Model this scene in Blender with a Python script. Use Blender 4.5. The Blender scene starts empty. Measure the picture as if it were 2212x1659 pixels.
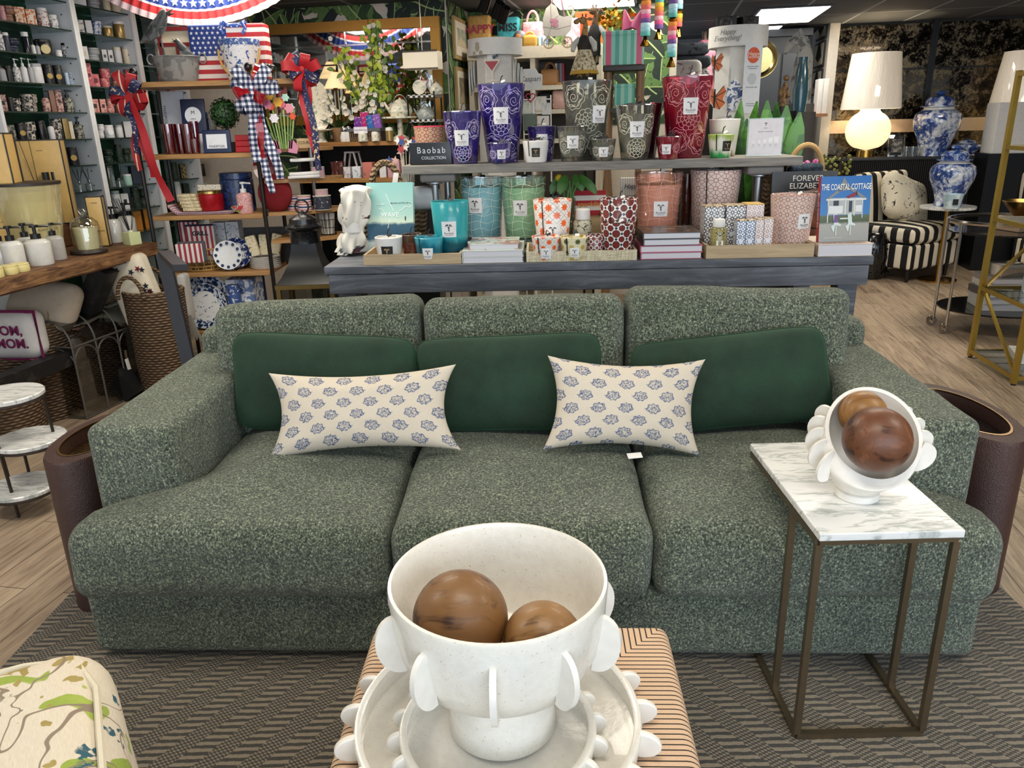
import bpy,bmesh,math,random
from mathutils import Vector,Matrix,noise
R_ = math.radians;sin,cos,pi = math.sin,math.cos,math.pi;TR = Matrix.Translation
def RT(a,k): return Matrix.Rotation(R_(a),4,k)
rnd = random.Random(11)
SC = bpy.context.scene
COL = SC.collection
# ------------------------------------------------------------------ camera, world, exposure
H = 1.52;FPX = 1656.0;PITCH = R_(18.65);ROLL = R_(1.5)
FWD = Vector((0,cos(PITCH),-sin(PITCH)))
_r0 = Vector((1,0,0));_u0 = Vector((0,sin(PITCH),cos(PITCH)))
RGT = _r0*cos(ROLL) - _u0*sin(ROLL)
UPV = _u0*cos(ROLL) + _r0*sin(ROLL)
CAM = Vector((0,0,H))
cd = bpy.data.cameras.new('camera');co = bpy.data.objects.new('camera',cd);COL.objects.link(co)
cd.sensor_fit = 'HORIZONTAL';cd.sensor_width = 36.0;cd.lens = FPX/2212*36
cd.clip_start = 0.05;cd.clip_end = 60
co.matrix_world = Matrix(((RGT.x,UPV.x,-FWD.x,0),(RGT.y,UPV.y,-FWD.y,0),(RGT.z,UPV.z,-FWD.z,H),(0,0,0,1)))
SC.camera = co
w = bpy.data.worlds.new('daylight');SC.world = w;w.use_nodes = True
w.node_tree.nodes['Background'].inputs[0].default_value = (0.80,0.90,1.0,1)
w.node_tree.nodes['Background'].inputs[1].default_value = 1.15
SC.view_settings.view_transform = 'Standard';SC.view_settings.look = 'None'
SC.view_settings.exposure = 0.18;SC.view_settings.gamma = 1.0;SC.view_settings.use_curve_mapping = False
SC.cycles.max_bounces = 7;SC.cycles.diffuse_bounces = 3;SC.cycles.glossy_bounces = 3
SC.cycles.transparent_max_bounces = 16;SC.cycles.transmission_bounces = 4
SC.cycles.caustics_reflective = False;SC.cycles.caustics_refractive = False
SC.cycles.sample_clamp_indirect = 6.0
def area(name,loc,rot,sx,sy,power,col):
    l = bpy.data.lights.new(name,'AREA');l.shape = 'RECTANGLE';l.size = sx;l.size_y = sy
    l.energy = power;l.color = col
    o = bpy.data.objects.new(name,l);o.location = loc;o.rotation_euler = rot;COL.objects.link(o);return o
# storefront daylight behind the photographer, ceiling panels and warm spots of the shop
area('storefront_daylight',(1.2,-1.6,1.75),(R_(78),0,R_(8)),5.0,2.0,100,(0.78,0.89,1.0))
PANELS = [(0.75,6.7,28),(2.75,8.3,46),(-0.9,3.6,30),(1.6,3.9,30),(0.2,0.9,22),(3.6,5.4,40),(-2.1,1.8,26),(-1.6,5.2,24),(2.4,1.6,24)]
for _x,_y,_p in PANELS:
    area('ceiling_panel_light',(_x,_y,2.44),(0,0,R_(-11)),1.1,0.55,_p,(1.0,0.92,0.78))
def spot(name,loc,tgt,power,ang,col=(1.0,0.86,0.66)):
    l = bpy.data.lights.new(name,'SPOT');l.energy = power;l.spot_size = R_(ang);l.spot_blend = 0.6;l.color = col;l.shadow_soft_size = 0.05
    o = bpy.data.objects.new(name,l);o.location = loc
    d = Vector(tgt) - Vector(loc);o.rotation_euler = d.to_track_quat('-Z','Y').to_euler();COL.objects.link(o)
# ------------------------------------------------------------------ pixel rays and frames
def ray(u,v): return FWD + RGT*((u - 1106)/FPX) + UPV*((829.5 - v)/FPX)
def PY(u,v,Y): d = ray(u,v);return CAM + d*(Y/d.y)
def PZ(u,v,z): d = ray(u,v);return CAM + d*((z - H)/d.z)
def PPM(p): return FPX/((Vector(p) - CAM).dot(FWD))
class Fr:
    """a stretch of furniture: origin, heading of its long side; local y points away from the aisle"""
    def __init__(s,o,yaw):
        s.o = Vector((o[0],o[1],0));s.yaw = yaw
        s.a = Vector((cos(yaw),sin(yaw),0));s.n = Vector((-sin(yaw),cos(yaw),0))
    def w(s,x,y,z): return s.o + s.a*x + s.n*y + Vector((0,0,z))
    def l(s,p): q = p - s.o;return Vector((q.dot(s.a),q.dot(s.n),p.z))
    def at(s,u,v,y):
        d = ray(u,v);t = (s.o + s.n*y - CAM).dot(s.n)/d.dot(s.n);return s.l(CAM + d*t)
    def on(s,u,v,z): return s.l(PZ(u,v,z))
WF = Fr((0,0),0.0)
# ------------------------------------------------------------------ materials
def lin(h):
    if isinstance(h,(tuple,list)): return (h[0],h[1],h[2],1)
    h = h.lstrip('#');o = []
    for i in (0,2,4):
        c = int(h[i:i + 2],16)/255;o.append(c/12.92 if c <= .04045 else ((c + .055)/1.055)**2.4)
    return (o[0],o[1],o[2],1)
class G:
    def __init__(s,name):
        s.m = bpy.data.materials.new(name);s.m.use_nodes = True;s.t = s.m.node_tree
        s.b = s.t.nodes['Principled BSDF'];s.out = s.t.nodes['Material Output']
    def put(s,sock,v):
        if isinstance(v,bpy.types.NodeSocket): s.t.links.new(v,sock)
        elif isinstance(v,str): sock.default_value = lin(v)
        else: sock.default_value = v
    def n(s,kind,ins=None,out=0,**pr):
        nd = s.t.nodes.new('ShaderNode' + kind)
        for k,v in pr.items(): setattr(nd,k,v)
        for k,v in (ins or {}).items(): s.put(nd.inputs[k],v)
        return nd.outputs[out]
    def M(s,op,a,b=0.0,c=0.0,clamp=False): return s.n('Math',{0: a,1: b,2: c},operation=op,use_clamp=clamp)
    def mix(s,f,a,b): return s.n('Mix',{0: f,6: a,7: b},2,data_type='RGBA')
    def coord(s,kind='Object'): return s.n('TexCoord',{},{'Generated': 0,'UV': 2,'Object': 3}[kind])
    def map(s,v,loc=(0,0,0),rot=(0,0,0),scale=(1,1,1)): return s.n('Mapping',{0: v,1: loc,2: rot,3: scale})
    def xyz(s,v):
        nd = s.t.nodes.new('ShaderNodeSeparateXYZ');s.put(nd.inputs[0],v);return nd.outputs[0],nd.outputs[1],nd.outputs[2]
    def vec(s,x,y,z=0.0): return s.n('CombineXYZ',{0: x,1: y,2: z})
    def noise(s,v,scale=5.,det=2.,rough=.5,dist=0.): return s.n('TexNoise',{'Vector': v,'Scale': scale,'Detail': det,'Roughness': rough,'Distortion': dist})
    def ramp(s,f,stops,interp='LINEAR'):
        nd = s.t.nodes.new('ShaderNodeValToRGB');nd.color_ramp.interpolation = interp;e = nd.color_ramp.elements
        while len(e) < len(stops): e.new(0.5)
        for el,(p,c) in zip(e,stops): el.position = p;el.color = lin(c)
        s.put(nd.inputs[0],f);return nd.outputs[0]
    def step(s,f,a,b): return s.n('MapRange',{0: f,1: a,2: b,3: 0.0,4: 1.0},interpolation_type='SMOOTHSTEP')
    def bump(s,h,st=.3,dist=.01): s.put(s.b.inputs['Normal'],s.n('Bump',{'Strength': st,'Distance': dist,'Height': h}))
    def fin(s,col=None,rough=.5,metal=0.,spec=None,emit=None,es=0.,coat=0.,sheen=0.,sss=0.):
        if col is not None: s.put(s.b.inputs['Base Color'],col)
        s.put(s.b.inputs['Roughness'],rough);s.put(s.b.inputs['Metallic'],metal)
        if spec is not None: s.put(s.b.inputs['Specular IOR Level'],spec)
        if emit is not None: s.put(s.b.inputs['Emission Color'],emit);s.put(s.b.inputs['Emission Strength'],es)
        if coat: s.put(s.b.inputs['Coat Weight'],coat)
        if sheen: s.put(s.b.inputs['Sheen Weight'],sheen)
        return s.m
_mc = {}
def plain(col,rough=.5,metal=0.,emit=0.,coat=0.,sheen=0.):
    k = (col,rough,metal,emit,coat,sheen)
    if k not in _mc:
        g = G('paint_' + str(col).strip('#'));c = col
        if not emit:                                            # slight mottling so nothing is a dead flat colour
            nz = g.noise(g.coord(),35.,2.)
            l = lin(col);lo = tuple(x*.88 for x in l[:3]);hi = tuple(min(1,x*1.08 + .002) for x in l[:3])
            c = g.mix(nz,(*lo,1),(*hi,1))
        _mc[k] = g.fin(c,rough,metal,emit=(col if emit else None),es=emit,coat=coat,sheen=sheen)
    return _mc[k]
def glass(tint='#ffffff',gloss=.10,dens=0.0,body=None,rough=.02):
    """thin clear or tinted glass: passes light straight through, mirrors a little; dens mixes in a milky body colour"""
    k = ('glass',tint,gloss,dens,body)
    if k not in _mc:
        g = G('glass');t = g.n('BsdfTransparent',{0: tint});gl = g.n('BsdfGlossy',{'Color': '#ffffff','Roughness': rough})
        lw = g.n('LayerWeight',{0: 0.25},1);f = g.M('MULTIPLY_ADD',lw,.5,gloss,True)
        sh = t
        if dens:
            d = g.n('BsdfDiffuse',{0: body or tint});sh = g.n('MixShader',{0: dens,1: t,2: d})
        mx = g.n('MixShader',{0: f,1: sh,2: gl});g.t.links.new(mx,g.out.inputs[0]);_mc[k] = g.m
    return _mc[k]
def printed(base,ink,scale=40.,thr=.5,rough=.5,soft=.04,det=3.,ink2=None):
    """paper, china or tin with an all-over organic print"""
    k = ('pr',base,ink,scale,thr,rough,soft,ink2)
    if k not in _mc:
        g = G('printed');c = g.coord();n = g.noise(c,scale,det,.6,.8);f = g.step(n,thr - soft,thr + soft)
        col = g.mix(f,base,ink)
        if ink2: col = g.mix(g.step(g.noise(c,scale*.7,1.),.56,.6),col,ink2)
        _mc[k] = g.fin(col,rough)
    return _mc[k]
def striped(cols,period,axis=0,rough=.7,rot=0.):
    """hard stripes; cols is a list of (start 0..1, colour) over one period in metres"""
    k = ('st',tuple(cols),period,axis,rough,rot)
    if k not in _mc:
        g = G('striped');c = g.map(g.coord(),rot=(0,0,rot));q = g.xyz(c)[axis]
        f = g.M('FRACT',g.M('ADD',g.M('DIVIDE',q,period),50.))
        _mc[k] = g.fin(g.ramp(f,cols,'CONSTANT'),rough)
    return _mc[k]
def wood(a,b,axis=0,rough=.5,scale=1.,dark=None):
    k = ('wd',a,b,axis,rough,scale,dark)
    if k not in _mc:
        g = G('wood');s = [26.,26.,26.];s[axis] = 2.2
        v = g.map(g.coord(),scale=tuple(x*scale for x in s));n = g.noise(v,1.6,5.,.6,.9);n2 = g.noise(v,6.,3.)
        f = g.M('MULTIPLY_ADD',n2,.35,g.M('MULTIPLY',n,.75));col = g.ramp(f,[(.3,a),(.72,b)])
        if dark: col = g.mix(g.step(g.noise(g.coord(),5.*scale,3.),.58,.68),col,dark)
        g.bump(f,.15,.003);_mc[k] = g.fin(col,rough)
    return _mc[k]
def checks(a,b,size,rough=.5,uv=False):
    k = ('ck',a,b,size,uv)
    if k not in _mc:
        g = G('checks');c = g.coord('UV' if uv else 'Object')
        _mc[k] = g.fin(g.n('TexChecker',{0: c,1: a,2: b,3: 1/size}),rough)
    return _mc[k]
def metal(col,rough=.3): return plain(col,rough,1.0)
def emit(col,s):
    k = ('em',col,s)
    if k not in _mc: _mc[k] = plain(col,.5,0,s)
    return _mc[k]
# ------------------------------------------------------------------ geometry collector
class MB:
    def __init__(s): s.v = [];s.f = [];s.uv = {}
    def add(s,vs,fs,uvs=None,mat=None):
        b = len(s.v);s.v += [tuple(mat @ Vector(x)) if mat else tuple(x) for x in vs]
        for i,f in enumerate(fs):
            if uvs: s.uv[len(s.f)] = uvs[i]
            s.f.append(tuple(b + k for k in f))
        return s
    def box(s,sx,sy,sz,c=(0,0,0),rz=0.,mat=None):
        x,y,z = sx/2,sy/2,sz/2;V = [(i*x,j*y,k*z) for k in (-1,1) for j in (-1,1) for i in (-1,1)]
        m = TR(c) @ (mat if mat else Matrix.Rotation(rz,4,'Z'))
        return s.add(V,[(0,2,3,1),(4,5,7,6),(0,1,5,4),(2,6,7,3),(0,4,6,2),(1,3,7,5)],None,m)
    def box2(s,x0,x1,y0,y1,z0,z1): return s.box(x1 - x0,y1 - y0,z1 - z0,((x0 + x1)/2,(y0 + y1)/2,(z0 + z1)/2))
    def rbox(s,sx,sy,sz,c=(0,0,0),r=.02,n=6,crown=0.,wob=0.,fx=None,mat=None,seed=0.):
        """rounded box; crown puffs the big faces, wob wrinkles, fx remaps a point"""
        h = Vector((sx/2,sy/2,sz/2));r = min(r,min(h)*.999);vs = {};fs = [];out = []
        def coordset(hh):
            k = [-1 + 2*i/3 for i in range(4)];e = [-(hh - r) - r*cos(a*pi/8) for a in range(4)]
            e = [-(hh - r) - r*math.tan(R_(45)*(1 - a/3)) for a in range(3)]
            m = [-(hh - r) + 2*(hh - r)*i/n for i in range(n + 1)]
            return e + m + [-x for x in reversed(e)]
        cs = [coordset(h[i]) for i in range(3)]
        def vert(p):
            key = (round(p[0],6),round(p[1],6),round(p[2],6))
            if key in vs: return vs[key]
            q = Vector([max(-(h[i] - r),min(h[i] - r,p[i])) for i in range(3)]);d = Vector(p) - q
            q = q + (d.normalized()*r if d.length > 1e-9 else d)
            vs[key] = len(out);out.append(q);return vs[key]
        for ax in range(3):
            a,b = (ax + 1) % 3,(ax + 2) % 3
            for sg in (-1,1):
                for i in range(len(cs[a]) - 1):
                    for j in range(len(cs[b]) - 1):
                        q = []
                        for ii,jj in ((i,j),(i + 1,j),(i + 1,j + 1),(i,j + 1)):
                            p = [0,0,0];p[ax] = sg*h[ax];p[a] = cs[a][ii];p[b] = cs[b][jj];q.append(vert(p))
                        if sg < 0: q.reverse()
                        if len(set(q)) == 4: fs.append(tuple(q))
        res = []
        for q in out:
            x,y,z = q
            if crown:
                t = [x / h.x,y / h.y,z / h.z];k = min(range(3),key=lambda i: h[i]);a,b = [i for i in range(3) if i != k]
                q = q.copy();q[k] += crown*(1 - t[a]**2)*(1 - t[b]**2)*(1 if q[k] > 0 else -1)*min(1,abs(t[k])*1.2)
            if wob: q = q + noise.noise_vector(q*3.3 + Vector((seed,0,0)))*wob + noise.noise_vector(q*9 + Vector((seed,3,0)))*wob*.35
            q = q + Vector(c)
            if fx: q = Vector(fx(q))
            res.append(q)
        return s.add(res,fs,None,mat)
    def lathe(s,prof,n=32,mat=None,sx=1.,sy=1.):
        vs = [];fs = [];uvs = [];m = len(prof)
        L = [0]
        for i in range(1,m): L.append(L[-1] + math.dist(prof[i],prof[i - 1]))
        for i in range(n):
            a = 2*pi*i/n
            for r,z in prof: vs.append((r*cos(a)*sx,r*sin(a)*sy,z))
        for i in range(n):
            j = (i + 1) % n
            for k in range(m - 1):
                fs.append((i*m + k,j*m + k,j*m + k + 1,i*m + k + 1))
                uvs.append(((i/n,L[k]),((i + 1)/n,L[k]),((i + 1)/n,L[k + 1]),(i/n,L[k + 1])))
        return s.add(vs,fs,uvs,mat)
    def tube(s,pts,r,n=8,closed=False,mat=None,sq=False):
        pts = [Vector(p) for p in pts];N = len(pts);vs = [];fs = [];up = None
        rr = r if isinstance(r,(list,tuple)) else [r]*N
        if sq: n = 4
        for i,p in enumerate(pts):
            a = pts[(i - 1) % N] if (closed or i > 0) else p;b = pts[(i + 1) % N] if (closed or i < N - 1) else p
            t = (b - a);t = t.normalized() if t.length > 1e-9 else Vector((0,0,1))
            if up is None:
                up = Vector((0,0,1)) if abs(t.z) < .9 else Vector((0,1,0))
            x = up.cross(t)
            if x.length < 1e-6: x = Vector((1,0,0)).cross(t)
            x.normalize();y = t.cross(x);up = y
            for k in range(n):
                an = 2*pi*(k + (.5 if sq else 0))/n;q = 1.414 if sq else 1
                vs.append(p + (x*cos(an) + y*sin(an))*rr[i]*q)
        for i in range(N if closed else N - 1):
            j = (i + 1) % N
            for k in range(n): fs.append((i*n + k,i*n + (k + 1) % n,j*n + (k + 1) % n,j*n + k))
        if not closed: fs.append(tuple(reversed(range(n))));fs.append(tuple(range((N - 1)*n,N*n)))
        return s.add(vs,fs,None,mat)
    def prism(s,poly,t,mat=None):
        """outline in x,z extruded t deep in y (front at y=0)"""
        n = len(poly);vs = [(x,0,z) for x,z in poly] + [(x,t,z) for x,z in poly]
        a = sum(poly[i][0]*poly[(i + 1) % n][1] - poly[(i + 1) % n][0]*poly[i][1] for i in range(n))
        F = tuple(range(n));B = tuple(reversed(range(n,2*n)))
        if a < 0: F,B = tuple(reversed(F)),tuple(reversed(B))
        fs = [F,B]
        for i in range(n):
            j = (i + 1) % n;fs.append((i,i + n,j + n,j) if a > 0 else (j,j + n,i + n,i))
        return s.add(vs,fs,None,mat)
    def sphere(s,r,c=(0,0,0),n=16,sx=1,sy=1,sz=1,mat=None):
        m = n//2 + 1;prof = [(r*sin(pi*k/(m - 1)),-r*cos(pi*k/(m - 1))) for k in range(m)]
        prof[0] = (1e-5,-r);prof[-1] = (1e-5,r)
        q = TR(c) @ Matrix.Diagonal((sx,sy,sz,1))
        return s.lathe(prof,n,(mat @ q) if mat else q)
    def grid(s,fn,nu,nv,uvf=None,mat=None,closeu=False):
        vs = [fn(i/nu,j/nv) for j in range(nv + 1) for i in range(nu + 1)];fs = [];uvs = []
        for j in range(nv):
            for i in range(nu):
                a = j*(nu + 1) + i;fs.append((a,a + 1,a + nu + 2,a + nu + 1))
                q = [(i/nu,j/nv),((i + 1)/nu,j/nv),((i + 1)/nu,(j + 1)/nv),(i/nu,(j + 1)/nv)]
                uvs.append([uvf(*x) for x in q] if uvf else q)
        return s.add(vs,fs,uvs,mat)
    def ribbon(s,pts,wdt,nrm,mat=None,thick=.0012):
        """flat strip along pts, lying on the surface with normals nrm"""
        pts = [Vector(p) for p in pts];N = len(pts);L = [];Rr = []
        for i,p in enumerate(pts):
            t = (pts[min(i + 1,N - 1)] - pts[max(i - 1,0)])
            t = t.normalized() if t.length > 1e-9 else Vector((1,0,0));x = t.cross(Vector(nrm[i]));x = x.normalized() if x.length > 1e-9 else Vector((1,0,0))
            L.append(p - x*wdt/2);Rr.append(p + x*wdt/2)
        return s.add(L + Rr,[(i,i + N,i + N + 1,i + 1) for i in range(N - 1)],None,mat)
    def build(s,name,m,parent=None,sharp=38,solid=0.):
        me = bpy.data.meshes.new(name);me.from_pydata(s.v,[],s.f)
        if s.uv:
            l = me.uv_layers.new(name='UVMap')
            for pi,u in s.uv.items():
                p = me.polygons[pi]
                for k,li in enumerate(p.loop_indices): l.data[li].uv = u[k]
        me.materials.append(m);me.polygons.foreach_set('use_smooth',[True]*len(me.polygons))
        if sharp: me.set_sharp_from_angle(angle=R_(sharp))
        me.update();o = bpy.data.objects.new(name,me);COL.objects.link(o)
        if parent: o.parent = parent
        if solid:
            md = o.modifiers.new('thick','SOLIDIFY');md.thickness = solid;md.offset = 0
        return o
# ------------------------------------------------------------------ things and parts
def tag(o,label,cat,group=None):
    o['label'] = label;o['category'] = cat
    if group: o['group'] = group
    return o
def thing(name,label,cat,loc=(0,0,0),rz=0.,group=None):
    o = bpy.data.objects.new(name,None);o.empty_display_size = .05;COL.objects.link(o)
    o.location = loc;o.rotation_euler = (0,0,rz);return tag(o,label,cat,group)
def solo(name,mb,m,label,cat,loc=(0,0,0),rz=0.,group=None,sharp=38,solid=0.):
    o = mb.build(name,m,None,sharp,solid);o.location = loc;o.rotation_euler = (0,0,rz);return tag(o,label,cat,group)
def struct(name,mb,m,sharp=30):
    o = mb.build(name,m,None,sharp);o['kind'] = 'structure';return o
def dup(root,loc,rz=None,label=None,scale=None):
    r = root.copy();COL.objects.link(r);r.location = loc
    if rz is not None: r.rotation_euler = (0,0,rz)
    if label: r['label'] = label
    if scale: r.scale = scale
    for ch in list(root.children):
        c = ch.copy();COL.objects.link(c);c.parent = r
        for g in list(ch.children):
            d = g.copy();COL.objects.link(d);d.parent = c
    return r
def text(body,size,m,parent,loc=(0,0,0),rot=(R_(90),0,0),name='lettering',sx=1.,al='CENTER',ex=0.0004,bold=0.,space=1.,shear=0.):
    c = bpy.data.curves.new(name,'FONT');c.body = body;c.size = size;c.align_x = al;c.align_y = 'CENTER';c.extrude = ex
    c.offset = bold;c.space_character = space;c.shear = shear;c.resolution_u = 3
    c.materials.append(m);o = bpy.data.objects.new(name,c);COL.objects.link(o)
    o.parent = parent;o.location = loc;o.rotation_euler = rot;o.scale = (sx,1,1);return o
def circ(r,n=24,cx=0.,cz=0.,ry=None): return [(cx + r*cos(2*pi*i/n),cz + (ry or r)*sin(2*pi*i/n)) for i in range(n)]
def star(r,k=.42,n=5,cx=0.,cz=0.,rot=pi/2):
    return [(cx + (r if i % 2 == 0 else r*k)*cos(rot + pi*i/n),cz + (r if i % 2 == 0 else r*k)*sin(rot + pi*i/n)) for i in range(2*n)]
def flat(polys,y=0.):
    """several flat outlines in the x,z plane facing -y, as one thin print"""
    mb = MB()
    for p in polys:
        n = len(p);a = sum(p[i][0]*p[(i + 1) % n][1] - p[(i + 1) % n][0]*p[i][1] for i in range(n))
        mb.add([(x,y,z) for x,z in p],[tuple(range(n)) if a > 0 else tuple(reversed(range(n)))])
    return mb
def sub(name,mb,m,parent,label=None,loc=None,rot=None,sharp=38,solid=0.):
    o = mb.build(name,m,parent,sharp,solid)
    if label: o['label'] = label
    if loc: o.location = loc
    if rot: o.rotation_euler = rot
    return o
WHITE = '#e9e7e2';CREAM = '#e8dcc3';BLACK = '#0d0d0f';INK = plain('#15151a',.6);PAPER = plain('#ece9e6',.7)
ORD = ['first','second','third','fourth','fifth','sixth','seventh','eighth','ninth','tenth','eleventh','twelfth','thirteenth','fourteenth','fifteenth','sixteenth']
# ------------------------------------------------------------------ the room
RF = Fr((0,0),R_(-11));CEIL = 2.45
def mat_floor():
    g = G('plank_floor');v = g.map(g.coord(),rot=(0,0,R_(-79)))
    br = g.n('TexBrick',{'Vector': v,'Color1': (.25,.25,.25,1),'Color2': (.8,.8,.8,1),'Mortar': (0,0,0,1),'Scale': 1.0,'Mortar Size': .0016,'Bias': 0.,'Brick Width': 1.22,'Row Height': .155},0,offset=.37)
    gr = g.noise(g.map(v,scale=(2.4,30,1)),1.3,6.,.62,1.3);gr2 = g.noise(g.map(v,scale=(1.2,9,1)),1.0,3.,.5,.6)
    f = g.M('ADD',g.M('MULTIPLY',gr,.75),g.M('ADD',g.M('MULTIPLY',gr2,.42),g.M('MULTIPLY',g.xyz(br)[0],.30)))
    col = g.ramp(f,[(.42,'#463a30'),(.60,'#7d6b59'),(.74,'#a08c77'),(.92,'#b8a48c')])
    dk = g.step(g.xyz(br)[0],.02,.15);col = g.mix(dk,'#3b322b',col)
    g.bump(gr,.12,.003);return g.fin(col,.42)
def mat_ceiling():
    g = G('ceiling_tiles');v = g.map(g.coord(),rot=(0,0,R_(11)))
    x,y,z = g.xyz(v);lx = g.M('ABSOLUTE',g.M('SUBTRACT',g.M('FRACT',g.M('ADD',g.M('DIVIDE',x,.61),40.)),.5))
    ly = g.M('ABSOLUTE',g.M('SUBTRACT',g.M('FRACT',g.M('ADD',g.M('DIVIDE',y,1.22),40.)),.5))
    f = g.M('MAXIMUM',g.step(lx,.478,.483),g.step(ly,.489,.492))
    sp = g.noise(v,160.,2.);base = g.mix(sp,'#2b2e33','#464a51')
    return g.fin(g.mix(f,base,'#8a8f97'),.8)
def mat_rug():
    g = G('rug_weave');c = g.coord();x,y,z = g.xyz(c)
    wob = g.M('MULTIPLY',g.M('SUBTRACT',g.noise(c,60.,2.),.5),.006)
    # slanting columns of short bars that meet in a chevron, with fine knotted weave between them
    sx_ = g.M('ADD',g.M('ADD',g.M('ABSOLUTE',g.M('SUBTRACT',x,.2)),g.M('MULTIPLY',y,.62)),20.);col = g.M('FRACT',g.M('DIVIDE',sx_,.118))
    bar = g.M('SINE',g.M('MULTIPLY',g.M('ADD',y,wob),2*pi/.0228))
    tw = g.M('MULTIPLY',g.M('SINE',g.M('MULTIPLY',g.M('ADD',x,wob),2*pi/.0165)),g.M('SINE',g.M('MULTIPLY',g.M('ADD',y,g.M('MULTIPLY',x,.3)),2*pi/.0125)));tw = g.M('MULTIPLY_ADD',tw,.6,-.08)
    isb = g.step(g.M('ABSOLUTE',g.M('SUBTRACT',col,.5)),.24,.27)
    val = g.n('Mix',{0: isb,2: bar,3: tw},0,data_type='FLOAT')
    f = g.step(val,-.25,.25);nz = g.noise(c,220.,3.)
    a = g.mix(nz,'#24221f','#4a4640');b = g.mix(nz,'#6b6152','#9a8d78')
    g.bump(g.M('ADD',g.M('MULTIPLY',f,.5),nz),.5,.006);return g.fin(g.mix(f,a,b),.95,sheen=.2)
def rpt(x,y,z=0.): return RF.w(x,y,z)
def rbox_rf(x0,x1,y0,y1,z0,z1):
    mb = MB();P = [rpt(x,y,z) for z in (z0,z1) for y in (y0,y1) for x in (x0,x1)]
    return mb.add(P,[(0,2,3,1),(4,5,7,6),(0,1,5,4),(2,6,7,3),(0,4,6,2),(1,3,7,5)])
struct('floor',rbox_rf(-4.4,7,-3.5,11,-.1,0),mat_floor())
struct('ceiling',rbox_rf(-4.4,7,-2.2,11,CEIL,CEIL + .1),mat_ceiling())
grey = plain('#9fa4ab',.8);offw = plain('#d9d6cf',.8);dk = plain('#15161a',.5)
struct('wall_left',rbox_rf(-4.35,-4.10,-1.2,6.5,0,CEIL),offw)
struct('wall_right',rbox_rf(6.3,6.4,-1.2,11,0,CEIL),grey)
wp = struct('wall_back',rbox_rf(-4.1,-1.68,6.36,6.46,0,CEIL),plain('#dcd2c4',.8))
wr = struct('wall_return',rbox_rf(-1.78,-1.68,6.46,7.12,0,CEIL),plain('#d9cfc0',.8))
w2 = struct('wall_alcove',rbox_rf(-1.78,.1,7.12,7.22,0,CEIL),plain('#cfc5b6',.8))
struct('wall_rear',rbox_rf(-.2,2.2,10.3,10.4,0,CEIL),plain('#8d939c',.8))
struct('wall_partition',rbox_rf(1.70,1.80,9.30,10.3,0,CEIL),plain('#bdb7ad',.7))
struct('wall_end',rbox_rf(1.80,6.3,9.42,9.52,0,CEIL),plain('#26221e',.6))
# palm-leaf wallpaper: broad banana leaves printed in three greens
def leaf_print(wallobj,org,ax,up,W,Hh,nrm,seed,pink=True):
    r = random.Random(seed);sets = {0: MB(),1: MB(),2: MB(),3: MB()}
    n = int(W*Hh*95)
    for i in range(n):
        cx,cy = r.uniform(-.08,W + .08),r.uniform(-.08,Hh + .08);L = r.uniform(.26,.46);wd = L*r.uniform(.17,.23);an = r.uniform(0,6.28);bend = r.uniform(-.5,.5);k = r.choice([0,0,1,1,2]);lay = .003 + .0003*i/n*10
        ptsL = [];ptsR = [];mid = []
        for j in range(9):
            t = j/8;a = an + bend*t;px_ = L*(t - .5);hw = wd*sin(pi*(t*.92 + .05))**.8*(1 + (.10 if j % 2 else -.06))
            m = (px_*cos(a),px_*sin(a));o = (-sin(a)*hw,cos(a)*hw)
            ptsL.append((m[0] + o[0],m[1] + o[1]));ptsR.append((m[0] - o[0],m[1] - o[1]));mid.append(m)
        def W3(q,e=0.):
            x = min(W,max(0,cx + q[0]));y = min(Hh,max(0,cy + q[1]));return org + ax*x + up*y + nrm*(lay + e)
        for j in range(8):
            kk = k
            sets[kk].add([W3(ptsL[j]),W3(ptsL[j + 1]),W3(mid[j + 1]),W3(mid[j])],[(0,1,2,3)])
            sets[(kk + 1) % 3 if k != 2 else 2].add([W3(mid[j]),W3(mid[j + 1]),W3(ptsR[j + 1]),W3(ptsR[j])],[(0,1,2,3)])
        for j in range(0,8):
            a,b = mid[j],mid[j + 1];e = .004
            sets[3].add([W3((a[0] - e,a[1] - e),.0004),W3((b[0] - e,b[1] - e),.0004),W3((b[0] + e,b[1] + e),.0004),W3((a[0] + e,a[1] + e),.0004)],[(0,1,2,3)])
    for k,c in ((0,'#2c4a2b'),(1,'#5d7f45'),(2,'#1b2b25'),(3,'#a9bf7c')):
        if sets[k].f: sets[k].build('leaf_print',printed(c,c if k == 3 else '#22351f',30.,.6,.7),wallobj,0)
leaf_print(wp,rpt(-3.35,6.36,1.15),RF.a,Vector((0,0,1)),1.66,CEIL - 1.15,-RF.n,3)
leaf_print(wr,rpt(-1.68,6.36,.9),RF.n,Vector((0,0,1)),.76,CEIL - .9,RF.a,5)
leaf_print(w2,rpt(-1.68,7.12,1.5),RF.a,Vector((0,0,1)),1.72,CEIL - 1.5,-RF.n,8)
# ceiling panels in the ceiling grid (the two that show)
PN = [(-.57,6.62,.62,.94,'square glowing ceiling light panel above the giraffe dolls'),(1.12,8.35,.58,1.1,'glowing ceiling light panel at the rear, above the second white spinner'),(.95,9.45,.5,.5,'farthest ceiling light panel, a small glow behind the speakers')]
for x,y,a,b,l in PN:
    t = thing('ceiling_light',l,'light',rpt(x,y,CEIL),R_(-11),'ceiling light panels')
    MB().box2(-a/2 - .02,a/2 + .02,-b/2 - .02,b/2 + .02,-.012,-.001).build('frame',plain('#3a3d42',.5),t)
    MB().box2(-a/2,a/2,-b/2,b/2,-.02,-.012).build('diffuser',emit('#fffdf6',3.0),t)
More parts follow.
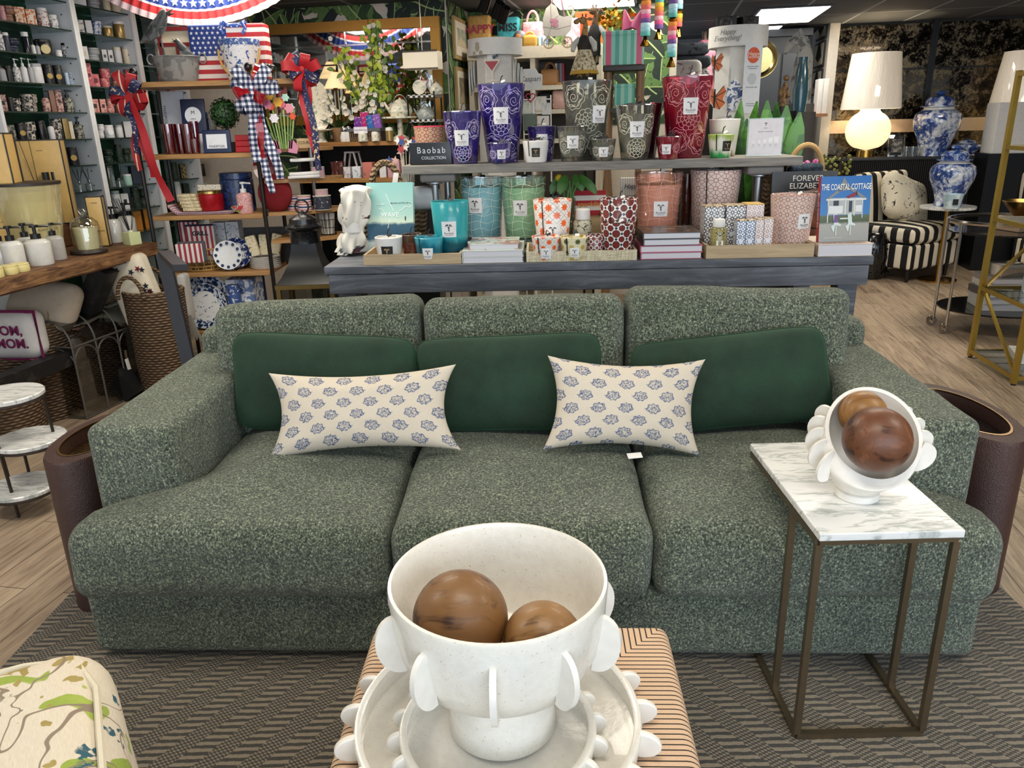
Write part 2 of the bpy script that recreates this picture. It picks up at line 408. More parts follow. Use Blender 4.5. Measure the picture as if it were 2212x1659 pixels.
# rug and planks
tag(MB().add([(-1.56,-1.0,.001),(1.62,-1.0,.001),(1.62,3.2,.001),(-1.56,3.2,.001),(-1.56,-1.0,.012),(1.62,-1.0,.012),(1.62,3.2,.012),(-1.56,3.2,.012)],
    [(4,5,6,7),(0,3,2,1),(0,1,5,4),(1,2,6,5),(2,3,7,6),(3,0,4,7)]).build('area_rug',mat_rug()),'large grey and taupe zig-zag woven area rug under the green sofa','rug')
# ------------------------------------------------------------------ green sofa
SF = Fr((0.014,1.884),R_(-2.8));GZ = .012
def mat_chenille():
    g = G('green_chenille');c = g.coord();n1 = g.noise(g.map(c,scale=(1,1,.8)),180.,3.,.62,.8);n2 = g.noise(c,8.,2.)
    v = g.n('TexVoronoi',{'Vector': c,'Scale': 165.},0)
    f = g.M('ADD',g.M('MULTIPLY_ADD',n1,1.25,-.14),g.M('MULTIPLY',g.M('SUBTRACT',.5,v),.28));f = g.M('ADD',f,g.M('MULTIPLY',g.M('SUBTRACT',n2,.5),.10))
    col = g.ramp(f,[(.32,'#232b21'),(.47,'#515d49'),(.59,'#7f8b72'),(.74,'#bfc5a8')])
    g.bump(f,.9,.012);return g.fin(col,.95,sheen=.25)
CH = mat_chenille()
sofa = thing('sofa','long three-seat green chenille sofa in the middle of the shop','sofa',SF.w(0,0,0),SF.yaw)
MB().rbox(2.60,1.02,.225,(0,.52,.1425),.03,8,.006,.004).build('base',CH,sofa)
MB().rbox(2.56,.16,.72,(0,1.02,.44),.05,8).build('back_frame',CH,sofa)
for sx in (-1,1):
    for yy in (.10,.98): MB().box(.07,.07,.022,(sx*1.2,yy,.0225)).build('foot',plain('#1c1512',.5),sofa)
    MB().rbox(.265,.93,.46,(sx*1.16,.615,.48),.035,8,.006,.006,seed=sx).build('armrest',CH,sofa)
def sst(a,b,x): t = min(1,max(0,(x - a)/(b - a)));return t*t*(3 - 2*t)
for i,(x0,x1) in enumerate(((-1.025,-.372),(-.366,.362),(.368,1.025))):
    def fx(q,i=i,x0=x0,x1=x1):
        x,y,z = q;s = (x + .5);lo,hi = x0,x1;k = 1 - sst(.06,.30,y)
        if i == 0: lo = x0 - .275*k
        if i == 2: hi = x1 + .275*k
        return (lo + (hi - lo)*s,y,z + (.012*sin(s*7 + i) if z > .4 else 0) - .012*k*(abs(s - .5)*2)**2)
    m = MB();m.rbox(1.0,.86,0.235,(0,.375,.372),.064,14,.050,.010,fx,None,i*3.)
    m.build('seat_cushion',CH,sofa)
for i,(x0,x1,tl,zt) in enumerate(((-1.12,-.368,2.2,0.),(-.362,.352,.6,0.),(.358,1.13,-1.6,.02))):
    wd = x1 - x0;mt = TR(((x0 + x1)/2,.825,.685 + zt)) @ RT(-11,'X') @ RT(-tl,'Y')
    MB().rbox(wd,.23,.50,(0,0,0),.055,14,.032,.009,None,mt,5. + i*4).build('back_cushion',CH,sofa)
# ------------------------------------------------------------------ cushions on the sofa
def pillow(name,label,fr,px4,yb,yt,m,T=.08,pinch=.05,piping=None,n=26,uvscale=None,extra=0.,cat='pillow',grp=None,lift=0.):
    TL,TR,BR,BL = [fr.at(u,v,y) for (u,v),y in zip(px4,(yt,yt,yb,yb))]
    ctr = (TL + TR + BL + BR)/4;ex = ((TR + BR) - (TL + BL));W_ = ex.length/2;ex.normalize();ez = ((TL + TR) - (BL + BR));Hh = ez.length/2;ez.normalize()
    nrm = ex.cross(ez).normalized()
    if nrm.y > 0: nrm = -nrm
    def P(s,t):
        if piping: s,t = s*math.sqrt(1 - .16*t**6),t*math.sqrt(1 - .16*s**6)
        b = (TL*(1 - s)*(1 + t) + TR*(1 + s)*(1 + t) + BL*(1 - s)*(1 - t) + BR*(1 + s)*(1 - t))/4
        s2,t2 = s*s,t*t
        return b - ex*(s*pinch*W_*(1 - t2)) - ez*(t*pinch*1.3*Hh*(1 - s2))
    def th(s,t): return T*(max(0,(1 - s*s))*max(0,(1 - t*t)))**.42*(1 + .10*noise.noise(Vector((s*2.2,t*2.2,W_*9)))) + .004*noise.noise(Vector((s*5,t*5,3.)))*(1 - s*s)*(1 - t*t)
    def rem(x): return sin((x - .5)*pi)
    def fn(sg): return lambda a,b: P(rem(a),rem(b)) - ctr + nrm * sg * th(rem(a),rem(b))
    uvf = lambda a,b: (rem(a) * W_ * .5,rem(b) * Hh * .5)
    org = fr.w(*ctr)
    t = thing(name,label,cat,org + Vector((0,0,lift)),fr.yaw,grp)
    mb = MB();mb.grid(fn(1),n,n,uvf);mb.grid(lambda a,b: fn(-1)(1 - a,b),n,n,lambda a,b: uvf(1 - a,b))
    mb.build('cover',m,t,0)
    if piping:
        pts = [P(-1 + 2*i/14,1) for i in range(14)] + [P(1,1 - 2*i/14) for i in range(14)] + [P(1 - 2*i/14,-1) for i in range(14)] + [P(-1,-1 + 2*i/14) for i in range(14)]
        MB().tube([p - ctr for p in pts],.0045,6,True).build('piping',piping,t)
    t['_n'] = tuple(nrm);return t
def mat_velvet():
    g = G('dark_green_velvet');c = g.coord();n = g.noise(c,7.,3.,.6);n2 = g.noise(g.map(c,scale=(1,1,.15)),350.,2.)
    col = g.ramp(g.M('MULTIPLY_ADD',n2,.3,g.M('MULTIPLY',n,.7)),[(.25,'#0c1c12'),(.75,'#1e3f2b')]);g.bump(n2,.15,.002)
    m = g.fin(col,.85,sheen=.35);g.b.inputs['Sheen Tint'].default_value = lin('#5f9a72');return m
VEL = mat_velvet()
pillow('velvet_pillow','dark green velvet pillow at the left end of the sofa behind the wide printed pillow',SF,[(497,714),(897,728),(930,926),(512,930)],.56,.66,VEL,.07,.012,VEL,grp='velvet pillows on the sofa')
pillow('velvet_pillow','dark green velvet pillow in the middle of the sofa, between two printed pillows',SF,[(893,732),(1300,714),(1300,930),(925,932)],.535,.645,VEL,.07,.012,VEL,grp='velvet pillows on the sofa')
pillow('velvet_pillow','dark green velvet pillow at the right end of the sofa, nearest the marble side table',SF,[(1352,745),(1780,698),(1805,905),(1395,942)],.54,.66,VEL,.075,.012,VEL,grp='velvet pillows on the sofa')
def mat_block(flip):
    g = G('blue_block_print');uv = g.coord('UV');x,y,z = g.xyz(uv);sx,sy = .0980,.0455
    row = g.M('FLOOR',g.M('ADD',g.M('DIVIDE',y,sy),40.));odd = g.M('MODULO',row,2.)
    px_ = g.M('SUBTRACT',g.M('FRACT',g.M('ADD',g.M('ADD',g.M('DIVIDE',x,sx),40.),g.M('MULTIPLY',odd,.5))),.5);py_ = g.M('SUBTRACT',g.M('FRACT',g.M('ADD',g.M('DIVIDE',y,sy),40.)),.5)
    px_ = g.M('MULTIPLY',px_,sx*flip);py_ = g.M('MULTIPLY',py_,sy)
    an = g.M('ARCTAN2',py_,px_);r = g.M('SQRT',g.M('ADD',g.M('POWER',g.M('DIVIDE',px_,.0265),2.),g.M('POWER',g.M('DIVIDE',py_,.0192),2.)))
    wob = g.M('MULTIPLY',g.M('SINE',g.M('MULTIPLY',an,7.)),.10);edge = g.M('SUBTRACT',1.,g.step(g.M('ADD',r,wob),.90,1.0))
    stem = g.M('MULTIPLY',g.M('SUBTRACT',1.,g.step(g.M('ABSOLUTE',py_),.0007,.0014)),g.M('MULTIPLY',g.step(px_,.018,.020),g.M('SUBTRACT',1.,g.step(px_,.0315,.0325))))
    nz = g.noise(uv,330.,2.,.6,2.2);veins = g.step(g.M('ABSOLUTE',g.M('SUBTRACT',nz,.5)),0.015,.045);pet = g.step(g.M('ABSOLUTE',g.M('SINE',g.M('ADD',g.M('MULTIPLY',an,4.5),g.M('MULTIPLY',r,5.)))),0.05,.22)
    n3 = g.noise(uv,210.,3.,.6,1.2);ring = g.M('MULTIPLY',edge,g.step(g.M('ADD',r,wob),.74,.80));body = g.M('MAXIMUM',g.step(n3,.47,.53),g.M('MULTIPLY',ring,g.step(nz,.40,.46)));wgt = g.M('MULTIPLY',g.M('MULTIPLY',edge,body),pet);f = g.M('MAXIMUM',wgt,stem)
    wv = g.noise(g.map(uv,scale=(1,.1,1)),900.,1.);wv2 = g.noise(g.map(uv,scale=(.1,1,1)),900.,1.)
    base = g.mix(g.M('MULTIPLY',g.M('ADD',wv,wv2),.5),'#c2b5a1','#e0d5c4');ink = g.mix(g.noise(uv,200.,2.),'#2a3d62','#5d7096')
    g.bump(g.M('ADD',wv,wv2),.2,.002);return g.fin(g.mix(f,base,ink),.85)
pw = pillow('printed_pillow','wide cream lumbar pillow with blue flower block print, the left of the two',SF,[(580,806),(985,787),(996,972),(580,993)],.335,.475,mat_block(1),.075,.075,None,34,grp='printed pillows on the sofa')
pn = pillow('printed_pillow','narrower cream pillow with blue flower block print, the right of the two, price tag below',SF,[(1183,768),(1524,776),(1512,985),(1172,972)],.345,.485,mat_block(-1),.075,.075,None,34,grp='printed pillows on the sofa')
a,b = SF.at(1376,994,.30),SF.at(1420,1004,.30)
c_ = MB().rbox(.044,.026,.0012,(0,0,0),.0005,1,mat=TR((.018,-.175,-.098)) @ RT(14,'X') @ RT(8,'Z'))
sub('price_tag',c_,plain('#e8e6e2',.6),pn,'white paper price tag')
# ------------------------------------------------------------------ C-shaped marble side table
def mat_marble(a='#e6e6e4',b='#a9aeaa',s=1.,rot=.3):
    g = G('white_marble');c = g.map(g.coord(),rot=(0,0,rot),scale=(2.2*s,9*s,4*s));n = g.noise(c,1.6,6.,.62,1.6);n2 = g.noise(c,3.5,4.,.6,2.)
    v = g.M('SUBTRACT',1.,g.step(g.M('ABSOLUTE',g.M('SUBTRACT',n,.5)),.0,.09));f = g.M('MULTIPLY',v,g.step(n2,.38,.62))
    return g.fin(g.mix(f,a,b),.25,coat=.2)
MARB = mat_marble();BRZ = plain('#7b6d58',.35,.85)
ct = thing('side_table','C-shaped side table with white marble top and bronze frame over the right of the sofa','table',(.865,1.57,0),0)
MB().rbox(.335,.53,.02,(0,.245,.604),.003,2).build('tabletop',MARB,ct)
b_ = .016
def bar(p,q,r=.008): return MB().tube([p,q],r,4,sq=True)
zf = .585
m = MB()
for x in (-.16,.16): m.tube([(x,.0,zf),(x,.50,zf)],.008,4,sq=True)
for y in (.0,.50): m.tube([(-.16,y,zf),(.16,y,zf)],.008,4,sq=True)
m.build('top_frame',BRZ,ct)
m = MB()
for x in (-.16,.16): m.tube([(x,.0,.0205),(x,.42,.0205)],.008,4,sq=True)
m.tube([(-.16,.0,.0205),(.16,.0,.0205)],.008,4,sq=True);m.build('base_frame',BRZ,ct)
for x in (-.16,.16):
    for y in (.0,.165): bar((x,y,.0285),(x,y,.577)).build('leg',BRZ,ct)
# ------------------------------------------------------------------ white stoneware and wooden balls
def mat_stone():
    g = G('white_stoneware');c = g.coord();n = g.noise(c,60.,4.,.6);n2 = g.noise(c,240.,1.);col = g.mix(n,'#dcd6ca','#f0ece3')
    col = g.mix(g.step(n2,.70,.74),col,'#c9b795');g.bump(n,.18,.004);return g.fin(col,.22,coat=.25)
STW = mat_stone();MATTEW = plain('#ebe6dd',.38)
def mat_ball(a,b,seed):
    g = G('turned_wood');c = g.map(g.coord(),loc=(seed,seed,0),scale=(2.5,9,9),rot=(.4,.7,.2));n = g.noise(c,1.6,6.,.65,1.4);n2 = g.noise(g.coord(),11.,3.)
    ring = g.M('SINE',g.M('MULTIPLY',g.M('ADD',n,g.M('MULTIPLY',n2,.4)),22.))
    f = g.M('ADD',g.M('MULTIPLY',n,.8),g.M('ADD',g.M('MULTIPLY',ring,.05),g.M('MULTIPLY',n2,.45)));f = g.M('MULTIPLY_ADD',f,2.1,-.78);return g.fin(g.ramp(f,[(.2,a),(.8,b)]),.46,coat=.05)
def ball(label,p,r,a,b,seed): return solo('wooden_ball',MB().sphere(r,n=40),mat_ball(a,b,seed),label,'ball',p,group='decorative wooden balls')
OT = .412
BC = Vector((-.035,1.235,0))
# trays
def lug_tray(name,label,c,R,hgt,z,nl,lp,lh,rot0):
    t = thing(name,label,'tray',(c.x,c.y,z),0)
    MB().lathe([(.0001,.004),(R*.96,.004),(R*.99,.008),(R - .008,hgt - .004),(R - .003,hgt),(R + .004,hgt),(R + .007,hgt - .004),(R + .002,.004),(R - .01,0),(.0001,0)],72).build('dish',STW,t,50)
    for i in range(nl):
        an = rot0 + 2*pi*i/nl;pts = [(-.003,-lh)] + [(lp*sin(pi*k/12),-lh*cos(pi*k/12)) for k in range(13)] + [(-.003,lh)]
        mb = MB();mb.prism(pts,-.013,Matrix.Rotation(an,4,'Z') @ TR((R + .004,.0065,hgt*.52)));o = mb.build('lug',MATTEW,t);md = o.modifiers.new('soft','BEVEL');md.width = .004;md.segments = 3
    return t
lug_tray('scalloped_tray','large round white ceramic tray with finned rim on the striped ottoman',BC + Vector((-.008,-.055,0)),.263,.058,OT + .001,21,.040,.027,.06)
lug_tray('scalloped_tray','small round white finned tray stacked on the large tray, under the footed bowl',BC + Vector((-.008,-.085,0)),.176,.052,OT + .0065,20,.026,.022,.1)
# footed bowl with fins
bz = OT + .0125
t = thing('footed_bowl','big white footed ceramic bowl with side fins holding two wooden balls, on the trays','bowl',(BC.x,BC.y - .035,bz),0)
prof = [(.0001,.0),(.098,.0),(.103,.006),(.099,.05),(.092,.095),(.097,.107),(.130,.125),(.163,.155),(.184,.20),(.194,.26),(.198,.32),(.1965,.326),(.191,.327),(.188,.32),(.183,.26),(.173,.20),(.152,.163),(.115,.138),(.06,.126),(.0001,.122)]
MB().lathe(prof,80).build('bowl',STW,t,60)
for i in range(10):
    an = R_(-92 + 36*i);hh = .058;pts = [(-.004,-hh),(0,-hh)] + [(.040*sin(pi*k/14),-hh*cos(pi*k/14)) for k in range(1,14)] + [(0,hh),(-.004,hh)]
    mt = Matrix.Rotation(an,4,'Z') @ TR((.1875,.0055,.225)) @ RT(8,'Y')
    MB().prism([(x,z) for x,z in pts],-.011,mt).build('fin',MATTEW,t)
bo = Vector(t.location)
ball('large dark brown wooden ball, left one in the footed bowl',bo + Vector((-.070,-.012,.247)),.087,'#331c0e','#94683a',1.)
ball('medium tan wooden ball, right one in the footed bowl',bo + Vector((.078,-.052,.221)),.072,'#5f4020','#a67c4c',5.)
# tilted bowl with ear fins, on the marble
def tilted_bowl():
    o = Vector((.862,1.735,.6145));t = thing('tilted_bowl','white tilted ceramic bowl with fanned side fins on the marble side table','bowl',o,R_(-2))
    MB().lathe([(.0001,0),(.052,0),(.054,.004),(.050,.016),(.040,.022),(.0001,.022)],40).build('foot',MATTEW,t)
    def ring(k):                                                    # k 0..1 from foot to rim: the axis curls towards the viewer
        ang = R_(50)*k**1.1;c = Vector((.010*k,.016*sin(k*2),.018)) + Vector((.012*k,-.012*k,0.148*k**.9));rr = .045 + .070*sin(min(1,k*1.12)*pi/2)**.8
        return c,rr*(1 - .07*max(0,k - .6)),rr*(1.0 + .07*k),ang
    def pt(k,a,ins=0.):
        c,rx,ry,an = ring(k);x = (rx - ins)*cos(a);y = (ry - ins)*sin(a);tl = R_(-9)*k
        p = Vector((x,y*cos(an),y*sin(an)));p.rotate(Matrix.Rotation(tl,3,'Y'));return c + p
    n = 56;K = [i/18 for i in range(19)];mb = MB()
    def strip(Ks,ins):
        vs = [pt(k,2*pi*i/n,ins) for k in Ks for i in range(n)];fs = [(r*n + i,r*n + (i + 1) % n,(r + 1)*n + (i + 1) % n,(r + 1)*n + i) for r in range(len(Ks) - 1) for i in range(n)]
        return vs,fs
    v1,f1 = strip(K,0);v2,f2 = strip([k for k in reversed(K[1:])],.009);nb = len(v1)
    fs = f1 + [tuple(x + nb for x in f) for f in f2] + [((len(K) - 1)*n + i,(len(K) - 1)*n + (i + 1) % n,nb + (i + 1) % n,nb + i) for i in range(n)]
    fs.append(tuple(reversed(range(n))));fs.append(tuple(nb + len(v2) - n + i for i in range(n)))
    mb.add(v1 + v2,fs).build('bowl',MATTEW,t,55)
    for sd in (0,1):
        for i in range(5):
            k = .50 + .11*i;a = (R_(200 - 17*i) if sd == 0 else R_(-20 + 17*i)) ;c = pt(.72,a);cc,_,_,_ = ring(.72);d = (c - cc).normalized()
            up = (pt(.86,a) - pt(.58,a)).normalized();nr = d.cross(up).normalized();pts = []
            for j in range(15):
                q = pi*j/14;pts.append((.036*sin(q),-.040*cos(q)))
            pts = [(-.004,-.040)] + pts + [(-.004,.040)]
            M4 = Matrix((( d.x,nr.x,up.x,c.x),(d.y,nr.y,up.y,c.y),(d.z,nr.z,up.z,c.z),(0,0,0,1)))
            MB().prism(pts,.008,M4).build('fin',MATTEW,t)
    return t,o
tb,to = tilted_bowl()
ball('dark brown wooden ball in front inside the tilted bowl',to + Vector((.000,-.062,.178)),.078,'#33190e','#7c4c30',9.)
ball('lighter tan wooden ball behind, inside the tilted bowl',to + Vector((.012,.048,.200)),.058,'#7a5128','#a5773f',14.)
# ------------------------------------------------------------------ striped ottoman
def mat_ottoman():
    g = G('pinstripe_ottoman');x,y,z = g.xyz(g.coord());ax_ = g.M('ABSOLUTE',x);ay_ = g.M('ABSOLUTE',y)
    side = g.step(g.M('SUBTRACT',ax_,ay_),-.0005,.0005);q = g.n('Mix',{0: side,2: x,3: y},0,data_type='FLOAT')
    f = g.step(g.M('ABSOLUTE',g.M('SUBTRACT',g.M('FRACT',g.M('ADD',g.M('DIVIDE',q,.0132),100.)),.5)),.36,.41)
    base = g.mix(g.noise(g.coord(),300.,2.),'#c3a082','#dcbd9d');return g.fin(g.mix(f,base,'#2a211d'),.85)
ot = thing('ottoman','square ottoman with mitred cream and black pinstripes under the white bowls','ottoman',(-.012,1.185,0),R_(-2.5))
OM = mat_ottoman()
MB().rbox(.69,.69,.34,(0,0,.24),.028,8).build('body',OM,ot)
pts = [(-.335,-.335),(.335,-.335),(.335,.335),(-.335,.335)]
MB().tube([(x,y,.388) for x,y in pts],.0045,6,True).build('welt_cord',plain('#c8ab8c',.8),ot)
for x in (-.27,.27):
    for y in (-.27,.27): MB().box(.05,.05,.058,(x,y,.041)).build('foot',plain('#20160f',.5),ot)
# ------------------------------------------------------------------ flowered armchair, bottom left
def mat_floral():
    g = G('tree_print_linen');c = g.coord();n = g.noise(c,8.,2.,.5,.8);n2 = g.noise(g.map(c,loc=(3,1,2)),10.,3.,.6,.6);n3 = g.noise(g.map(c,loc=(7,2,5)),14.,4.,.7);wv = g.noise(g.map(c,scale=(1,.12,1)),600.,1.)
    base = g.mix(wv,'#cdbfa9','#e5dac6');col = g.mix(g.step(n,.60,.615),base,g.mix(n3,'#6f8a2c','#b3c05a'))
    col = g.mix(g.step(n2,.635,.65),col,g.mix(n3,'#8c7a3c','#b9a566'));col = g.mix(g.M('MULTIPLY',g.step(g.noise(g.map(c,loc=(1,9,4)),9.,4.,.7),.60,.62),g.step(n3,.4,.5)),col,'#315a68')
    br = g.noise(g.map(c,loc=(5,5,5),scale=(1,1,1)),5.,2.,.5,1.5);col = g.mix(g.M('SUBTRACT',1.,g.step(g.M('ABSOLUTE',g.M('SUBTRACT',br,.47)),.008,.013)),col,'#8d7d6a')
    return g.fin(col,.9)
FLR = mat_floral();ac = thing('armchair','armchair in cream tree-print linen with pale piping, cropped at the lower left corner','armchair',(-.965,1.125,0),R_(29))
def armprof(u):                                                      # rounded shoulder of the chair back
    return .165*sin(pi*min(1,max(0,u)))
mb = MB();mb.rbox(.42,.75,.62,(0,-.36,.33),.085,10,.02,.006).build('armrest',FLR,ac)
MB().rbox(.62,.62,.30,(-.50,-.42,.24),.05,6,.02).build('seat',FLR,ac)
MB().rbox(.16,.70,.60,(-.86,-.40,.42),.06,6,.02).build('backrest',FLR,ac)
pts = [(.188,-.66,.622),(.190,-.40,.626),(.189,-.15,.622),(.160,-.052,.625),(.08,-.030,.630),(-.10,-.022,.632),(-.17,-.03,.620)]
MB().tube(pts,.006,6).build('piping',plain('#d9ceb6',.8),ac)
for x,y in ((.12,-.1),(.12,-.62),(-.75,-.15),(-.75,-.65)): MB().box(.05,.05,.022,(x,y,.019)).build('foot',plain('#2b1c12',.5),ac)
# ------------------------------------------------------------------ shagreen drums beside the sofa
def mat_leather():
    g = G('brown_shagreen');v = g.n('TexVoronoi',{'Vector': g.coord(),'Scale': 330.},0);n = g.noise(g.coord(),4.,2.);col = g.mix(n,'#2f1c18','#4a2f2a');g.bump(v,.5,.003);return g.fin(col,.38)
LEA = mat_leather()
def drum(label,c,ax,ay,h,inner):
    t = thing('drum_table',label,'table',(c[0],c[1],GZ + .001),0,'leather drum tables')
    sx,sy = 1.,ay/ax;r = ax
    MB().lathe([(.0001,0),(r,0),(r,h - .012),(r - .004,h),(r - .030,h),(r - .034,h - .01),(r - .034,h - .055),(.0001,h - .055)],64,sy=sy).build('body',LEA,t)
    MB().lathe([(r - .031,h + .0012),(r - .036,h + .0012),(r - .036,h - .004)],64,sy=sy).build('brass_rim',plain('#8d6f4a',.3,1.),t)
    MB().lathe([(.0001,h - .052),(r - .036,h - .052)],64,sy=sy).build('mirror_tray',inner,t)
    for a in (R_(200),R_(340),R_(120)):
        p = Vector((r*cos(a),r*sin(a)*sy,0));MB().tube([p*1.003 + Vector((0,0,.004)),p*1.003 + Vector((0,0,h))],.0022,6).build('seam',plain('#a58a68',.4,.8),t)
    return t
drum('brown shagreen leather drum table with gold mirror tray left of the sofa',(-1.425,2.44),.122,.245,.54,plain('#c9a860',.08,1.))
drum('brown shagreen leather drum table with mirror tray at the right arm of the sofa',(1.545,2.46),.135,.30,.54,plain('#8b8580',.05,1.))
# ------------------------------------------------------------------ candles
def roses(seed):
    r = random.Random(seed);L = [];ph = r.uniform(0,6)
    L.append([((.93 + .07*sin(8*a + ph))*cos(a),(.93 + .07*sin(8*a + ph))*sin(a)) for a in [2*pi*i/48 for i in range(49)]])
    for i in range(6):
        a0 = ph + i*1.05;L.append([((.56 + .22*sin(pi*j/9))*cos(a0 + 1.5*j/9),(.56 + .22*sin(pi*j/9))*sin(a0 + 1.5*j/9)) for j in range(10)])
    for i in range(5):
        a0 = ph + .5 + i*1.26;L.append([((.74 - .12*sin(pi*j/6))*cos(a0 + .9*j/6),(.74 - .12*sin(pi*j/6))*sin(a0 + .9*j/6)) for j in range(7)])
    L.append([((.08 + .036*j/2)*cos(ph + j*.5),(.08 + .036*j/2)*sin(ph + j*.5)) for j in range(20)])
    return L
def mums(seed):
    r = random.Random(seed);ph = r.uniform(0,6);L = []
    for rad,n in ((.95,11),(.66,9),(.38,7)):
        L.append([((rad - .09 + .09*abs(sin(n*a/2 + ph)))*cos(a),(rad - .09 + .09*abs(sin(n*a/2 + ph)))*sin(a)) for a in [2*pi*i/66 for i in range(67)]])
        for i in range(n):
            a = 2*pi*i/n - 2*ph/n;L.append([((rad - .34 + .07*j)*cos(a),(rad - .34 + .07*j)*sin(a)) for j in range(5)])
    return L
TREE = [[(-.05,-.5),(.07,-.5),(.06,-.1),(.2,.12),(.12,.12),(.02,-.02),(.02,.2),(-.04,.2),(-.05,-.02),(-.18,.14),(-.22,.1),(-.07,-.12)],
        circ(.17,9,-.22,.26,.1),circ(.15,9,.2,.24,.09),circ(.2,9,0,.38,.1),circ(.1,8,-.4,.16,.05),circ(.1,8,.38,.14,.05)]
def lattice_mat(nm,base,line,cell,rough=.4,uv=True,flat2=None,lw=1.):
    g = G(nm);c = g.coord('UV' if uv else 'Object');x,y,z = g.xyz(c)
    if not uv: x = g.M('ADD',x,g.M('MULTIPLY',y,1.0));y = z
    else: x = g.M('MULTIPLY',x,flat2 or 1.)
    def ring(ox,oy):
        px_ = g.M('SUBTRACT',g.M('FRACT',g.M('ADD',g.M('DIVIDE',x,cell),20. + ox)),.5);py_ = g.M('SUBTRACT',g.M('FRACT',g.M('ADD',g.M('DIVIDE',y,cell),20. + oy)),.5)
        r = g.M('SQRT',g.M('ADD',g.M('POWER',px_,2.),g.M('POWER',py_,2.)))
        a = g.M('SUBTRACT',1.,g.step(g.M('ABSOLUTE',g.M('SUBTRACT',r,.23)),.035*lw,.06*lw))
        l1 = g.M('MULTIPLY',g.M('SUBTRACT',1.,g.step(g.M('ABSOLUTE',px_),.02*lw,.05*lw)),g.step(r,.25,.27));l2 = g.M('MULTIPLY',g.M('SUBTRACT',1.,g.step(g.M('ABSOLUTE',py_),.02*lw,.05*lw)),g.step(r,.25,.27))
        ins = g.M('SUBTRACT',1.,g.step(r,.2,.22));return g.M('MAXIMUM',a,g.M('MAXIMUM',l1,l2)),ins
    f1,i1 = ring(0.,0.);dg = g.M('MULTIPLY',1.,f1)
    d2,i2 = ring(.5,.5);f = g.M('MAXIMUM',f1,g.M('MULTIPLY',d2,.0))
    q1 = g.M('FRACT',g.M('ADD',g.M('DIVIDE',g.M('ADD',x,y),cell),20.5));q2 = g.M('FRACT',g.M('ADD',g.M('DIVIDE',g.M('SUBTRACT',x,y),cell),20.5))
    e = g.M('MINIMUM',g.M('ABSOLUTE',g.M('SUBTRACT',q1,.5)),g.M('ABSOLUTE',g.M('SUBTRACT',q2,.5)));f = g.M('MAXIMUM',f,g.M('MULTIPLY',g.M('SUBTRACT',1.,g.step(e,.03*lw,.06*lw)),g.M('SUBTRACT',1.,i1)))
    return g.fin(g.mix(f,base,line),rough,coat=.3)
def geo_mat(kind,circ_m):
    g = G('geometric_print_' + kind);x,y,z = g.xyz(g.coord('UV'));n = {'red': 9,'star': 7,'palm': 7}[kind];cell = circ_m/n
    def cel(ox,oy): return g.M('SUBTRACT',g.M('FRACT',g.M('ADD',g.M('MULTIPLY',x,float(n)),4. + ox)),.5),g.M('SUBTRACT',g.M('FRACT',g.M('ADD',g.M('DIVIDE',y,cell),4. + oy)),.5)
    col = None
    if kind == 'red':
        def blob(ox,oy,R):
            a,b = cel(ox,oy);r = g.M('SQRT',g.M('ADD',g.M('POWER',a,2.),g.M('POWER',b,2.)));an = g.M('ARCTAN2',b,a)
            return r,g.M('SUBTRACT',1.,g.step(r,R,R + .03)),g.M('SUBTRACT',1.,g.step(g.M('ABSOLUTE',g.M('SINE',g.M('MULTIPLY',an,4.))),.1,.3))
        r1,b1,s1 = blob(0.,0.,.30);r2,b2,s2 = blob(.5,.5,.235);a,b = cel(.5,0.);d1 = g.M('SUBTRACT',1.,g.step(g.M('ADD',g.M('ABSOLUTE',a),g.M('ABSOLUTE',b)),.13,.16));a,b = cel(0.,.5);d2 = g.M('SUBTRACT',1.,g.step(g.M('ADD',g.M('ABSOLUTE',a),g.M('ABSOLUTE',b)),.13,.16))
        rd = g.mix(g.M('MAXIMUM',g.M('MULTIPLY',s1,b1),g.M('MULTIPLY',s2,b2)),'#7c2f2a','#3d1312');e1 = g.M('SUBTRACT',1.,g.step(r1,.345,.36));e2 = g.M('SUBTRACT',1.,g.step(r2,.27,.285));
        col = g.mix(g.M('MAXIMUM',e1,e2),'#ece4df','#1c2a3a');col = g.mix(g.M('MAXIMUM',b1,b2),col,rd);col = g.mix(g.M('MAXIMUM',d1,d2),col,'#1d3040')
    else:
        def starf(ox,oy,R):
            a,b = cel(ox,oy);r = g.M('SQRT',g.M('ADD',g.M('POWER',a,2.),g.M('POWER',b,2.)));an = g.M('ARCTAN2',b,a)
            return g.M('SUBTRACT',1.,g.step(g.M('ADD',r,g.M('MULTIPLY',g.M('COSINE',g.M('MULTIPLY',an,8.)),-.05)),R,R + .03))
        s1,s2 = starf(0.,0.,.19),starf(.5,.5,.19);a,b = cel(0.,0.)
        web = g.M('MINIMUM',g.M('ABSOLUTE',g.M('SUBTRACT',g.M('ABSOLUTE',a),g.M('ABSOLUTE',b))),g.M('ABSOLUTE',g.M('SUBTRACT',g.M('ADD',g.M('ABSOLUTE',a),g.M('ABSOLUTE',b)),.5)))
        col = g.mix(g.step(web,.008,.03),'#a5a2a2','#e8e1da');col = g.mix(g.M('MAXIMUM',s1,s2),col,'#e8642c') if kind == 'star' else g.mix(s2,g.mix(s1,'#e2d8b4','#4e5a2c'),'#c3a648')
    return g.fin(col,.35,coat=.3)
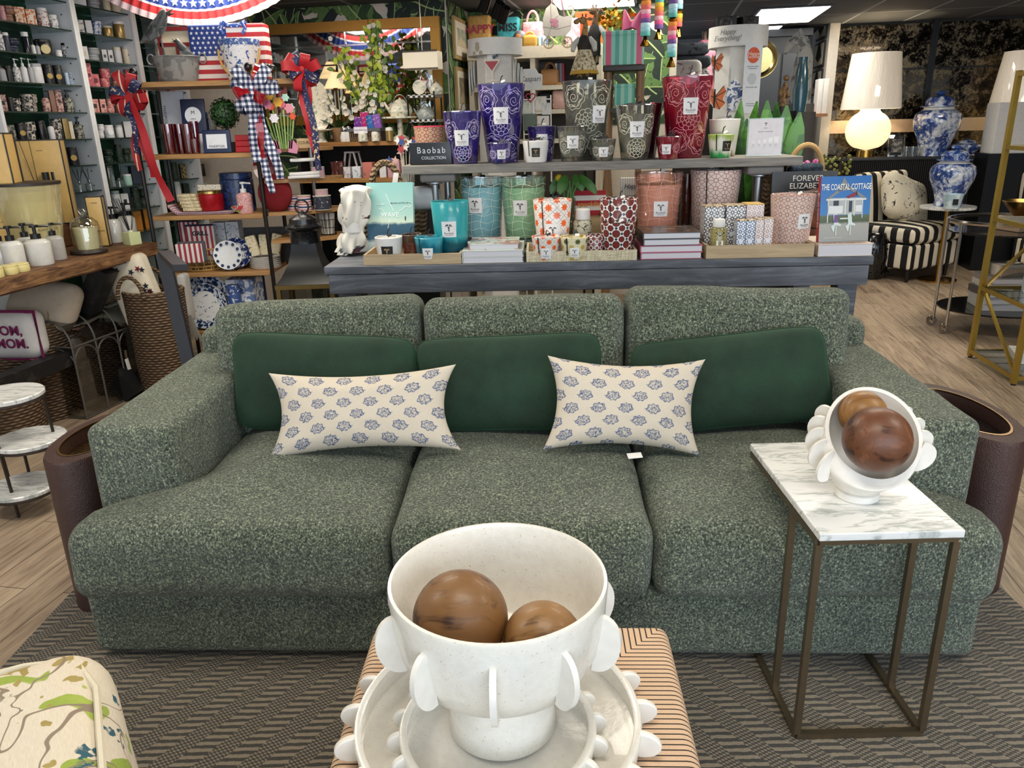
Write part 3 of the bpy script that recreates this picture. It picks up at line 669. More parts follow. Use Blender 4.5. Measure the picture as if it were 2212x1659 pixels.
def candle(fr,u,vt,wt,wb,y,z,label,glasscol=None,wax='#5b4a8a',solid=None,prnt=None,lab=('w',.30,.5),pcol='#cfc3e6',fill=.86,tagc=True,lw=.40,n=48,seed=1,ang=0.,group=None,h=None,labu=0.,inner=None):
    """a glass or glazed candle; sizes come from its outline in the photo, standing on height z at depth y of the frame"""
    b = fr.at(u,vt,y);h = h or b.z - z;p = fr.w(b.x,y,z);k = 1/PPM(p + Vector((0,0,h)));k2 = 1/PPM(p);rt = wt*k/2;rb = wb*k2/2
    t = thing('candle',label,'candle',p,fr.yaw,group)
    R = lambda zz: rb + (rt - rb) * (zz / h)
    if solid is None:
        MB().lathe([(.0001,0),(rb*.96,0),(rb,.004),(rt,h),(rt - .004,h),(R(h*fill) - .004,h*fill)],n).build('glass_vessel',glasscol,t,50)
        zb = .028*h/.2 if h > .08 else .012
        MB().lathe([(.0001,zb),(R(zb) - .0042,zb),(R(h*fill) - .0042,h*fill),(.0001,h*fill - .002)],n).build('wax',plain(wax,.45),t,50)
        MB().lathe([(rt - .004,h - .001),(rt - .002,h + .0018),(rt + .0003,h - .001)],n).build('rim',glass('#ffffff',.35,.25,'#d8d8e2'),t)
    else:
        MB().lathe([(.0001,0),(rb*.95,0),(rb,.004),(rt,h - .002),(rt - .002,h),(rt - .0055,h - .001),(R(h*.84) - .0055,h*.84),(.0001,h*.84)],n).build('vessel',solid if not callable(solid) else solid(2*pi*(rt + rb)/2),t,50)
        if inner: MB().lathe([(.0001,h*.842),(R(h*.84) - .006,h*.842)],n).build('wax',plain(inner,.5),t)
    for i in range(1 if h < .14 else 3): MB().tube([(.3*rb*(i - 1),0,h*fill - .005),(.3*rb*(i - 1),.002,min(h*.97,h*fill + .014))],.0012,5).build('wick',plain('#d8cfbe',.8),t)
    def on(a,zz,off=.0012): r = R(zz) + off;return Vector((r*sin(a),-r*cos(a),zz)),Vector((sin(a),-cos(a),-(rt - rb)/h)).normalized()
    def draw(mb,pl,w_):
        q = [on(a,zz) for a,zz in pl];mb.ribbon([x[0] for x in q],w_,[x[1] for x in q])
    if prnt:
        mb = MB();lwid = .0019 if h > .2 else .0014
        if prnt == 'rose':
            S = .165*h if h > .3 else (.19*h if h > .2 else .24*h);rr = random.Random(seed)
            spots = [(-.66,.80),(.62,.78),(-.05,.50),(-.62,.22),(.62,.20),(2.2,.7),(3.4,.4),(-2.2,.4)] if h > .3 else ([(-.72,.66),(.76,.66),(.02,.22),(2.3,.5),(-2.3,.4)] if h > .16 else [(-.68,.45),(.66,.5),(2.4,.5),(-2.4,.5)])
            for i,(a,zz) in enumerate(spots):
                zc = zz*h
                for L in (roses(seed + i) if i % 3 != 2 else mums(seed + i)):
                    draw(mb,[(a + ang + px_*S/R(zc),min(h*.995,max(.004,zc + pz*S))) for px_,pz in L],lwid)
        elif prnt == 'net':
            for i in range(11): draw(mb,[(2*pi*i/11 + .07*sin(j*.7 + i*2),h*(.01 + .98*j/20)) for j in range(21)],.0022)
            for i in range(9): draw(mb,[(2*pi*j/60,h*(.06 + .105*i) + .006*sin(j*.63 + i)) for j in range(61)],.0022)
        if mb.f: mb.build('line_print',plain(pcol,.6),t,0)
    if lab:
        kind,zc,ww = lab;S = ww*h if h < .14 else ww*h;S = min(S,1.1*rb);zc = zc*h;c = plain('#e9e6e6' if kind == 'w' else '#0e0e10',.55)
        mb = MB();nn = 6
        for i in range(nn):
            a0,a1 = labu + (-.5 + i/nn)*S*.92/R(zc),labu + (-.5 + (i + 1)/nn)*S*.92/R(zc);mb.add([on(a0,zc - S/2,.002)[0],on(a1,zc - S/2,.002)[0],on(a1,zc + S/2,.002)[0],on(a0,zc + S/2,.002)[0]],[(0,1,2,3)])
        lo = mb.build('label',c,t,0);pn_,nn_ = on(labu,zc + S*.14,.0032);tilt = math.atan2((rt - rb),h)
        ink = plain('#2a2622' if kind == 'w' else '#b89a62',.6)
        em = flat([[(x*S*.5,zz*S*.5) for x,zz in q] for q in TREE]).build('emblem',ink,lo,0);em.location = pn_;em.rotation_euler = (-tilt,0,labu)
        if S > .022: text('Baobab',S*.17,plain('#6d6a6c' if kind == 'w' else '#b89a62',.6),lo,on(labu,zc - S*.24,.0045)[0],(R_(90) - tilt,0,labu),space=1.25)
        if S > .03: text('COLLECTION',S*.07,plain('#8b898a',.6),lo,on(labu,zc - S*.37,.0045)[0],(R_(90) - tilt,0,labu),space=1.1)
    if tagc:
        bl = plain('#101012',.6);rr = random.Random(seed*7 + int(u));mb = MB();a = rr.uniform(-.6,.2)
        mb.ribbon([Vector((-rt*.7,-rt*.35,h + .002)),Vector((-rt*.2,-rt*.5,h + .010)),Vector((rt*.15,-rt*.45,h + .006)),Vector((rt*.6,-rt*.3,h + .003))],.005,[(0,-.4,1)]*4)
        mb.ribbon([Vector((0,-rt*.48,h + .008)),Vector((.004,-rt*.4,h + .028)),Vector((.012,-rt*.38,h + .036 if h > .1 else h + .02))],.005,[(0,-1,.2)]*3)
        if rr.random() < .45: mb.ribbon([on(-.55,h*q,.004)[0] for q in (1.,.8,.6,.45,.3)],.005,[on(-.55,h*q)[1] for q in (1.,.8,.6,.45,.3)])
        mb.build('black_ribbon',bl,t,0)
        tg = MB().box(.020,.0012,.012,(.012,-rt*.5,h + .010),0,Matrix.Rotation(a,4,'Y') @ RT(-40,'X')).build('hang_tag',plain('#e5e3df',.6) if rr.random() < .4 else bl,t)
    return t
# ------------------------------------------------------------------ grey display table and its raised shelf
TF = Fr((-.814,3.362),R_(-2.29));TZ = .95;SZ = 1.352
def mat_greywood():
    g = G('grey_stained_timber');c = g.map(g.coord(),scale=(1.6,14,14));n = g.noise(c,1.6,6.,.65,1.2);n2 = g.noise(g.coord(),4.,3.);k = g.n('TexVoronoi',{'Vector': g.map(g.coord(),scale=(1.3,6,6)),'Scale': 1.2},0)
    f = g.M('ADD',g.M('MULTIPLY',n,.8),g.M('MULTIPLY',n2,.25));col = g.ramp(f,[(.32,'#34373e'),(.56,'#575b64'),(.8,'#868b95')]);col = g.mix(g.step(k,.05,.10),'#2b2b2f',col)
    g.bump(n,.2,.003);return g.fin(col,.55)
GW = mat_greywood();GW2 = wood('#57534e','#8f8a83',0,.6)
t = thing('display_table','long grey stained timber display table behind the sofa','table',TF.w(1.19,.37,0),TF.yaw);m = MB()
for i in range(5): m.rbox(2.38,.146,.036,(0,-.37 + .074 + i*.149,TZ - .018),.004,2)
m.build('tabletop',GW,t)
MB().rbox(2.35,.03,.085,(0,-.352,.87),.004,2).build('front_apron',GW,t);MB().rbox(2.35,.03,.085,(0,.352,.87),.004,2).build('rear_apron',GW,t)
for sx in (-1,1): MB().rbox(.03,.66,.085,(sx*1.15,0,.87),.004,2).build('side_apron',GW,t)
for sx in (-1,1):
    for sy in (-1,1): MB().rbox(.085,.085,.826,(sx*1.105,sy*.29,.413),.004,2).build('leg',GW,t)
t = thing('display_riser','weathered grey plank shelf on steel pipe legs standing on the display table','shelf',TF.w(1.24,.55,TZ),TF.yaw)
MB().rbox(1.86,.31,.041,(0,0,SZ - TZ - .021),.004,3).build('plank',GW2,t)
for x in (-.77,.77):
    MB().rbox(.17,.27,.04,(x,0,.341),.012,2).build('support_block',plain('#6d6a6a',.6),t)
    for y in (-.09,.09):
        MB().lathe([(.0001,0),(.04,0),(.04,.006),(.0165,.012),(.0165,.308),(.04,.314),(.04,.320),(.0001,.320)],20).build('pipe_leg',metal('#8f9296',.35),t).location = (x + (.02 if y > 0 else -.02),y,.0005)
PUR = glass('#b9b2e2',.08,.30,'#3a2c86');GRY = glass('#d6d6d0',.08,.16,'#77786f');RED = glass('#e07f98',.08,.34,'#a3123a');GA = dict(group='rose-print candles on the raised shelf')
Z = SZ + .0005
candle(TF,998,241,84,60,.475,Z,'medium purple rose-print candle just right of the black sign',PUR,'#6a559c',prnt='rose',lab=('w',.50,.30),seed=3,**GA)
candle(TF,1082,182,104,66,.56,Z,'tallest purple rose-print candle on the raised shelf',PUR,'#43328a',prnt='rose',lab=('w',.60,.21),seed=8,**GA)
candle(TF,1080,309,54,44,.43,Z,'smallest purple rose-print candle, in front of the tallest purple one',PUR,'#8a7aa8',prnt='rose',lab=('w',.45,.46),seed=4,labu=.15,**GA)
candle(TF,1170,273,62,46,.58,Z,'purple rose-print candle half hidden behind the small white candle',PUR,'#5a489a',prnt='rose',lab=('w',.6,.36),seed=6,**GA)
candle(TF,1157,304,57,46,.43,Z,'small glossy white candle with black label on the raised shelf',solid=plain('#e6e3df',.25,coat=.4),lab=('b',.47,.42),seed=2,inner='#e9e2d4',**GA)
candle(TF,1236,273,66,47,.445,Z,'medium grey rose-print candle left of the smallest grey candle',GRY,'#9b9c95',prnt='rose',lab=('w',.56,.36),pcol='#e3dfcf',seed=12,**GA)
candle(TF,1268,176,108,72,.60,Z,'tallest grey rose-print candle on the raised shelf',GRY,'#83847a',prnt='rose',lab=('w',.58,.22),pcol='#dcd8c4',seed=10,fill=.78,labu=.55,**GA)
candle(TF,1302,301,58,44,.44,Z,'smallest grey rose-print candle, dark smoky glass',GRY,'#8d8c83',prnt='rose',lab=('w',.42,.46),pcol='#ded9cc',seed=14,**GA)
candle(TF,1373,227,88,58,.46,Z,'large grey rose-print candle at the centre right of the raised shelf',GRY,'#9a988b',prnt='rose',lab=('w',.56,.31),pcol='#e6e0c9',seed=16,fill=.84,**GA)
candle(TF,1392,224,80,54,.63,Z,'dark burgundy candle hidden behind the large grey rose-print candle',glass('#6a1f35',.1,.6,'#3d0a1c'),'#4d0f22',lab=None,seed=17,tagc=False,**GA)
candle(TF,1486,166,110,74,.54,Z,'tallest candle, crimson glass with pink rose print',RED,'#a00f33',prnt='rose',lab=('w',.64,.20),pcol='#e79aa2',seed=18,**GA)
candle(TF,1445,295,56,40,.43,Z,'smallest crimson rose-print candle in front of the tallest crimson one',RED,'#8d1436',prnt='rose',lab=('w',.45,.44),pcol='#e79aa2',seed=20,labu=-.35,**GA)
def brush(a,b,c_):
    g = G('brush_glaze');x,y,z = g.xyz(g.coord());n = g.noise(g.map(g.coord(),scale=(30,30,8)),1.,3.);v = g.M('ADD',g.M('MULTIPLY',z,10.),g.M('MULTIPLY',g.M('SUBTRACT',n,.5),.9))
    return g.fin(g.ramp(v,[(.05,a),(.35,b),(.7,b),(.95,c_)]),.3,coat=.3)
candle(TF,1566,257,66,50,.60,Z,'white flared candle with painted flames behind the small green candle',solid=brush('#8a7a40','#e6e0d8','#e6e0d8'),lab=None,seed=22,inner='#e8e0d2',**GA)
candle(TF,1558,290,56,42,.46,Z,'small white and green brush-glazed candle with black label',solid=brush('#2f9a4e','#e4e2d2','#9fb75c'),lab=('b',.5,.44),seed=24,inner='#e9e4d4',labu=.35,**GA)
# black sign
p = TF.at(932,355,.44);t = thing('brand_sign','black block sign with silver lettering at the left end of the raised shelf','sign',TF.w(p.x,.45,Z),TF.yaw - R_(3))
MB().rbox(.200,.035,.100,(0,0,.05),.002,1).build('block',plain('#0a0a0c',.25),t);sil = plain('#c9ccd4',.4)
text('Baobab',.040,sil,t,(.004,-.0178,.064),space=1.3,sx=.92);text('COLLECTION',.019,sil,t,(.014,-.0178,.030),space=1.0)
# acrylic price card
p = TF.at(1650,327,.47);t = thing('card_holder','clear acrylic card holder with white size-guide card at the right end of the raised shelf','sign',TF.w(p.x,.47,Z),TF.yaw)
hh = TF.at(1650,257,.47).z - Z;MB().box(.165,.003,hh,(0,0,hh/2 + .004),0).build('acrylic_sheet',glass('#f4f6f8',.04),t);MB().box(.165,.05,.004,(0,.01,.002)).build('acrylic_foot',glass('#f4f6f8',.04),t)
cdp = MB().box(.155,.0012,hh - .008,(0,-.0025,hh/2 + .004)).build('card',plain('#e9e3e6',.6),t)
em = flat([[(x*.016,zz*.016 + hh*.86) for x,zz in q] for q in TREE],-.0036).build('emblem',INK,cdp,0)
text('Baobab',.006,plain('#8a8488',.6),cdp,(0,-.0035,hh*.76));text('THE ART OF SCENTING',.0065,plain('#8a8488',.6),cdp,(0,-.0035,hh*.66))
for i in range(5):
    hz = .008 + .005*i;x = -.052 + .026*i;flat([[(x - .3*hz,hh*.36),(x + .3*hz,hh*.36),(x + .42*hz,hh*.36 + hz),(x - .42*hz,hh*.36 + hz)]],-.0035).build('candle_icon',plain('#f7f4f2',.6),cdp,0);text('MAX',.004,plain('#8a8488',.6),cdp,(x,-.0035,hh*.31));text('24 h',.0035,plain('#8a8488',.6),cdp,(x,-.0035,hh*.26))
# ------------------------------------------------------------------ lower level: trays
def tray(label,u0,u1,v0,v1,dep,m,inner):
    a,b = TF.on(u0,v1,TZ),TF.on(u1,v1,TZ);h = TF.at((u0 + u1)/2,v0,.02).z - TZ;wd = b.x - a.x
    t = thing('display_tray',label,'tray',TF.w((a.x + b.x)/2,.02 + dep/2,TZ + .0005),TF.yaw,'trays on the display table');mb = MB()
    MB().box2(-wd/2,wd/2,-dep/2,dep/2,0,.008).build('bottom',inner,t)
    for x0,x1,y0,y1 in ((-wd/2,wd/2,-dep/2,-dep/2 + .01),(-wd/2,wd/2,dep/2 - .01,dep/2),(-wd/2,-wd/2 + .01,-dep/2 + .01,dep/2 - .01),(wd/2 - .01,wd/2,-dep/2 + .01,dep/2 - .01)): MB().box2(x0,x1,y0,y1,.008,h).build('wall_panel',m,t)
    return t
def mat_raffia():
    g = G('raffia');c = g.coord();a = g.noise(g.map(c,scale=(1,1,.1)),220.,2.);b = g.noise(g.map(c,scale=(.08,.08,1)),260.,2.);return g.fin(g.ramp(g.M('MULTIPLY',g.M('ADD',a,b),.5),[(.35,'#a39474'),(.6,'#d9cfb4')]),.8)
TAN = wood('#9c8466','#c2ab88',0,.6);RAF = mat_raffia()
tray('natural wood tray at the left, holding white and teal candles',787,995,549,573,.28,TAN,TAN);tray('cream raffia tray in the middle, holding orange star and red geometric candles',1137,1380,542,568,.28,RAF,RAF);tray('tan tray at the right, holding lattice boxes and a pink candle',1522,1762,529,557,.30,TAN,TAN)
TB = TZ + .009
GB = dict(group='candles on the lower table level')
candle(TF,839,511,60,50,.085,TB,'small white candle with black label in the left wooden tray',solid=plain('#e4e2df',.3,coat=.3),lab=('b',.42,.5),seed=31,inner='#ece6da',**GB)
candle(TF,888,506,46,40,.15,TB,'small brown paisley-print glass candle behind the small teal one',glass('#b09080',.1,.6,'#6b4a35'),'#7a5a44',lab=None,seed=33,prnt='rose',pcol='#a33a2c',**GB)
candle(TF,926,511,62,52,.075,TB,'small teal glazed candle at the front of the left tray',solid=brush('#0f3f4c','#16687c','#3fa3b5'),lab=('w',.36,.46),seed=35,inner='#1f8a9c',**GB)
candle(TF,971,434,82,66,.17,TB,'large teal glazed candle in the left wooden tray',solid=brush('#0c3b49','#0f5564','#2a9aa0'),lab=('w',.53,.28),seed=37,inner='#15757f',**GB)
candle(TF,1040,383,94,74,.56,TZ + .0005,'tall aqua blue candle with wavy net print under the raised shelf',glass('#eef8fa',.08,.04,'#8fb9c2'),'#9fcdd4',prnt='net',lab=('w',.62,.22),pcol='#cfe3dc',seed=39,fill=.87,labu=-.3,**GB)
candle(TF,1130,382,98,76,.53,TZ + .0005,'tall pale green candle with wavy net print under the raised shelf',glass('#eef8f0',.08,.04,'#9cc2a2'),'#b9dcb2',prnt='net',lab=('w',.58,.22),pcol='#d9e8c9',seed=41,fill=.86,labu=-.15,**GB)
candle(TF,1193,430,84,64,.20,TB,'large white candle with orange star print in the cream tray',solid=lambda c: geo_mat('star',c),lab=('w',.44,.30),seed=43,inner='#eadfd2',**GB)
candle(TF,1179,509,62,50,.065,TB,'small white candle with orange star print at the front of the cream tray',solid=lambda c: geo_mat('star',c),lab=('w',.30,.46),seed=45,inner='#eadfd2',**GB)
candle(TF,1240,510,62,50,.06,TB,'small cream candle with olive palm print at the front of the cream tray',solid=lambda c: geo_mat('palm',c),lab=('w',.34,.44),seed=47,inner='#e6dfc8',**GB)
candle(TF,1337,428,84,64,.20,TB,'largest red and white geometric candle, black label, in the cream tray',solid=lambda c: geo_mat('red',c),lab=('b',.43,.34),seed=49,inner='#d9c0b4',**GB)
candle(TF,1334,479,74,60,.085,TB,'medium red and white geometric candle in front of the largest one',solid=lambda c: geo_mat('red',c),lab=None,seed=51,inner='#d9c0b4',**GB)
candle(TF,1285,506,40,34,.075,TB,'small red geometric candle left of the medium one in the cream tray',solid=lambda c: geo_mat('red',c),lab=None,seed=53,tagc=False,**GB)
candle(TF,1423,372,104,78,.50,TZ + .0005,'tall pink candle with faint net print under the raised shelf',glass('#fdeae4',.08,.05,'#d59c88'),'#e8b7a3',prnt='net',lab=('w',.52,.21),pcol='#e3b4a2',seed=55,fill=.84,**GB)
candle(TF,1547,366,108,84,.55,TZ + .0005,'tall blush lattice-print candle behind the patterned boxes',glasscol=lattice_mat('blush_lattice','#e2cfc9','#a3776a',.0375,uv=True,flat2=.6),wax='#e2cfc9',lab=None,seed=57,fill=.84,**GB)
candle(TF,1485,375,26,22,.62,TZ + .0005,'narrow dark red glass candle between the two tall pink candles',glass('#5a1a18',.1,.6,'#3d0b0a'),'#4a100e',lab=None,seed=58,tagc=False,**GB)
pc = candle(TF,1714,420,94,74,.16,TB,'blush lattice-print candle with gold rim at the right of the tan tray',glasscol=lattice_mat('blush_lattice_small','#e0c7bd','#9f7264',.032,uv=True,flat2=.6),wax='#dcbcae',lab=('w',.56,.26),seed=59,fill=.84,labu=.35,**GB)
# reed diffusers in the trays
def diffuser(label,u,vt,vc,w_,y,z,body,cap):
    b = TF.at(u,vt,y);h = b.z - z;hc = TF.at(u,vc,y).z - z;p = TF.w(b.x,y,z);r = w_/PPM(p)/2
    t = thing('diffuser_bottle',label,'bottle',p,TF.yaw);MB().lathe([(.0001,0),(r*.95,0),(r,.004),(r,hc - .012),(r*.85,hc - .002),(r*.5,hc),(.0001,hc)],32).build('bottle',body,t);MB().lathe([(.0001,hc),(r*.72,hc),(r*.78,hc + .003),(r*.74,h - .003),(r*.68,h),(r*.3,h),(.0001,h - .004)],32).build('cap',cap,t)
    MB().ribbon([Vector((-r*.5,-r*.9,hc - .02)),Vector((0,-r*1.03,hc - .035)),Vector((r*.5,-r*.9,hc - .02))],.004,[(0,-1,0)]*3).build('black_ribbon',plain('#101012',.6),t,0)
    lb = MB().add([(-r*.42,-r*.98,hc*.15),(r*.42,-r*.98,hc*.15),(r*.42,-r*.98,hc*.55),(-r*.42,-r*.98,hc*.55)],[(0,1,2,3)]).build('label',plain('#e4e2df',.6),t);return t
CAP = plain('#e3e0da',.5)
diffuser('olive lattice diffuser bottle with white cap behind the palm-print candle',1259,451,474,41,.25,TB,printed('#d8d2b6','#55592f',60.,.55),CAP)
diffuser('black and gold mosaic diffuser bottle with white cap in the tan tray',1554,473,490,34,.06,TB,lattice_mat('black_gold','#a89c62','#14130f',.014,.25,True,.16),CAP)
# lattice boxes
def pbox(label,u0,u1,vt,y,z,dep,m,lid,lab=True,name='gift_box'):
    a,b = TF.at(u0,vt,y),TF.at(u1,vt,y);wd = b.x - a.x;h = a.z - z;t = thing(name,label,'box',TF.w((a.x + b.x)/2,y + dep/2,z),TF.yaw,'lattice-print gift boxes');MB().rbox(wd,dep,h - .004,(0,0,(h - .004)/2),.0015,1).build('carton',m,t);MB().rbox(wd,dep,.004,(0,0,h - .002),.0012,1).build('lid',lid,t)
    if lab: MB().box(wd*.5,.001,.018,(0,-dep/2 - .0006,h*.38)).build('label',plain('#dfe3ee',.6),t)
lb_ = lattice_mat('navy_lattice','#e9e6e2','#242a40',.026,uv=False,lw=1.7);lp = lattice_mat('pink_lattice','#efe4e1','#a58a86',.022,uv=False,lw=1.6);lbl = lattice_mat('blue_lattice','#eef0f4','#284878',.022,uv=False,lw=1.7)
ltop = printed('#d9c3a0','#2a2522',90.,.5)
pbox('tall navy lattice gift box, left one at the back of the tan tray',1524,1566,446,.165,TB,.10,lb_,ltop);pbox('tall navy lattice gift box, right one at the back of the tan tray',1570,1612,444,.17,TB,.10,lb_,ltop);pbox('pink lattice gift box with gold lid at the back of the tan tray',1614,1652,441,.175,TB,.10,lp,plain('#c9a75e',.4),False)
pbox('small blue lattice gift box, left of the four small ones',1594,1613,476,.06,TB,.055,lbl,ltop);pbox('small blue lattice gift box, second of the four small ones',1614,1633,475,.06,TB,.055,lbl,ltop);pbox('small pink lattice gift box, third of the four small ones',1634,1652,473,.06,TB,.055,lp,ltop);pbox('small pink lattice gift box, rightmost of the four small ones',1653,1672,471,.06,TB,.055,lp,ltop)
# ------------------------------------------------------------------ books
PAGE = striped([(0,'#d6d4da'),(.5,'#c6c4cc')],.003,2)
def book(label,fr,x,y,z,wd,dp,th,cover,rz=0.,cat='book',grp=None,standing=False,lean=0.,spinecol=None):
    """lying book (spine at left) or a standing one facing the aisle"""
    t = thing('book',label,cat,fr.w(x,y,z),fr.yaw + rz,grp);c = cover if not isinstance(cover,str) else plain(cover,.4)
    if not standing:
        MB().box2(-wd/2 + .004,wd/2 - .004,-dp/2 + .004,dp/2 - .004,.0025,th - .0025).build('pages',PAGE,t)
        MB().box2(-wd/2,wd/2,-dp/2,dp/2,0,.0025).build('back_cover',c,t);MB().box2(-wd/2,wd/2,-dp/2,dp/2,th - .0025,th).build('front_cover',c,t);MB().box2(-wd/2 - .001,-wd/2 + .003,-dp/2,dp/2,.0025,th - .0025).build('spine',plain(spinecol,.4) if spinecol else c,t)
    else:
        t.rotation_euler = (R_(-lean),0,fr.yaw + rz)
        MB().box2(-wd/2 + .003,wd/2 - .004,.003,th - .003,.003,dp - .003).build('pages',PAGE,t);MB().box2(-wd/2,wd/2,0,.003,0,dp).build('front_cover',c,t);MB().box2(-wd/2,wd/2,th - .003,th,0,dp).build('back_cover',c,t);MB().box2(-wd/2 - .001,-wd/2 + .003,.003,th - .003,0,dp).build('spine',plain(spinecol,.4) if spinecol else c,t)
    return t
def span(u0,u1,v,y): a,b = TF.at(u0,v,y),TF.at(u1,v,y);return (a.x + b.x)/2,b.x - a.x
def zt(u,v,y): return TF.at(u,v,y).z
GP = 'coffee-table books stacked on the display table'
x,wd = span(999,1131,565,.03);z0 = TZ + .0005;floral = printed('#cfd8cf','#b98a86',14.,.52,.2)
for lab_,th_,dx,wk,dk_,cov in (('bottom white book of the left stack',.027,0,1.,.29,'#d9d7d2'),('second white book of the left stack',.026,0,1.0,.29,'#c9cfc4'),('pink-edged book with floral cover on top of the left stack',.025,.004,.82,.22,floral)):
    book(lab_ + ' beside the wooden tray',TF,x + dx,.025 + dk_/2 + (.02 if wk < 1 else 0),z0,wd*wk,dk_,th_,cov,grp=GP,spinecol='#b06a78' if wk < 1 else None);z0 += th_ + .0004
x,wd = span(1384,1516,560,.03);z0 = TZ + .0005
for lab_,th_,wk,cov in (('bottom pink-covered book of the right stack',.029,1.,'#b0566a'),('second pink-covered book of the right stack',.029,1.02,'#b34a62'),('dark thin book, third of the right stack',.028,.92,'#3b3533'),('dark brown photo book on top of the right stack',.027,.94,printed('#3a312c','#7d5a38',10.,.6,.3))):
    b_ = book(lab_ + ' between the trays',TF,x,.03 + .12,z0,wd*wk,.24,th_,cov,grp=GP);z0 += th_ + .0004
text('RANCH',.016,plain('#c9a37a',.5),b_,(.01,-.02,.0275),(0,0,0),name='title',sx=1.1);flat([[(-.06,-.11),(.10,-.11),(.10,-.06),(-.06,-.06)]]).build('cover_photo',printed('#d08a3a','#4a2a14',40.,.5),b_,0).rotation_euler = (R_(-90),0,0);b_.children[-1].location = (0,0,.0279)
# WAVES
zb = TZ + .001
def mat_sea():
    g = G('waves_cover');x,y,z = g.xyz(g.coord());n = g.noise(g.coord(),16.,5.,.65);v = g.M('ADD',g.M('DIVIDE',z,.335),g.M('MULTIPLY',g.M('SUBTRACT',n,.5),.12));return g.fin(g.ramp(v,[(0.,'#3f6680'),(.16,'#cfdcd6'),(.22,'#3f6680'),(.28,'#2c5570'),(.42,'#31596f'),(.46,'#cfe0cc'),(.56,'#a9cfc6'),(1.,'#8cc0bd')]),.3)
wv = book('teal book with a breaking wave cover leaning at the left of the display table',TF,TF.at(842,460,.36).x,.31,zb,.225,.335,.028,mat_sea(),standing=True,lean=12,rz=R_(-4),spinecol='#7fb3ae')
w_ = plain('#f2f5f2',.5);text('WAVE',.030,w_,wv,(.0,-.001,.185),name='title',space=1.05)
mb = MB();N_ = [(0,-1,0)]
mb.ribbon([(-.02,-.0012,0.283),(.018,-.0012,0.203)],.0022,N_*2);mb.ribbon([(.0,-.0012,0.168),(-.012,-.0012,0.123)],.0022,N_*2)
mb.ribbon([(-.055,-.0012,0.213),(-.045,-.0012,0.215),(-.036,-.0012,0.210),(-.03,-.0012,0.203)],.0018,N_*4);mb.ribbon([(.045,-.0012,0.204),(.058,-.0012,0.210),(.070,-.0012,0.220),(.082,-.0012,0.224),(.094,-.0012,0.220),(.101,-.0012,0.224),(.098,-.0012,0.230),(.090,-.0012,0.235),(.095,-.0012,0.242),(.103,-.0012,0.241)],.0022,N_*10)
mb.build('title_flourish',w_,wv,0)
text('Thom Gilbert',.008,w_,wv,(-.045,-.001,.234));text('Big Surfers and Their Waves',.0085,plain('#31505a',.5),wv,(.052,-.001,.240));text('Foreword by Kelly Slater',.006,w_,wv,(-.03,-.001,.09))
fig = flat([[(.072,.158),(.076,.158),(.077,.174),(.074,.180),(.071,.174)]],-.0012).build('surfer_silhouette',plain('#1a2a33',.6),wv,0)
# FOREVER ELIZABETH
a,b = TF.at(1670,375,.40),TF.at(1812,372,.40)
fe = book('black book with white serif title and a portrait cover, behind the blush candle',TF,(a.x + b.x)/2,.37,TZ + .001,b.x - a.x,.335,.03,printed('#17130f','#241c16',8.,.6,.35),standing=True,lean=7,spinecol='#0c0b0a')
skin = printed('#8a4f36','#a8684a',12.,.5,.5);sk2 = plain('#5d3425',.6);hw = (b.x - a.x)/2
flat([[(-.02,.0),(.02 + .0,.02),(.05,.03),(.085,.02),(.10,.0)],circ(.055,22,.062,.150,.075),[(-.02,0),(.10,0),(.085,.07),(.04,.07)]],-.0010).build('portrait_face',skin,fe,0);flat([circ(.078,20,.062,.205,.052),[(-.02,.20),(.0,.10),(.01,.21)]],-.0016).build('portrait_hair',plain('#7b5f58',.6),fe,0)
tw = plain('#ece6de',.5);text('FOREVER',.036,tw,fe,(.015,-.0026,.302),name='title',sx=.98);text('ELIZABETH',.036,tw,fe,(.015,-.0026,.268),name='title',sx=.96);text('Iconic jewels and fashions of a legendary star',.0105,tw,fe,(.015,-.0026,.243),name='subtitle',sx=.9)
# COASTAL COTTAGE on a lying book
x,wd = span(1767,1885,553,.02);lb2 = book('thick lying book with red lettering at the right end of the display table',TF,x,.02 + .13,TZ + .0005,wd,.26,.052,'#d9c9bb')
text('MATT WARSHAW',.022,plain('#a8564a',.5),lb2,(0,-.105,.0525),(0,0,0),name='title',sx=1.05)
a,b = TF.at(1776,382,.08),TF.at(1897,380,.08);W2 = b.x - a.x;H2 = (a.z + b.z)/2 - TZ - .056
def mat_cottage():
    g = G('cottage_cover');x,y,z = g.xyz(g.coord());n = g.noise(g.coord(),90.,4.);v = g.M('ADD',g.M('DIVIDE',z,H2),g.M('MULTIPLY',g.M('SUBTRACT',n,.5),.03));return g.fin(g.ramp(v,[(0.,'#9a9a96'),(.27,'#aaa8a0'),(.31,'#4c5a3e'),(.40,'#5f6a4a'),(.43,'#3d7fc0'),(1.,'#2c6fb8')]),.3)
cc = book('blue photo book of a white seaside cottage, red spine, standing on the lying book',TF,(a.x + b.x)/2 + .004,.085,TZ + .0535,W2 - .012,H2 + .004,.026,mat_cottage(),standing=True,lean=7,rz=R_(6),spinecol='#b52a22')
def cq(polys,nm,col,y=-.0012): return flat([[(px_*(W2/2 - .01),pz*H2) for px_,pz in q] for q in polys],y).build(nm,plain(col,.6),cc,0)
cq([[(-.72,.42),(.72,.42),(.72,.68),(-.72,.68)]],'cottage_wall','#b9bcbc');cq([[(-.85,.66),(0,.90),(.9,.66),(.85,.63),(0,.84),(-.8,.63)],[(-.35,.78),(-.1,1.0),(.2,.80)]],'cottage_roof','#8b8f93',-.0016)
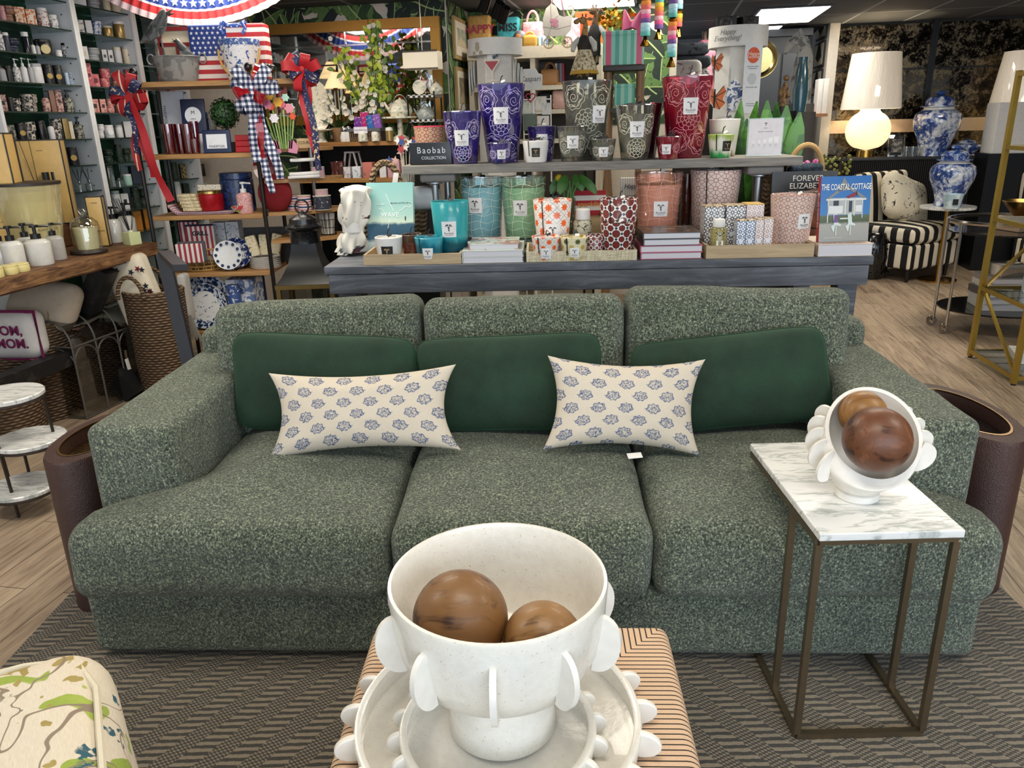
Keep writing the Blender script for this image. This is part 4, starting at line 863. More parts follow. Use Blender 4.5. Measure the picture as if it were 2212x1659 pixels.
cq([[(-.80,.645),(.85,.64),(.85,.665),(-.80,.67)],[(-.74,.30),(-.70,.30),(-.70,.66),(-.74,.66)],[(-.02,.42),(.02,.42),(.02,.66),(-.02,.66)],[(.36,.40),(.40,.40),(.40,.66),(.36,.66)],[(.70,.36),(.73,.36),(.73,.64),(.70,.64)],[(-.74,.44),(-.1,.44),(-.1,.56),(-.74,.56)],[(.42,.46),(.72,.46),(.72,.56),(.42,.56)],[(-.2,.05 + .3),(.3,.35),(.3,.37),(-.2,.37)]],'cottage_porch','#e8eaea',-.0020)
cq([[(-.5,.56),(-.28,.56),(-.28,.64),(-.5,.64)],[(.15,.46),(.28,.46),(.28,.63),(.15,.63)],[(.05,.70),(.45,.78),(.5,.71)]],'cottage_window','#3d4652',-.0024)
cq([[(.02,.70),(.42,.77),(.40,.70),(.1,.67)]],'porch_flag','#8f3a4e',-.0028)
for sx in (-.35,.25): cq([[(sx - .12,.16),(sx - .08,.16),(sx - .04,.26),(sx + .2,.24),(sx + .2,.27),(sx + .06,.30),(sx + .02,.44),(sx - .14,.43),(sx - .10,.27),(sx - .22,.24)],[(sx - .02,.10),(sx + .02,.10),(sx + .02,.26),(sx - .02,.26)]],'beach_chair','#d9e6e2',-.0028)
cq([[(-.46,.30),(-.30,.30),(-.31,.42),(-.45,.42)]],'beach_towel','#7a5a9c',-.0031)
text('THE COASTAL COTTAGE',.0345,plain('#f4f5f2',.5),cc,(0,-.0032,H2*.845),name='title',sx=.56,bold=.0006)
text('Living and decorating by the sea',.006,plain('#f4f5f2',.5),cc,(-W2*.22,-.0032,.018),name='subtitle')
so = text('THE COASTAL COTTAGE',.016,plain('#f0e6e0',.5),cc,(-W2/2 + .0035,.012,H2*.5),(R_(90),R_(-90),R_(-90)),name='spine_title',sx=.8)
# ------------------------------------------------------------------ baskets, towel, flowers at the table's back edge
def mat_weave(a,b,cell=.02,nm='woven_rush'):
    g = G(nm);x,y,z = g.xyz(g.coord());an = g.M('MULTIPLY',g.M('ARCTAN2',y,x),6.);s1 = g.M('SINE',g.M('ADD',g.M('MULTIPLY',z,2*pi/cell),g.M('MULTIPLY',g.M('ABSOLUTE',g.M('SINE',g.M('MULTIPLY',an,1.6))),2.6)))
    n = g.noise(g.coord(),60.,3.);f = g.M('ADD',g.M('MULTIPLY',s1,.11),n);g.bump(g.M('ADD',s1,n),.8,.01);return g.fin(g.ramp(f,[(.3,a),(.72,b)]),.8)
RUSH = mat_weave('#5d4a35','#a98d6a',.022)
def basket(name,label,p,rz,rx,ry,h,m,flare=1.08,handle=None,hm=None,wall=.012,grp=None,n=28):
    t = thing(name,label,'basket',p,rz,grp);MB().lathe([(.0001,0),(rx*.94,0),(rx*.97,.01),(rx*flare,h - .01),(rx*flare + .004,h),(rx*flare - wall,h),(rx*.9,.02),(.0001,.015)],n,sy=ry/rx).build('body',m,t)
    MB().tube([((rx*flare - wall/2)*cos(q),(rx*flare - wall/2)*sin(q)*ry/rx,h) for q in [2*pi*i/28 for i in range(28)]],wall*.62,6,True).build('rim',hm or m,t)
    for (hx,hw_,hh_,hr,hy) in (handle or []): MB().tube([(hx - hw_*cos(q),hy,h - .03 + hh_*sin(q)**.8) for q in [pi*i/14 for i in range(15)]],hr,8).build('handle',hm or m,t)
    return t
x,wd = span(738,926,480,.55);hz = zt(840,420,.52) - TZ;hd = zt(840,352,.60) - TZ - hz
tb_ = basket('woven_basket','large braided rush basket with arched handles behind the teal wave book',TF.w(x,.575,TZ + .0005),TF.yaw,wd/2*.93,.10,hz,RUSH,1.07,[(.0,.075,hd + .03,.017,.07)],None)
sub('hang_tag',MB().box(.026,.002,.05,(.055,.048,hz + .07),0,RT(12,'Y')),PAPER,tb_,'white paper hang tag')
def towel_mat():
    g = G('embroidered_towel');x,y,z = g.xyz(g.coord());s = g.M('SINE',g.M('ADD',g.M('MULTIPLY',z,90.),g.M('MULTIPLY',g.noise(g.coord(),9.,2.),9.)));n = g.noise(g.map(g.coord(),scale=(1,1,.5)),42.,1.);f = g.M('MULTIPLY',g.M('MULTIPLY',g.step(s,.55,.75),g.step(n,.48,.52)),g.step(g.noise(g.coord(),13.,1.),.50,.54));ink = g.ramp(g.noise(g.coord(),70.,0.),[(.40,'#1d2c2a'),(.52,'#8f2c3c'),(.60,'#2c3a4a')],'CONSTANT');return g.fin(g.mix(f,'#ddd8ce',ink),.95)
p = TF.at(766,480,.36);t = thing('towel','rolled white towel with embroidered motifs leaning out of the rush basket','towel',TF.w(p.x + .01,.33,TZ + .001),TF.yaw + R_(-12));TWM = towel_mat()

def _tw(a,b):
    th = 2*pi*a;z = .015 + .31*b;base = .058*(1 - .34*math.exp(-((b - .34)/.09)**2))*(1 if b < .93 else math.sqrt(max(.02,(1 - b)/.07)));r = base*(1 + .20*sin(4*th + 5*b + 1.5*sin(7*b)) + .10*sin(9*th - 6*b));return (r*cos(th)*1.15 - .03*(1 - b) + .02*b,r*sin(th),z)
MB().grid(_tw,64,40).build('draped_cloth',TWM,t,0);MB().lathe([(.047,.105),(.052,.11),(.052,.15),(.047,.155)],28,TR((-.012,0,0))).build('paper_band',plain('#dedad6',.6),t)
mb = MB()
for i in range(16): mb.tube([(-.06 + .006*i,-.03,.05),(-.075 + .004*i,-.045,.02),(-.085 + .003*i + .004*(i % 3),-.05 - .003*(i % 4),.004)],.0028,5)
mb.build('fringe',printed('#d5d0c8','#31464c',60.,.5),t)
t2 = solo('folded_cloth',MB().rbox(.17,.20,.09,(0,0,0),.03,6,.012,.012,None,None,2.),plain('#b6babf',.95),'soft grey folded cloth in the rush basket, right of the wave book','cloth',TF.w(TF.at(915,420,.56).x,.55,TZ + hz - .022),TF.yaw)
# plant behind the right end
def leaf_blade(mb,base,tip,wdt,bend,side,pk=1.,fold=.35):
    base,tip = Vector(base),Vector(tip);ax_ = tip - base;L = ax_.length;mid = []
    for i in range(9): q = i/8;mid.append(base + ax_*q + Vector(bend)*sin(pi*q)*L)
    vs = [];fs = [];sd = Vector(side).normalized();nn = ax_.normalized().cross(sd)
    for i,c in enumerate(mid):
        w_ = wdt*sin(pi*min(1.,(i/8)**pk*.93 + .05))**.75;vs += [c - sd*w_ + nn*w_*fold,c,c + sd*w_ + nn*w_*fold]
    for i in range(8): a = i*3;fs += [(a,a + 1,a + 4,a + 3),(a + 1,a + 2,a + 5,a + 4)]
    mb.add(vs,fs)
t = thing('leafy_plant','potted plant of broad upright green leaves behind the acrylic card','plant',TF.w(2.10,.93,TZ - .15),TF.yaw);r_ = random.Random(4);lm = [printed('#1e3f18','#2f5a22',9.,.5,.35),printed('#335f22','#4d7f2e',9.,.5,.35)]
MB().lathe([(.0001,0),(.08,0),(.10,.18),(.092,.18),(.08,.16),(.0001,.16)],24).build('pot',plain('#3a3733',.6),t)
for i in range(30):
    a = r_.uniform(0,6.28);rr = r_.uniform(.02,.19);L = r_.uniform(.42,.66)*(1. if i > 6 else .75);mb = MB();leaf_blade(mb,(rr*.3*cos(a),rr*.3*sin(a),.15),(rr*1.25*cos(a),rr*.7*sin(a),.15 + L),r_.uniform(.036,.052),(.06*cos(a),.06*sin(a),0),(1,.5*cos(a*3),0),1.7,.2);mb.build('leaf',lm[i % 2],t,0)
solo('plinth',MB().box2(-.28,.28,-.17,.17,0,TZ - .1505),plain('#2b2a2a',.6),'dark plinth carrying the leafy plant behind the display table','plinth',TF.w(2.10,.95,0),TF.yaw)
hx = TF.at(1738,330,.62);hz = zt(1738,360,.62) - TZ
basket('flower_basket','basket with arched rope handle and blanket behind the black portrait book',TF.w(TF.at(1705,380,.60).x,.585,TZ + .0005),TF.yaw,.135,.11,zt(1738,372,.60) - TZ,RUSH,1.05,[(.07,.082,zt(1738,313,.60) - zt(1738,372,.60) + .03,.013,0)],plain('#b08d5c',.8))
solo('knit_blanket',MB().rbox(.16,.13,.05,(0,0,0),.02,6,.006,.012,None,None,3.),printed('#1d2733','#31404f',60.,.5,.95),'dark navy knitted blanket in the rope-handled basket','blanket',TF.w(TF.at(1735,362,.60).x,.59,zt(1738,366,.60)),TF.yaw)
t = thing('orchid','magenta orchid sprig behind the rope basket handle','flower',TF.w(TF.at(1748,345,.74).x,.765,TZ + .0005),TF.yaw);mb = MB()
for i in range(16): mb.sphere(.017,(r_.uniform(-.05,.06),r_.uniform(-.02,.02),r_.uniform(.25,.36)),8,1,.5,1)
mb.build('blossom',printed('#b8448a','#d987b4',40.,.5),t);mb = MB()
for i in range(6): leaf_blade(mb,(0,0,.1),(r_.uniform(-.1,.1),r_.uniform(-.03,.03),r_.uniform(.28,.42)),.022,(0,0,.05),(1,0,0))
mb.build('leaf',plain('#2f5a2c',.5),t,0);MB().lathe([(.0001,0),(.035,0),(.045,.1),(.0001,.1)],16).build('pot',plain('#2c2a28',.6),t)
# raffia basket on the riser
a = TF.at(929,273,.66);t = basket('striped_basket','red-rimmed raffia basket with red line pattern behind the black sign',TF.w(a.x,.63,Z),TF.yaw,.070,.05,a.z - Z - .003,lattice_mat('raffia_pattern','#cdb08c','#a32446',.03,.8,True,.35),1.1,None,plain('#a3193a',.7))
# signs and vase glimpsed under the riser
p = TF.at(1276,415,.66);t = thing('plate_sign','red and white striped sign with orange script, on a wire stand under the raised shelf','sign',TF.w(p.x,.70,TZ + .12),TF.yaw);t.rotation_euler = (R_(-10),0,TF.yaw)
MB().rbox(.165,.012,.125,(0,0,.0625),.004,2).build('board',striped([(0,'#b3202c'),(.5,'#eee6da')],.05,2),t);text('sparkling',.034,plain('#d98a2c',.5),t,(0,-.0072,.055),shear=.25,bold=.001,sx=1.1)
MB().tube([(-.05,-.03,.01),(-.05,-.005,-.004),(-.05,.05,-.004),(.05,.05,-.004),(.05,-.005,-.004),(.05,-.03,.01)],.003,6).build('wire_stand',metal('#b3924e',.3),t)
solo('wood_block',MB().rbox(.34,.12,.118,(0,0,.059),.006,2),wood('#a08257','#c9ab7d',0,.6),'pale wooden block under the striped sign at the back of the table','block',TF.w(p.x + .06,.70,TZ + .0005),TF.yaw)
p = TF.at(1360,400,.68);t = thing('plate_sign','cream pinstriped sign with black script half hidden by the tall pink candle','sign',TF.w(p.x + .025,.78,TZ + .15),TF.yaw);MB().rbox(.13,.012,.15,(0,0,.075),.012,3).build('board',striped([(0,'#e6dfd0'),(.8,'#9aa0a8')],.012,0),t);text('Happy',.034,INK,t,(.0,-.0072,.105),shear=.3);text('Everything',.028,INK,t,(.0,-.0072,.055),shear=.3,sx=.8);MB().box2(-.05,.05,-.006,.03,-.15,0).build('stand',plain('#2a2622',.6),t)
p = TF.at(1228,430,.66);t = thing('flower_vase','clear glass vase of thick green stems under the raised shelf','vase',TF.w(p.x,.62,TZ + .0005),TF.yaw);MB().lathe([(.0001,0),(.035,0),(.036,.005),(.036,.215),(.033,.215),(.033,.01),(.0001,.008)],24).build('vase',glass('#eef4f0',.12),t);mb = MB()
for i in range(9): mb.tube([(r_.uniform(-.015,.015),r_.uniform(-.015,.015),.02),(r_.uniform(-.02,.02),r_.uniform(-.02,.02),.16),(r_.uniform(-.05,.05),r_.uniform(-.03,.03),.30)],.0045,6)
mb.build('stem',plain('#4f7d3a',.5),t);mb = MB()
for q in ((-.04,.0,.30),(.06,-.02,.295),(.03,.0,.31),(-.02,-.03,.30)): leaf_blade(mb,(q[0],q[1],.33),(q[0]*2.2,q[1] - .03,q[2] - .06),.028,(0,-.05,0),(1,0,0))
mb.build('leaf',plain('#3f6e25',.45),t,0);MB().sphere(.02,(-.05,-.01,.315),10).build('bloom',plain('#d9b52c',.6),t)
p = TF.at(1196,400,.72);solo('dotted_pouch',MB().lathe([(.0001,0),(.036,.004),(.040,.10),(.034,.19),(.016,.26),(.022,.29),(.0001,.29)],20),printed('#141518','#c9b67a',75.,.63,.7),'black fabric pouch with cream dots behind the tall green candle','pouch',TF.w(p.x,.72,TZ + .0005),TF.yaw)
p = TF.at(1290,455,.60);solo('foil_bundle',MB().rbox(.17,.09,.05,(0,0,.025),.018,8,.006,.016,None,None,7.),plain('#d3d6da',.12,1.),'crumpled clear cellophane bundle behind the cream tray','wrapping',TF.w(p.x,.40,TZ + .0005),TF.yaw)
# ------------------------------------------------------------------ small goods
def words(n): return ORD[min(n,len(ORD) - 1)]
def G_lab(t,w,h,zc,y,col='#e7e3da',ring=None):
    MB().lathe([(.0001,0),(w/2,0),(w/2,.0012),(.0001,.0012)],20,TR((0,y,zc)) @ RT(90,'X') @ Matrix.Diagonal((1,h/w,1,1))).build('label',plain(col,.6) if not ring else plain(ring,.4),t)
def goods(kind,fr,u0,u1,vt,z,y,m,label,grp=None,m2=None,lab=None,n=20,dep=None,cat=None):
    a,b = fr.at(u0,vt,y),fr.at(u1,vt,y);wd = max(.012,b.x - a.x);c = fr.at((u0 + u1)/2,vt,y);h = max(.02,c.z - z);r = wd/2;rr = random.Random(int(u0*31 + vt))
    yd = y + (dep or wd)/2 if kind in ('box','frame') else y + r
    turn = 0.
    if abs(fr.yaw) > .8:                                              # seen nearly end-on: measure straight across, face the shopper
        k_ = 1/PPM(fr.w(c.x,y,z));wd = max(.012,(u1 - u0)*k_*(.84 if kind == 'box' else 1.));r = wd/2;turn = R_(-38);yd = y + ((dep or wd)/2 + .01 if kind == 'box' else r)
    p = fr.w(c.x,yd,z);m = m if not isinstance(m,str) else plain(m,.4);m2 = (m2 if not isinstance(m2,str) else plain(m2,.35)) if m2 else m
    nm = {'box': 'gift_box','can': 'canister','tin': 'candle_tin','pump': 'pump_bottle','dif': 'reed_diffuser','jar': 'jar','glass': 'tumbler','spool': 'ribbon_spool'}[kind]
    t = thing(nm,label,cat or {'box': 'box','can': 'canister','tin': 'candle','pump': 'bottle','dif': 'diffuser','jar': 'jar','glass': 'glass','spool': 'ribbon'}[kind],p,fr.yaw + turn + (rr.uniform(-.12,.12) if kind != 'box' else rr.uniform(-.04,.04)),grp)
    if kind == 'box':
        d = dep or wd;MB().rbox(wd,d,h,(0,0,h/2),.0015,1).build('carton',m,t)
        if lab: MB().box(wd*.45,.001,min(wd*.6,h*.4),(0,-d/2 - .0008,h*.5)).build('label',plain(lab,.6),t)
    elif kind == 'can':
        hb = h*.84;MB().lathe([(.0001,0),(r*.96,0),(r,.004),(r,hb - .006),(r*.93,hb),(.0001,hb)],n).build('body',m,t);MB().lathe([(.0001,hb + .0003),(r*.97,hb + .0003),(r*.97,h - .003),(r*.9,h),(.0001,h)],n).build('lid',m2,t)
        if lab: G_lab(t,r*1.1,r*1.1,hb*.5,-r*1.01,lab)
    elif kind == 'tin':
        MB().lathe([(.0001,0),(r*.85,0),(r,h*.2),(r,h*.62),(r*.9,h*.7),(.0001,h*.7)],n).build('body',m,t);MB().lathe([(.0001,h*.705),(r*.98,h*.705),(r,h*.76),(r*.97,h*.96),(r*.85,h),(.0001,h)],n).build('lid',m2,t)
    elif kind == 'pump':
        hb = h*.66;MB().lathe([(.0001,0),(r*.95,0),(r,.005),(r,hb*.86),(r*.72,hb*.97),(r*.36,hb),(.0001,hb)],n).build('bottle',m,t);q = plain('#101012',.35) if m2 is m else m2
        mb = MB();mb.lathe([(.0001,hb),(r*.4,hb),(r*.4,hb + h*.12),(r*.14,hb + h*.13),(r*.14,h*.93),(r*.34,h*.94),(r*.34,h),(.0001,h)],14);mb.tube([(0,0,h*.965),(r*.95,-r*.1,h*.955),(r*1.05,-r*.1,h*.93)],r*.11,6);mb.build('pump',q,t)
        if lab: MB().add([(r*1.012*sin(q_),-r*1.012*cos(q_),zz) for zz in (hb*.18,hb*.62) for q_ in [-.45 + .15*k for k in range(7)]],[(i,i + 1,i + 8,i + 7) for i in range(6)]).build('label',plain(lab,.6),t,0)
    elif kind == 'dif':
        hb = h*.42;MB().lathe([(.0001,0),(r,0),(r,hb*.62),(r*.4,hb*.8),(r*.4,hb),(r*.25,hb),(.0001,hb*.3)],n).build('bottle',m,t);mb = MB()
        for i in range(6): qa = i*1.05 + .3;mb.tube([(0,0,hb*.3),(r*.25*cos(qa),r*.25*sin(qa),hb),(r*1.1*cos(qa),r*.8*sin(qa),h - .01*(i % 3))],.0016,5)
        mb.build('reeds',plain('#17130f',.7),t)
    elif kind == 'jar':
        hb = h*.8;MB().lathe([(.0001,0),(r,0),(r,hb*.9),(r*.85,hb),(.0001,hb)],n).build('body',m,t);MB().lathe([(.0001,hb),(r*.88,hb),(r*.88,h),(.0001,h)],n).build('lid',m2,t)
    elif kind == 'glass':
        MB().lathe([(.0001,.0),(r*.8,.0),(r*.84,.01),(r,h),(r*.94,h),(r*.78,.014),(.0001,.012)],n).build('tumbler',m,t)
    elif kind == 'spool':
        MB().lathe([(.0001,.003),(r*.97,.003),(r*.97,h - .003),(.0001,h - .003)],28).build('ribbon',m,t);MB().lathe([(.0001,h - .003),(r,h - .003),(r,h),(r*.25,h),(.0001,h - .002)],28).build('top_flange',plain('#d9d2c4',.7),t);MB().lathe([(.0001,0),(r,0),(r,.003),(.0001,.003)],28).build('bottom_flange',plain('#d9d2c4',.7),t)
    return t
# ------------------------------------------------------------------ white shelving with glass shelves along the left wall
LF = Fr((-2.714,5.35),R_(79));WP = plain('#e4e4e6',.45)
bays = [('near',-.75,0.),('middle',0.,.60),('far',.60,1.16)]
def mat_side():
    g = G('white_pegged_panel');x,y,z = g.xyz(g.coord());return g.fin('#d7dade',.5)
SIDE = mat_side();GBK = printed('#0d3320','#124a2c',6.,.5,.4);GSH = glass('#cfe3da',.16,.06,'#9fb8ad')
zs1 = [LF.at(u,v,0).z for u,v in ((155,65),(170,125),(182,187),(194,244),(207,299),(220,356),(232,408))]
step_ = (zs1[0] - zs1[-1])/6;zsh = [zs1[0] - step_*i for i in range(-1,10)]
for bn,x0,x1 in bays:
    t = thing('shelving_unit','white shelving bay with dark green back and glass shelves, %s bay' % {'near': 'nearest','middle': 'middle','far': 'farthest'}[bn],'shelving',LF.w((x0 + x1)/2,0,0),LF.yaw,'white shelving bays on the left wall');hw = (x1 - x0)/2
    MB().box2(-hw + .021,hw - .021,.30,.315,.1,2.40).build('back_panel',GBK,t)
    for s in (-1,1): MB().box2(s*(hw - .01) - .0095,s*(hw - .01) + .0095,.0,.31,.0,2.42).build('side_panel',SIDE,t)
    for s in (-1,1): MB().box2(s*(hw - .0115) - .011,s*(hw - .0115) + .011,-.014,-.0005,.0,2.42).build('post',WP,t)
    mb = MB()
    for s in (-1,1):
        for i in range(22):
            for yy in (.06,.24): mb.box(.002,.008,.008,(s*(hw - .0205),yy,.35 + i*.095))
    mb.build('pin_holes',plain('#2a2c30',.6),t)
    for z in zsh:
        if z < 2.38: MB().box2(-hw + .021,hw - .021,.01,.285,z - .008,z).build('glass_shelf',GSH,t);MB().box2(-hw + .021,hw - .021,.0085,.0098,z - .008,z).build('shelf_edge',plain('#26352f',.2),t)
# product materials
M_ = dict(pk='#c98f92',br='#8a5f4a',sun=printed('#c96a3c','#ecd9c0',70.,.5),wt='#dcdadb',wp=printed('#dedbd8','#5a5a66',75.,.54),wr=printed('#dcd6d4','#8c3a46',70.,.55),bl='#17171b',nv='#20263a',gl=plain('#2a2c33',.12,.4),gb=printed('#1a1a1c','#a58a4e',60.,.62),gy='#a9a9ac',lb='#a9b7c9',bw=printed('#1d1c1d','#c9bfb4',80.,.5),pb=printed('#caa296','#6b3f42',80.,.52),sp=printed('#9c988a','#2a2a28',70.,.5),gd=plain('#a98c55',.3,.5),cr='#d9cdb4',ck=printed('#c25a66','#e09a94',40.,.55),pp=printed('#d8a49a','#b96a66',50.,.55),dg=printed('#12241b','#3f4f3c',60.,.58),mt='#9fc2b4',am='#c07a24',lp=printed('#2a2218','#8c7a4c',60.,.5),cl=glass('#eef2f0',.14,.1,'#cfd8d4'),bf=printed('#d7dae3','#3f548c',60.,.53),bk=plain('#0e0e10',.3))
CW = dict(pk='pink',br='bronze',sun='orange sunburst',wt='white',wp='white patterned',wr='white and red patterned',bl='black',nv='dark navy',gl='dark glass',gb='black and gold',gy='grey',lb='pale blue',bw='black and white patterned',pb='rose patterned',sp='silver patterned',gd='gold',cr='cream',ck='coral',pp='blush',dg='dark green patterned',mt='mint',am='amber',lp='leopard patterned',cl='clear glass',bf='blue and white patterned',bk='glossy black')
KW = dict(box='box',can='lidded canister',tin='round candle tin',pump='pump bottle',dif='reed diffuser',jar='jar')
def shelf_row(bay,idx,items,y=.06):
    z = zsh[idx] + .0006
    for k,it in enumerate(items):
        kind,u0,u1,vt,c = it[:5];c2 = it[5] if len(it) > 5 else None;lab = it[6] if len(it) > 6 else None;st = 1
        if kind == 'tin2': kind,st = 'tin',2
        base = z;c_ = LF.at((u0 + u1)/2,vt,y).z;hh = (c_ - z)/st
        for s in range(st):
            # keep the same outline but split the height over the stack
            a_,b_ = LF.at(u0,vt,y),LF.at(u1,vt,y);cx = (a_.x + b_.x)/2
            lb_ = '%s %s%s, %s from left, shelf %s, %s bay' % (CW[c],KW[kind],('' if st == 1 else (', lower' if s == 0 else ', upper')),words(k),{0: 'one',1: 'two',2: 'three',3: 'four',4: 'five',5: 'six',6: 'seven',7: 'eight',8: 'nine',9: 'ten'}[idx],bay)
            # vertical pixel for the top of this piece
            P = LF.w(cx,y,z + hh*(s + 1)) - CAM;dd = P.dot(FWD);vv = 829.5 - FPX*P.dot(UPV)/dd
            goods(kind,LF,u0,u1,vv,base,y,M_[c],lb_,'toiletries on the left wall shelves',M_[c2] if c2 else None,lab);base += hh + .0004
        if y < .0: pass
shelf_row('near',1,[('tin',0,13,12,'pk'),('tin2',13,35,12,'br'),('box',38,61,15,'sun',None,'#e9c8a8'),('box',62,84,20,'sun',None,'#f0e2d0'),('can',86,108,17,'wr','wt'),('can',110,130,32,'wp','wt')])
shelf_row('near',2,[('can',-6,8,66,'wp','bl'),('can',8,22,70,'nv','wt'),('tin2',22,50,82,'nv'),('jar',50,66,69,'gl','wt'),('pump',67,76,85,'wt','bl'),('pump',77,86,87,'gy','bl'),('can',88,122,85,'bl','bl','#d9c994'),('tin',124,138,108,'wt'),('can',140,162,93,'wp','bl')])
shelf_row('near',3,[('pump',-4,13,132,'gy'),('can',14,27,142,'bl','gb'),('pump',28,43,126,'wp','wt'),('pump',44,58,124,'wt','wt'),('pump',59,70,126,'gy','wt'),('can',71,98,137,'wt','gy'),('can',99,119,139,'bl','gb','#b99a54'),('can',120,140,141,'bl','gb','#b99a54'),('tin',141,150,157,'lb'),('tin2',151,173,156,'lb')])
shelf_row('near',4,[('box',3,19,204,'pb',None,'#2a2224'),('can',20,31,210,'bl','gb'),('tin2',32,49,212,'bw'),('tin2',57,90,203,'bw'),('pump',92,108,195,'pb'),('box',110,122,195,'br'),('box',123,138,194,'pb',None,'#4a2a2c'),('pump',140,160,194,'sp'),('pump',162,178,195,'pb')])
shelf_row('near',5,[('box',21,39,270,'sp',None,'#2a2a28'),('can',40,60,265,'bl','bl','#b99a54'),('tin2',61,83,263,'bw'),('can',84,103,260,'bk','bl'),('pump',104,117,257,'wt'),('tin2',118,138,256,'bw'),('box',139,151,256,'gd'),('box',152,161,262,'cr'),('pump',163,183,252,'sp'),('pump',185,204,252,'gb')])
shelf_row('near',6,[('can',152,174,318,'bl','gb','#b99a54'),('box',30,50,330,'bl'),('can',60,85,335,'gy')])
shelf_row('near',7,[('dif',164,183,362,'cl'),('dif',186,206,360,'cl'),('can',207,220,366,'dg')])
shelf_row('middle',0,[('box',160,197,-14,'wt'),('tin2',199,224,0,'gy'),('can',226,242,-4,'cr','wt'),('can',245,268,-4,'cr','wt')])
shelf_row('middle',1,[('box',169,188,43,'wp',None,'#e9e5da'),('box',189,204,44,'wt'),('tin2',206,227,46,'bf'),('can',229,250,56,'gd','cr'),('can',253,276,46,'gd','wt'),('dif',278,292,38,'cl')])
shelf_row('middle',2,[('box',178,196,100,'wt',None,'#d9cfae'),('tin2',198,222,103,'gy'),('box',224,236,107,'wt',None,'#555555'),('box',237,249,108,'wt',None,'#333333'),('can',250,266,102,'wt','cr'),('can',268,284,100,'cr','gy'),('dif',290,306,95,'cl')])
shelf_row('middle',3,[('box',188,201,136,'ck',None,'#6b2a34'),('box',203,221,160,'ck',None,'#6b2a34'),('tin2',223,244,148,'ck'),('tin',250,270,165,'pp'),('can',275,295,150,'ck')])
shelf_row('middle',4,[('box',202,219,214,'pp',None,'#3a2a2a'),('box',220,234,214,'pp',None,'#3a2a2a'),('tin2',236,252,213,'pp'),('can',255,275,212,'pk'),('dif',308,324,212,'cl')])
shelf_row('middle',5,[('tin2',215,229,268,'wt'),('can',231,252,270,'wt','wt','#eeeeee'),('can',254,269,270,'wt','gy'),('box',272,290,262,'wt'),('dif',312,326,255,'cl')])
shelf_row('middle',6,[('tin2',230,250,322,'dg'),('can',252,268,312,'dg','bl'),('tin2',270,288,320,'dg'),('dif',326,340,300,'cl')])
shelf_row('middle',7,[('box',236,249,357,'cl'),('dif',251,268,360,'cl'),('can',272,290,376,'mt','wt'),('box',291,322,358,'nv'),('dif',336,350,345,'cl')])
shelf_row('middle',8,[('can',246,264,412,'wt','gy'),('box',266,284,418,'wt',None,'#222222'),('can',288,305,405,'dg'),('tin2',307,326,408,'dg'),('dif',330,346,395,'cl')])
shelf_row('middle',9,[('box',292,312,456,'am'),('box',314,332,450,'am'),('tin',334,352,466,'lp'),('tin',270,290,470,'lp')])
for k_,cs in ((1,'wt cr gd'),(2,'cr wt gy wt'),(3,'pp ck pk'),(5,'wt mt cr gy'),(7,'dg lp gd bl'),(8,'wt dg cl mt'),(9,'am lp gd')): shelf_row('far',k_,[(('can','box','jar','can')[i],u_ + 20*i + k_*7 - 28,u_ + 14 + 20*i + k_*7 - 28,LF.at(380,300,0).z and [0,30,92,150,0,262,0,350,392,432][k_] + 4*(i % 2),c_) for i,c_ in enumerate(cs.split()) for u_ in (352,)])
shelf_row('far',4,[('can',352,366,205,'wt'),('box',372,388,200,'mt'),('can',396,412,206,'pp')]);shelf_row('far',6,[('can',362,380,305,'pp'),('box',392,408,300,'mt'),('can',440,455,310,'gd')])
# ------------------------------------------------------------------ live-edge table and its goods
LT = Fr((-2.14,4.73),R_(79));LZ = .90
def slab(q):
    x,y,z = q;e = noise.noise(Vector((x*3.,1.,0)))*.02 + noise.noise(Vector((x*11,4,z*9)))*.012;k = max(0,1 - (y + .0)/.15)
    return (x,y + e*k + (.02*k if z < -.03 else 0),z)
t = thing('live_edge_table','rustic live-edge timber table on crossed black beams at the left','table',LT.w(0,0,0),LT.yaw)
def mat_live():
    g = G('live_edge_timber');c = g.map(g.coord(),scale=(2.5,22,22));n = g.noise(c,1.5,7.,.68,1.6);n2 = g.noise(g.coord(),5.,3.);f = g.M('ADD',g.M('MULTIPLY',n,.85),g.M('MULTIPLY',n2,.2));g.bump(n,.9,.012);return g.fin(g.ramp(f,[(.30,'#2a170b'),(.48,'#5f3c20'),(.66,'#9a7146'),(.85,'#c09a6c')]),.6)
MB().rbox(2.35,.64,.085,(-1.175,.32,0),.015,22,0,.004,slab).build('tabletop',mat_live(),t).location = (0,0,LZ - .0425)
BB = printed('#131214','#2c2926',14.,.6,.5)
for x in (-.38,-1.80):
    for s in (-1,1): MB().tube([(x + s*.03,.33 - s*.26,.03),(x + s*.03,.33 + s*.26,LZ - .09)],.052,4,sq=True).build('crossed_leg',BB,t)
MB().tube([(-1.85,.20,.36),(-.33,.20,.36)],.04,4,sq=True).build('stretcher',BB,t)
ZT = LZ + .001;GT = 'toiletries on the live-edge table'
def lt(kind,u0,u1,vt,y,m,label,**k): return goods(kind,LT,u0,u1,vt,k.pop('z',ZT),y,m,label,GT,**k)
YEL = plain('#d9b26a',.35);BUT = plain('#d8c98a',.4);CREM = plain('#dcd2a4',.35);POR = plain('#dcdad4',.18,coat=.5);PGY = plain('#b3aeaa',.25)
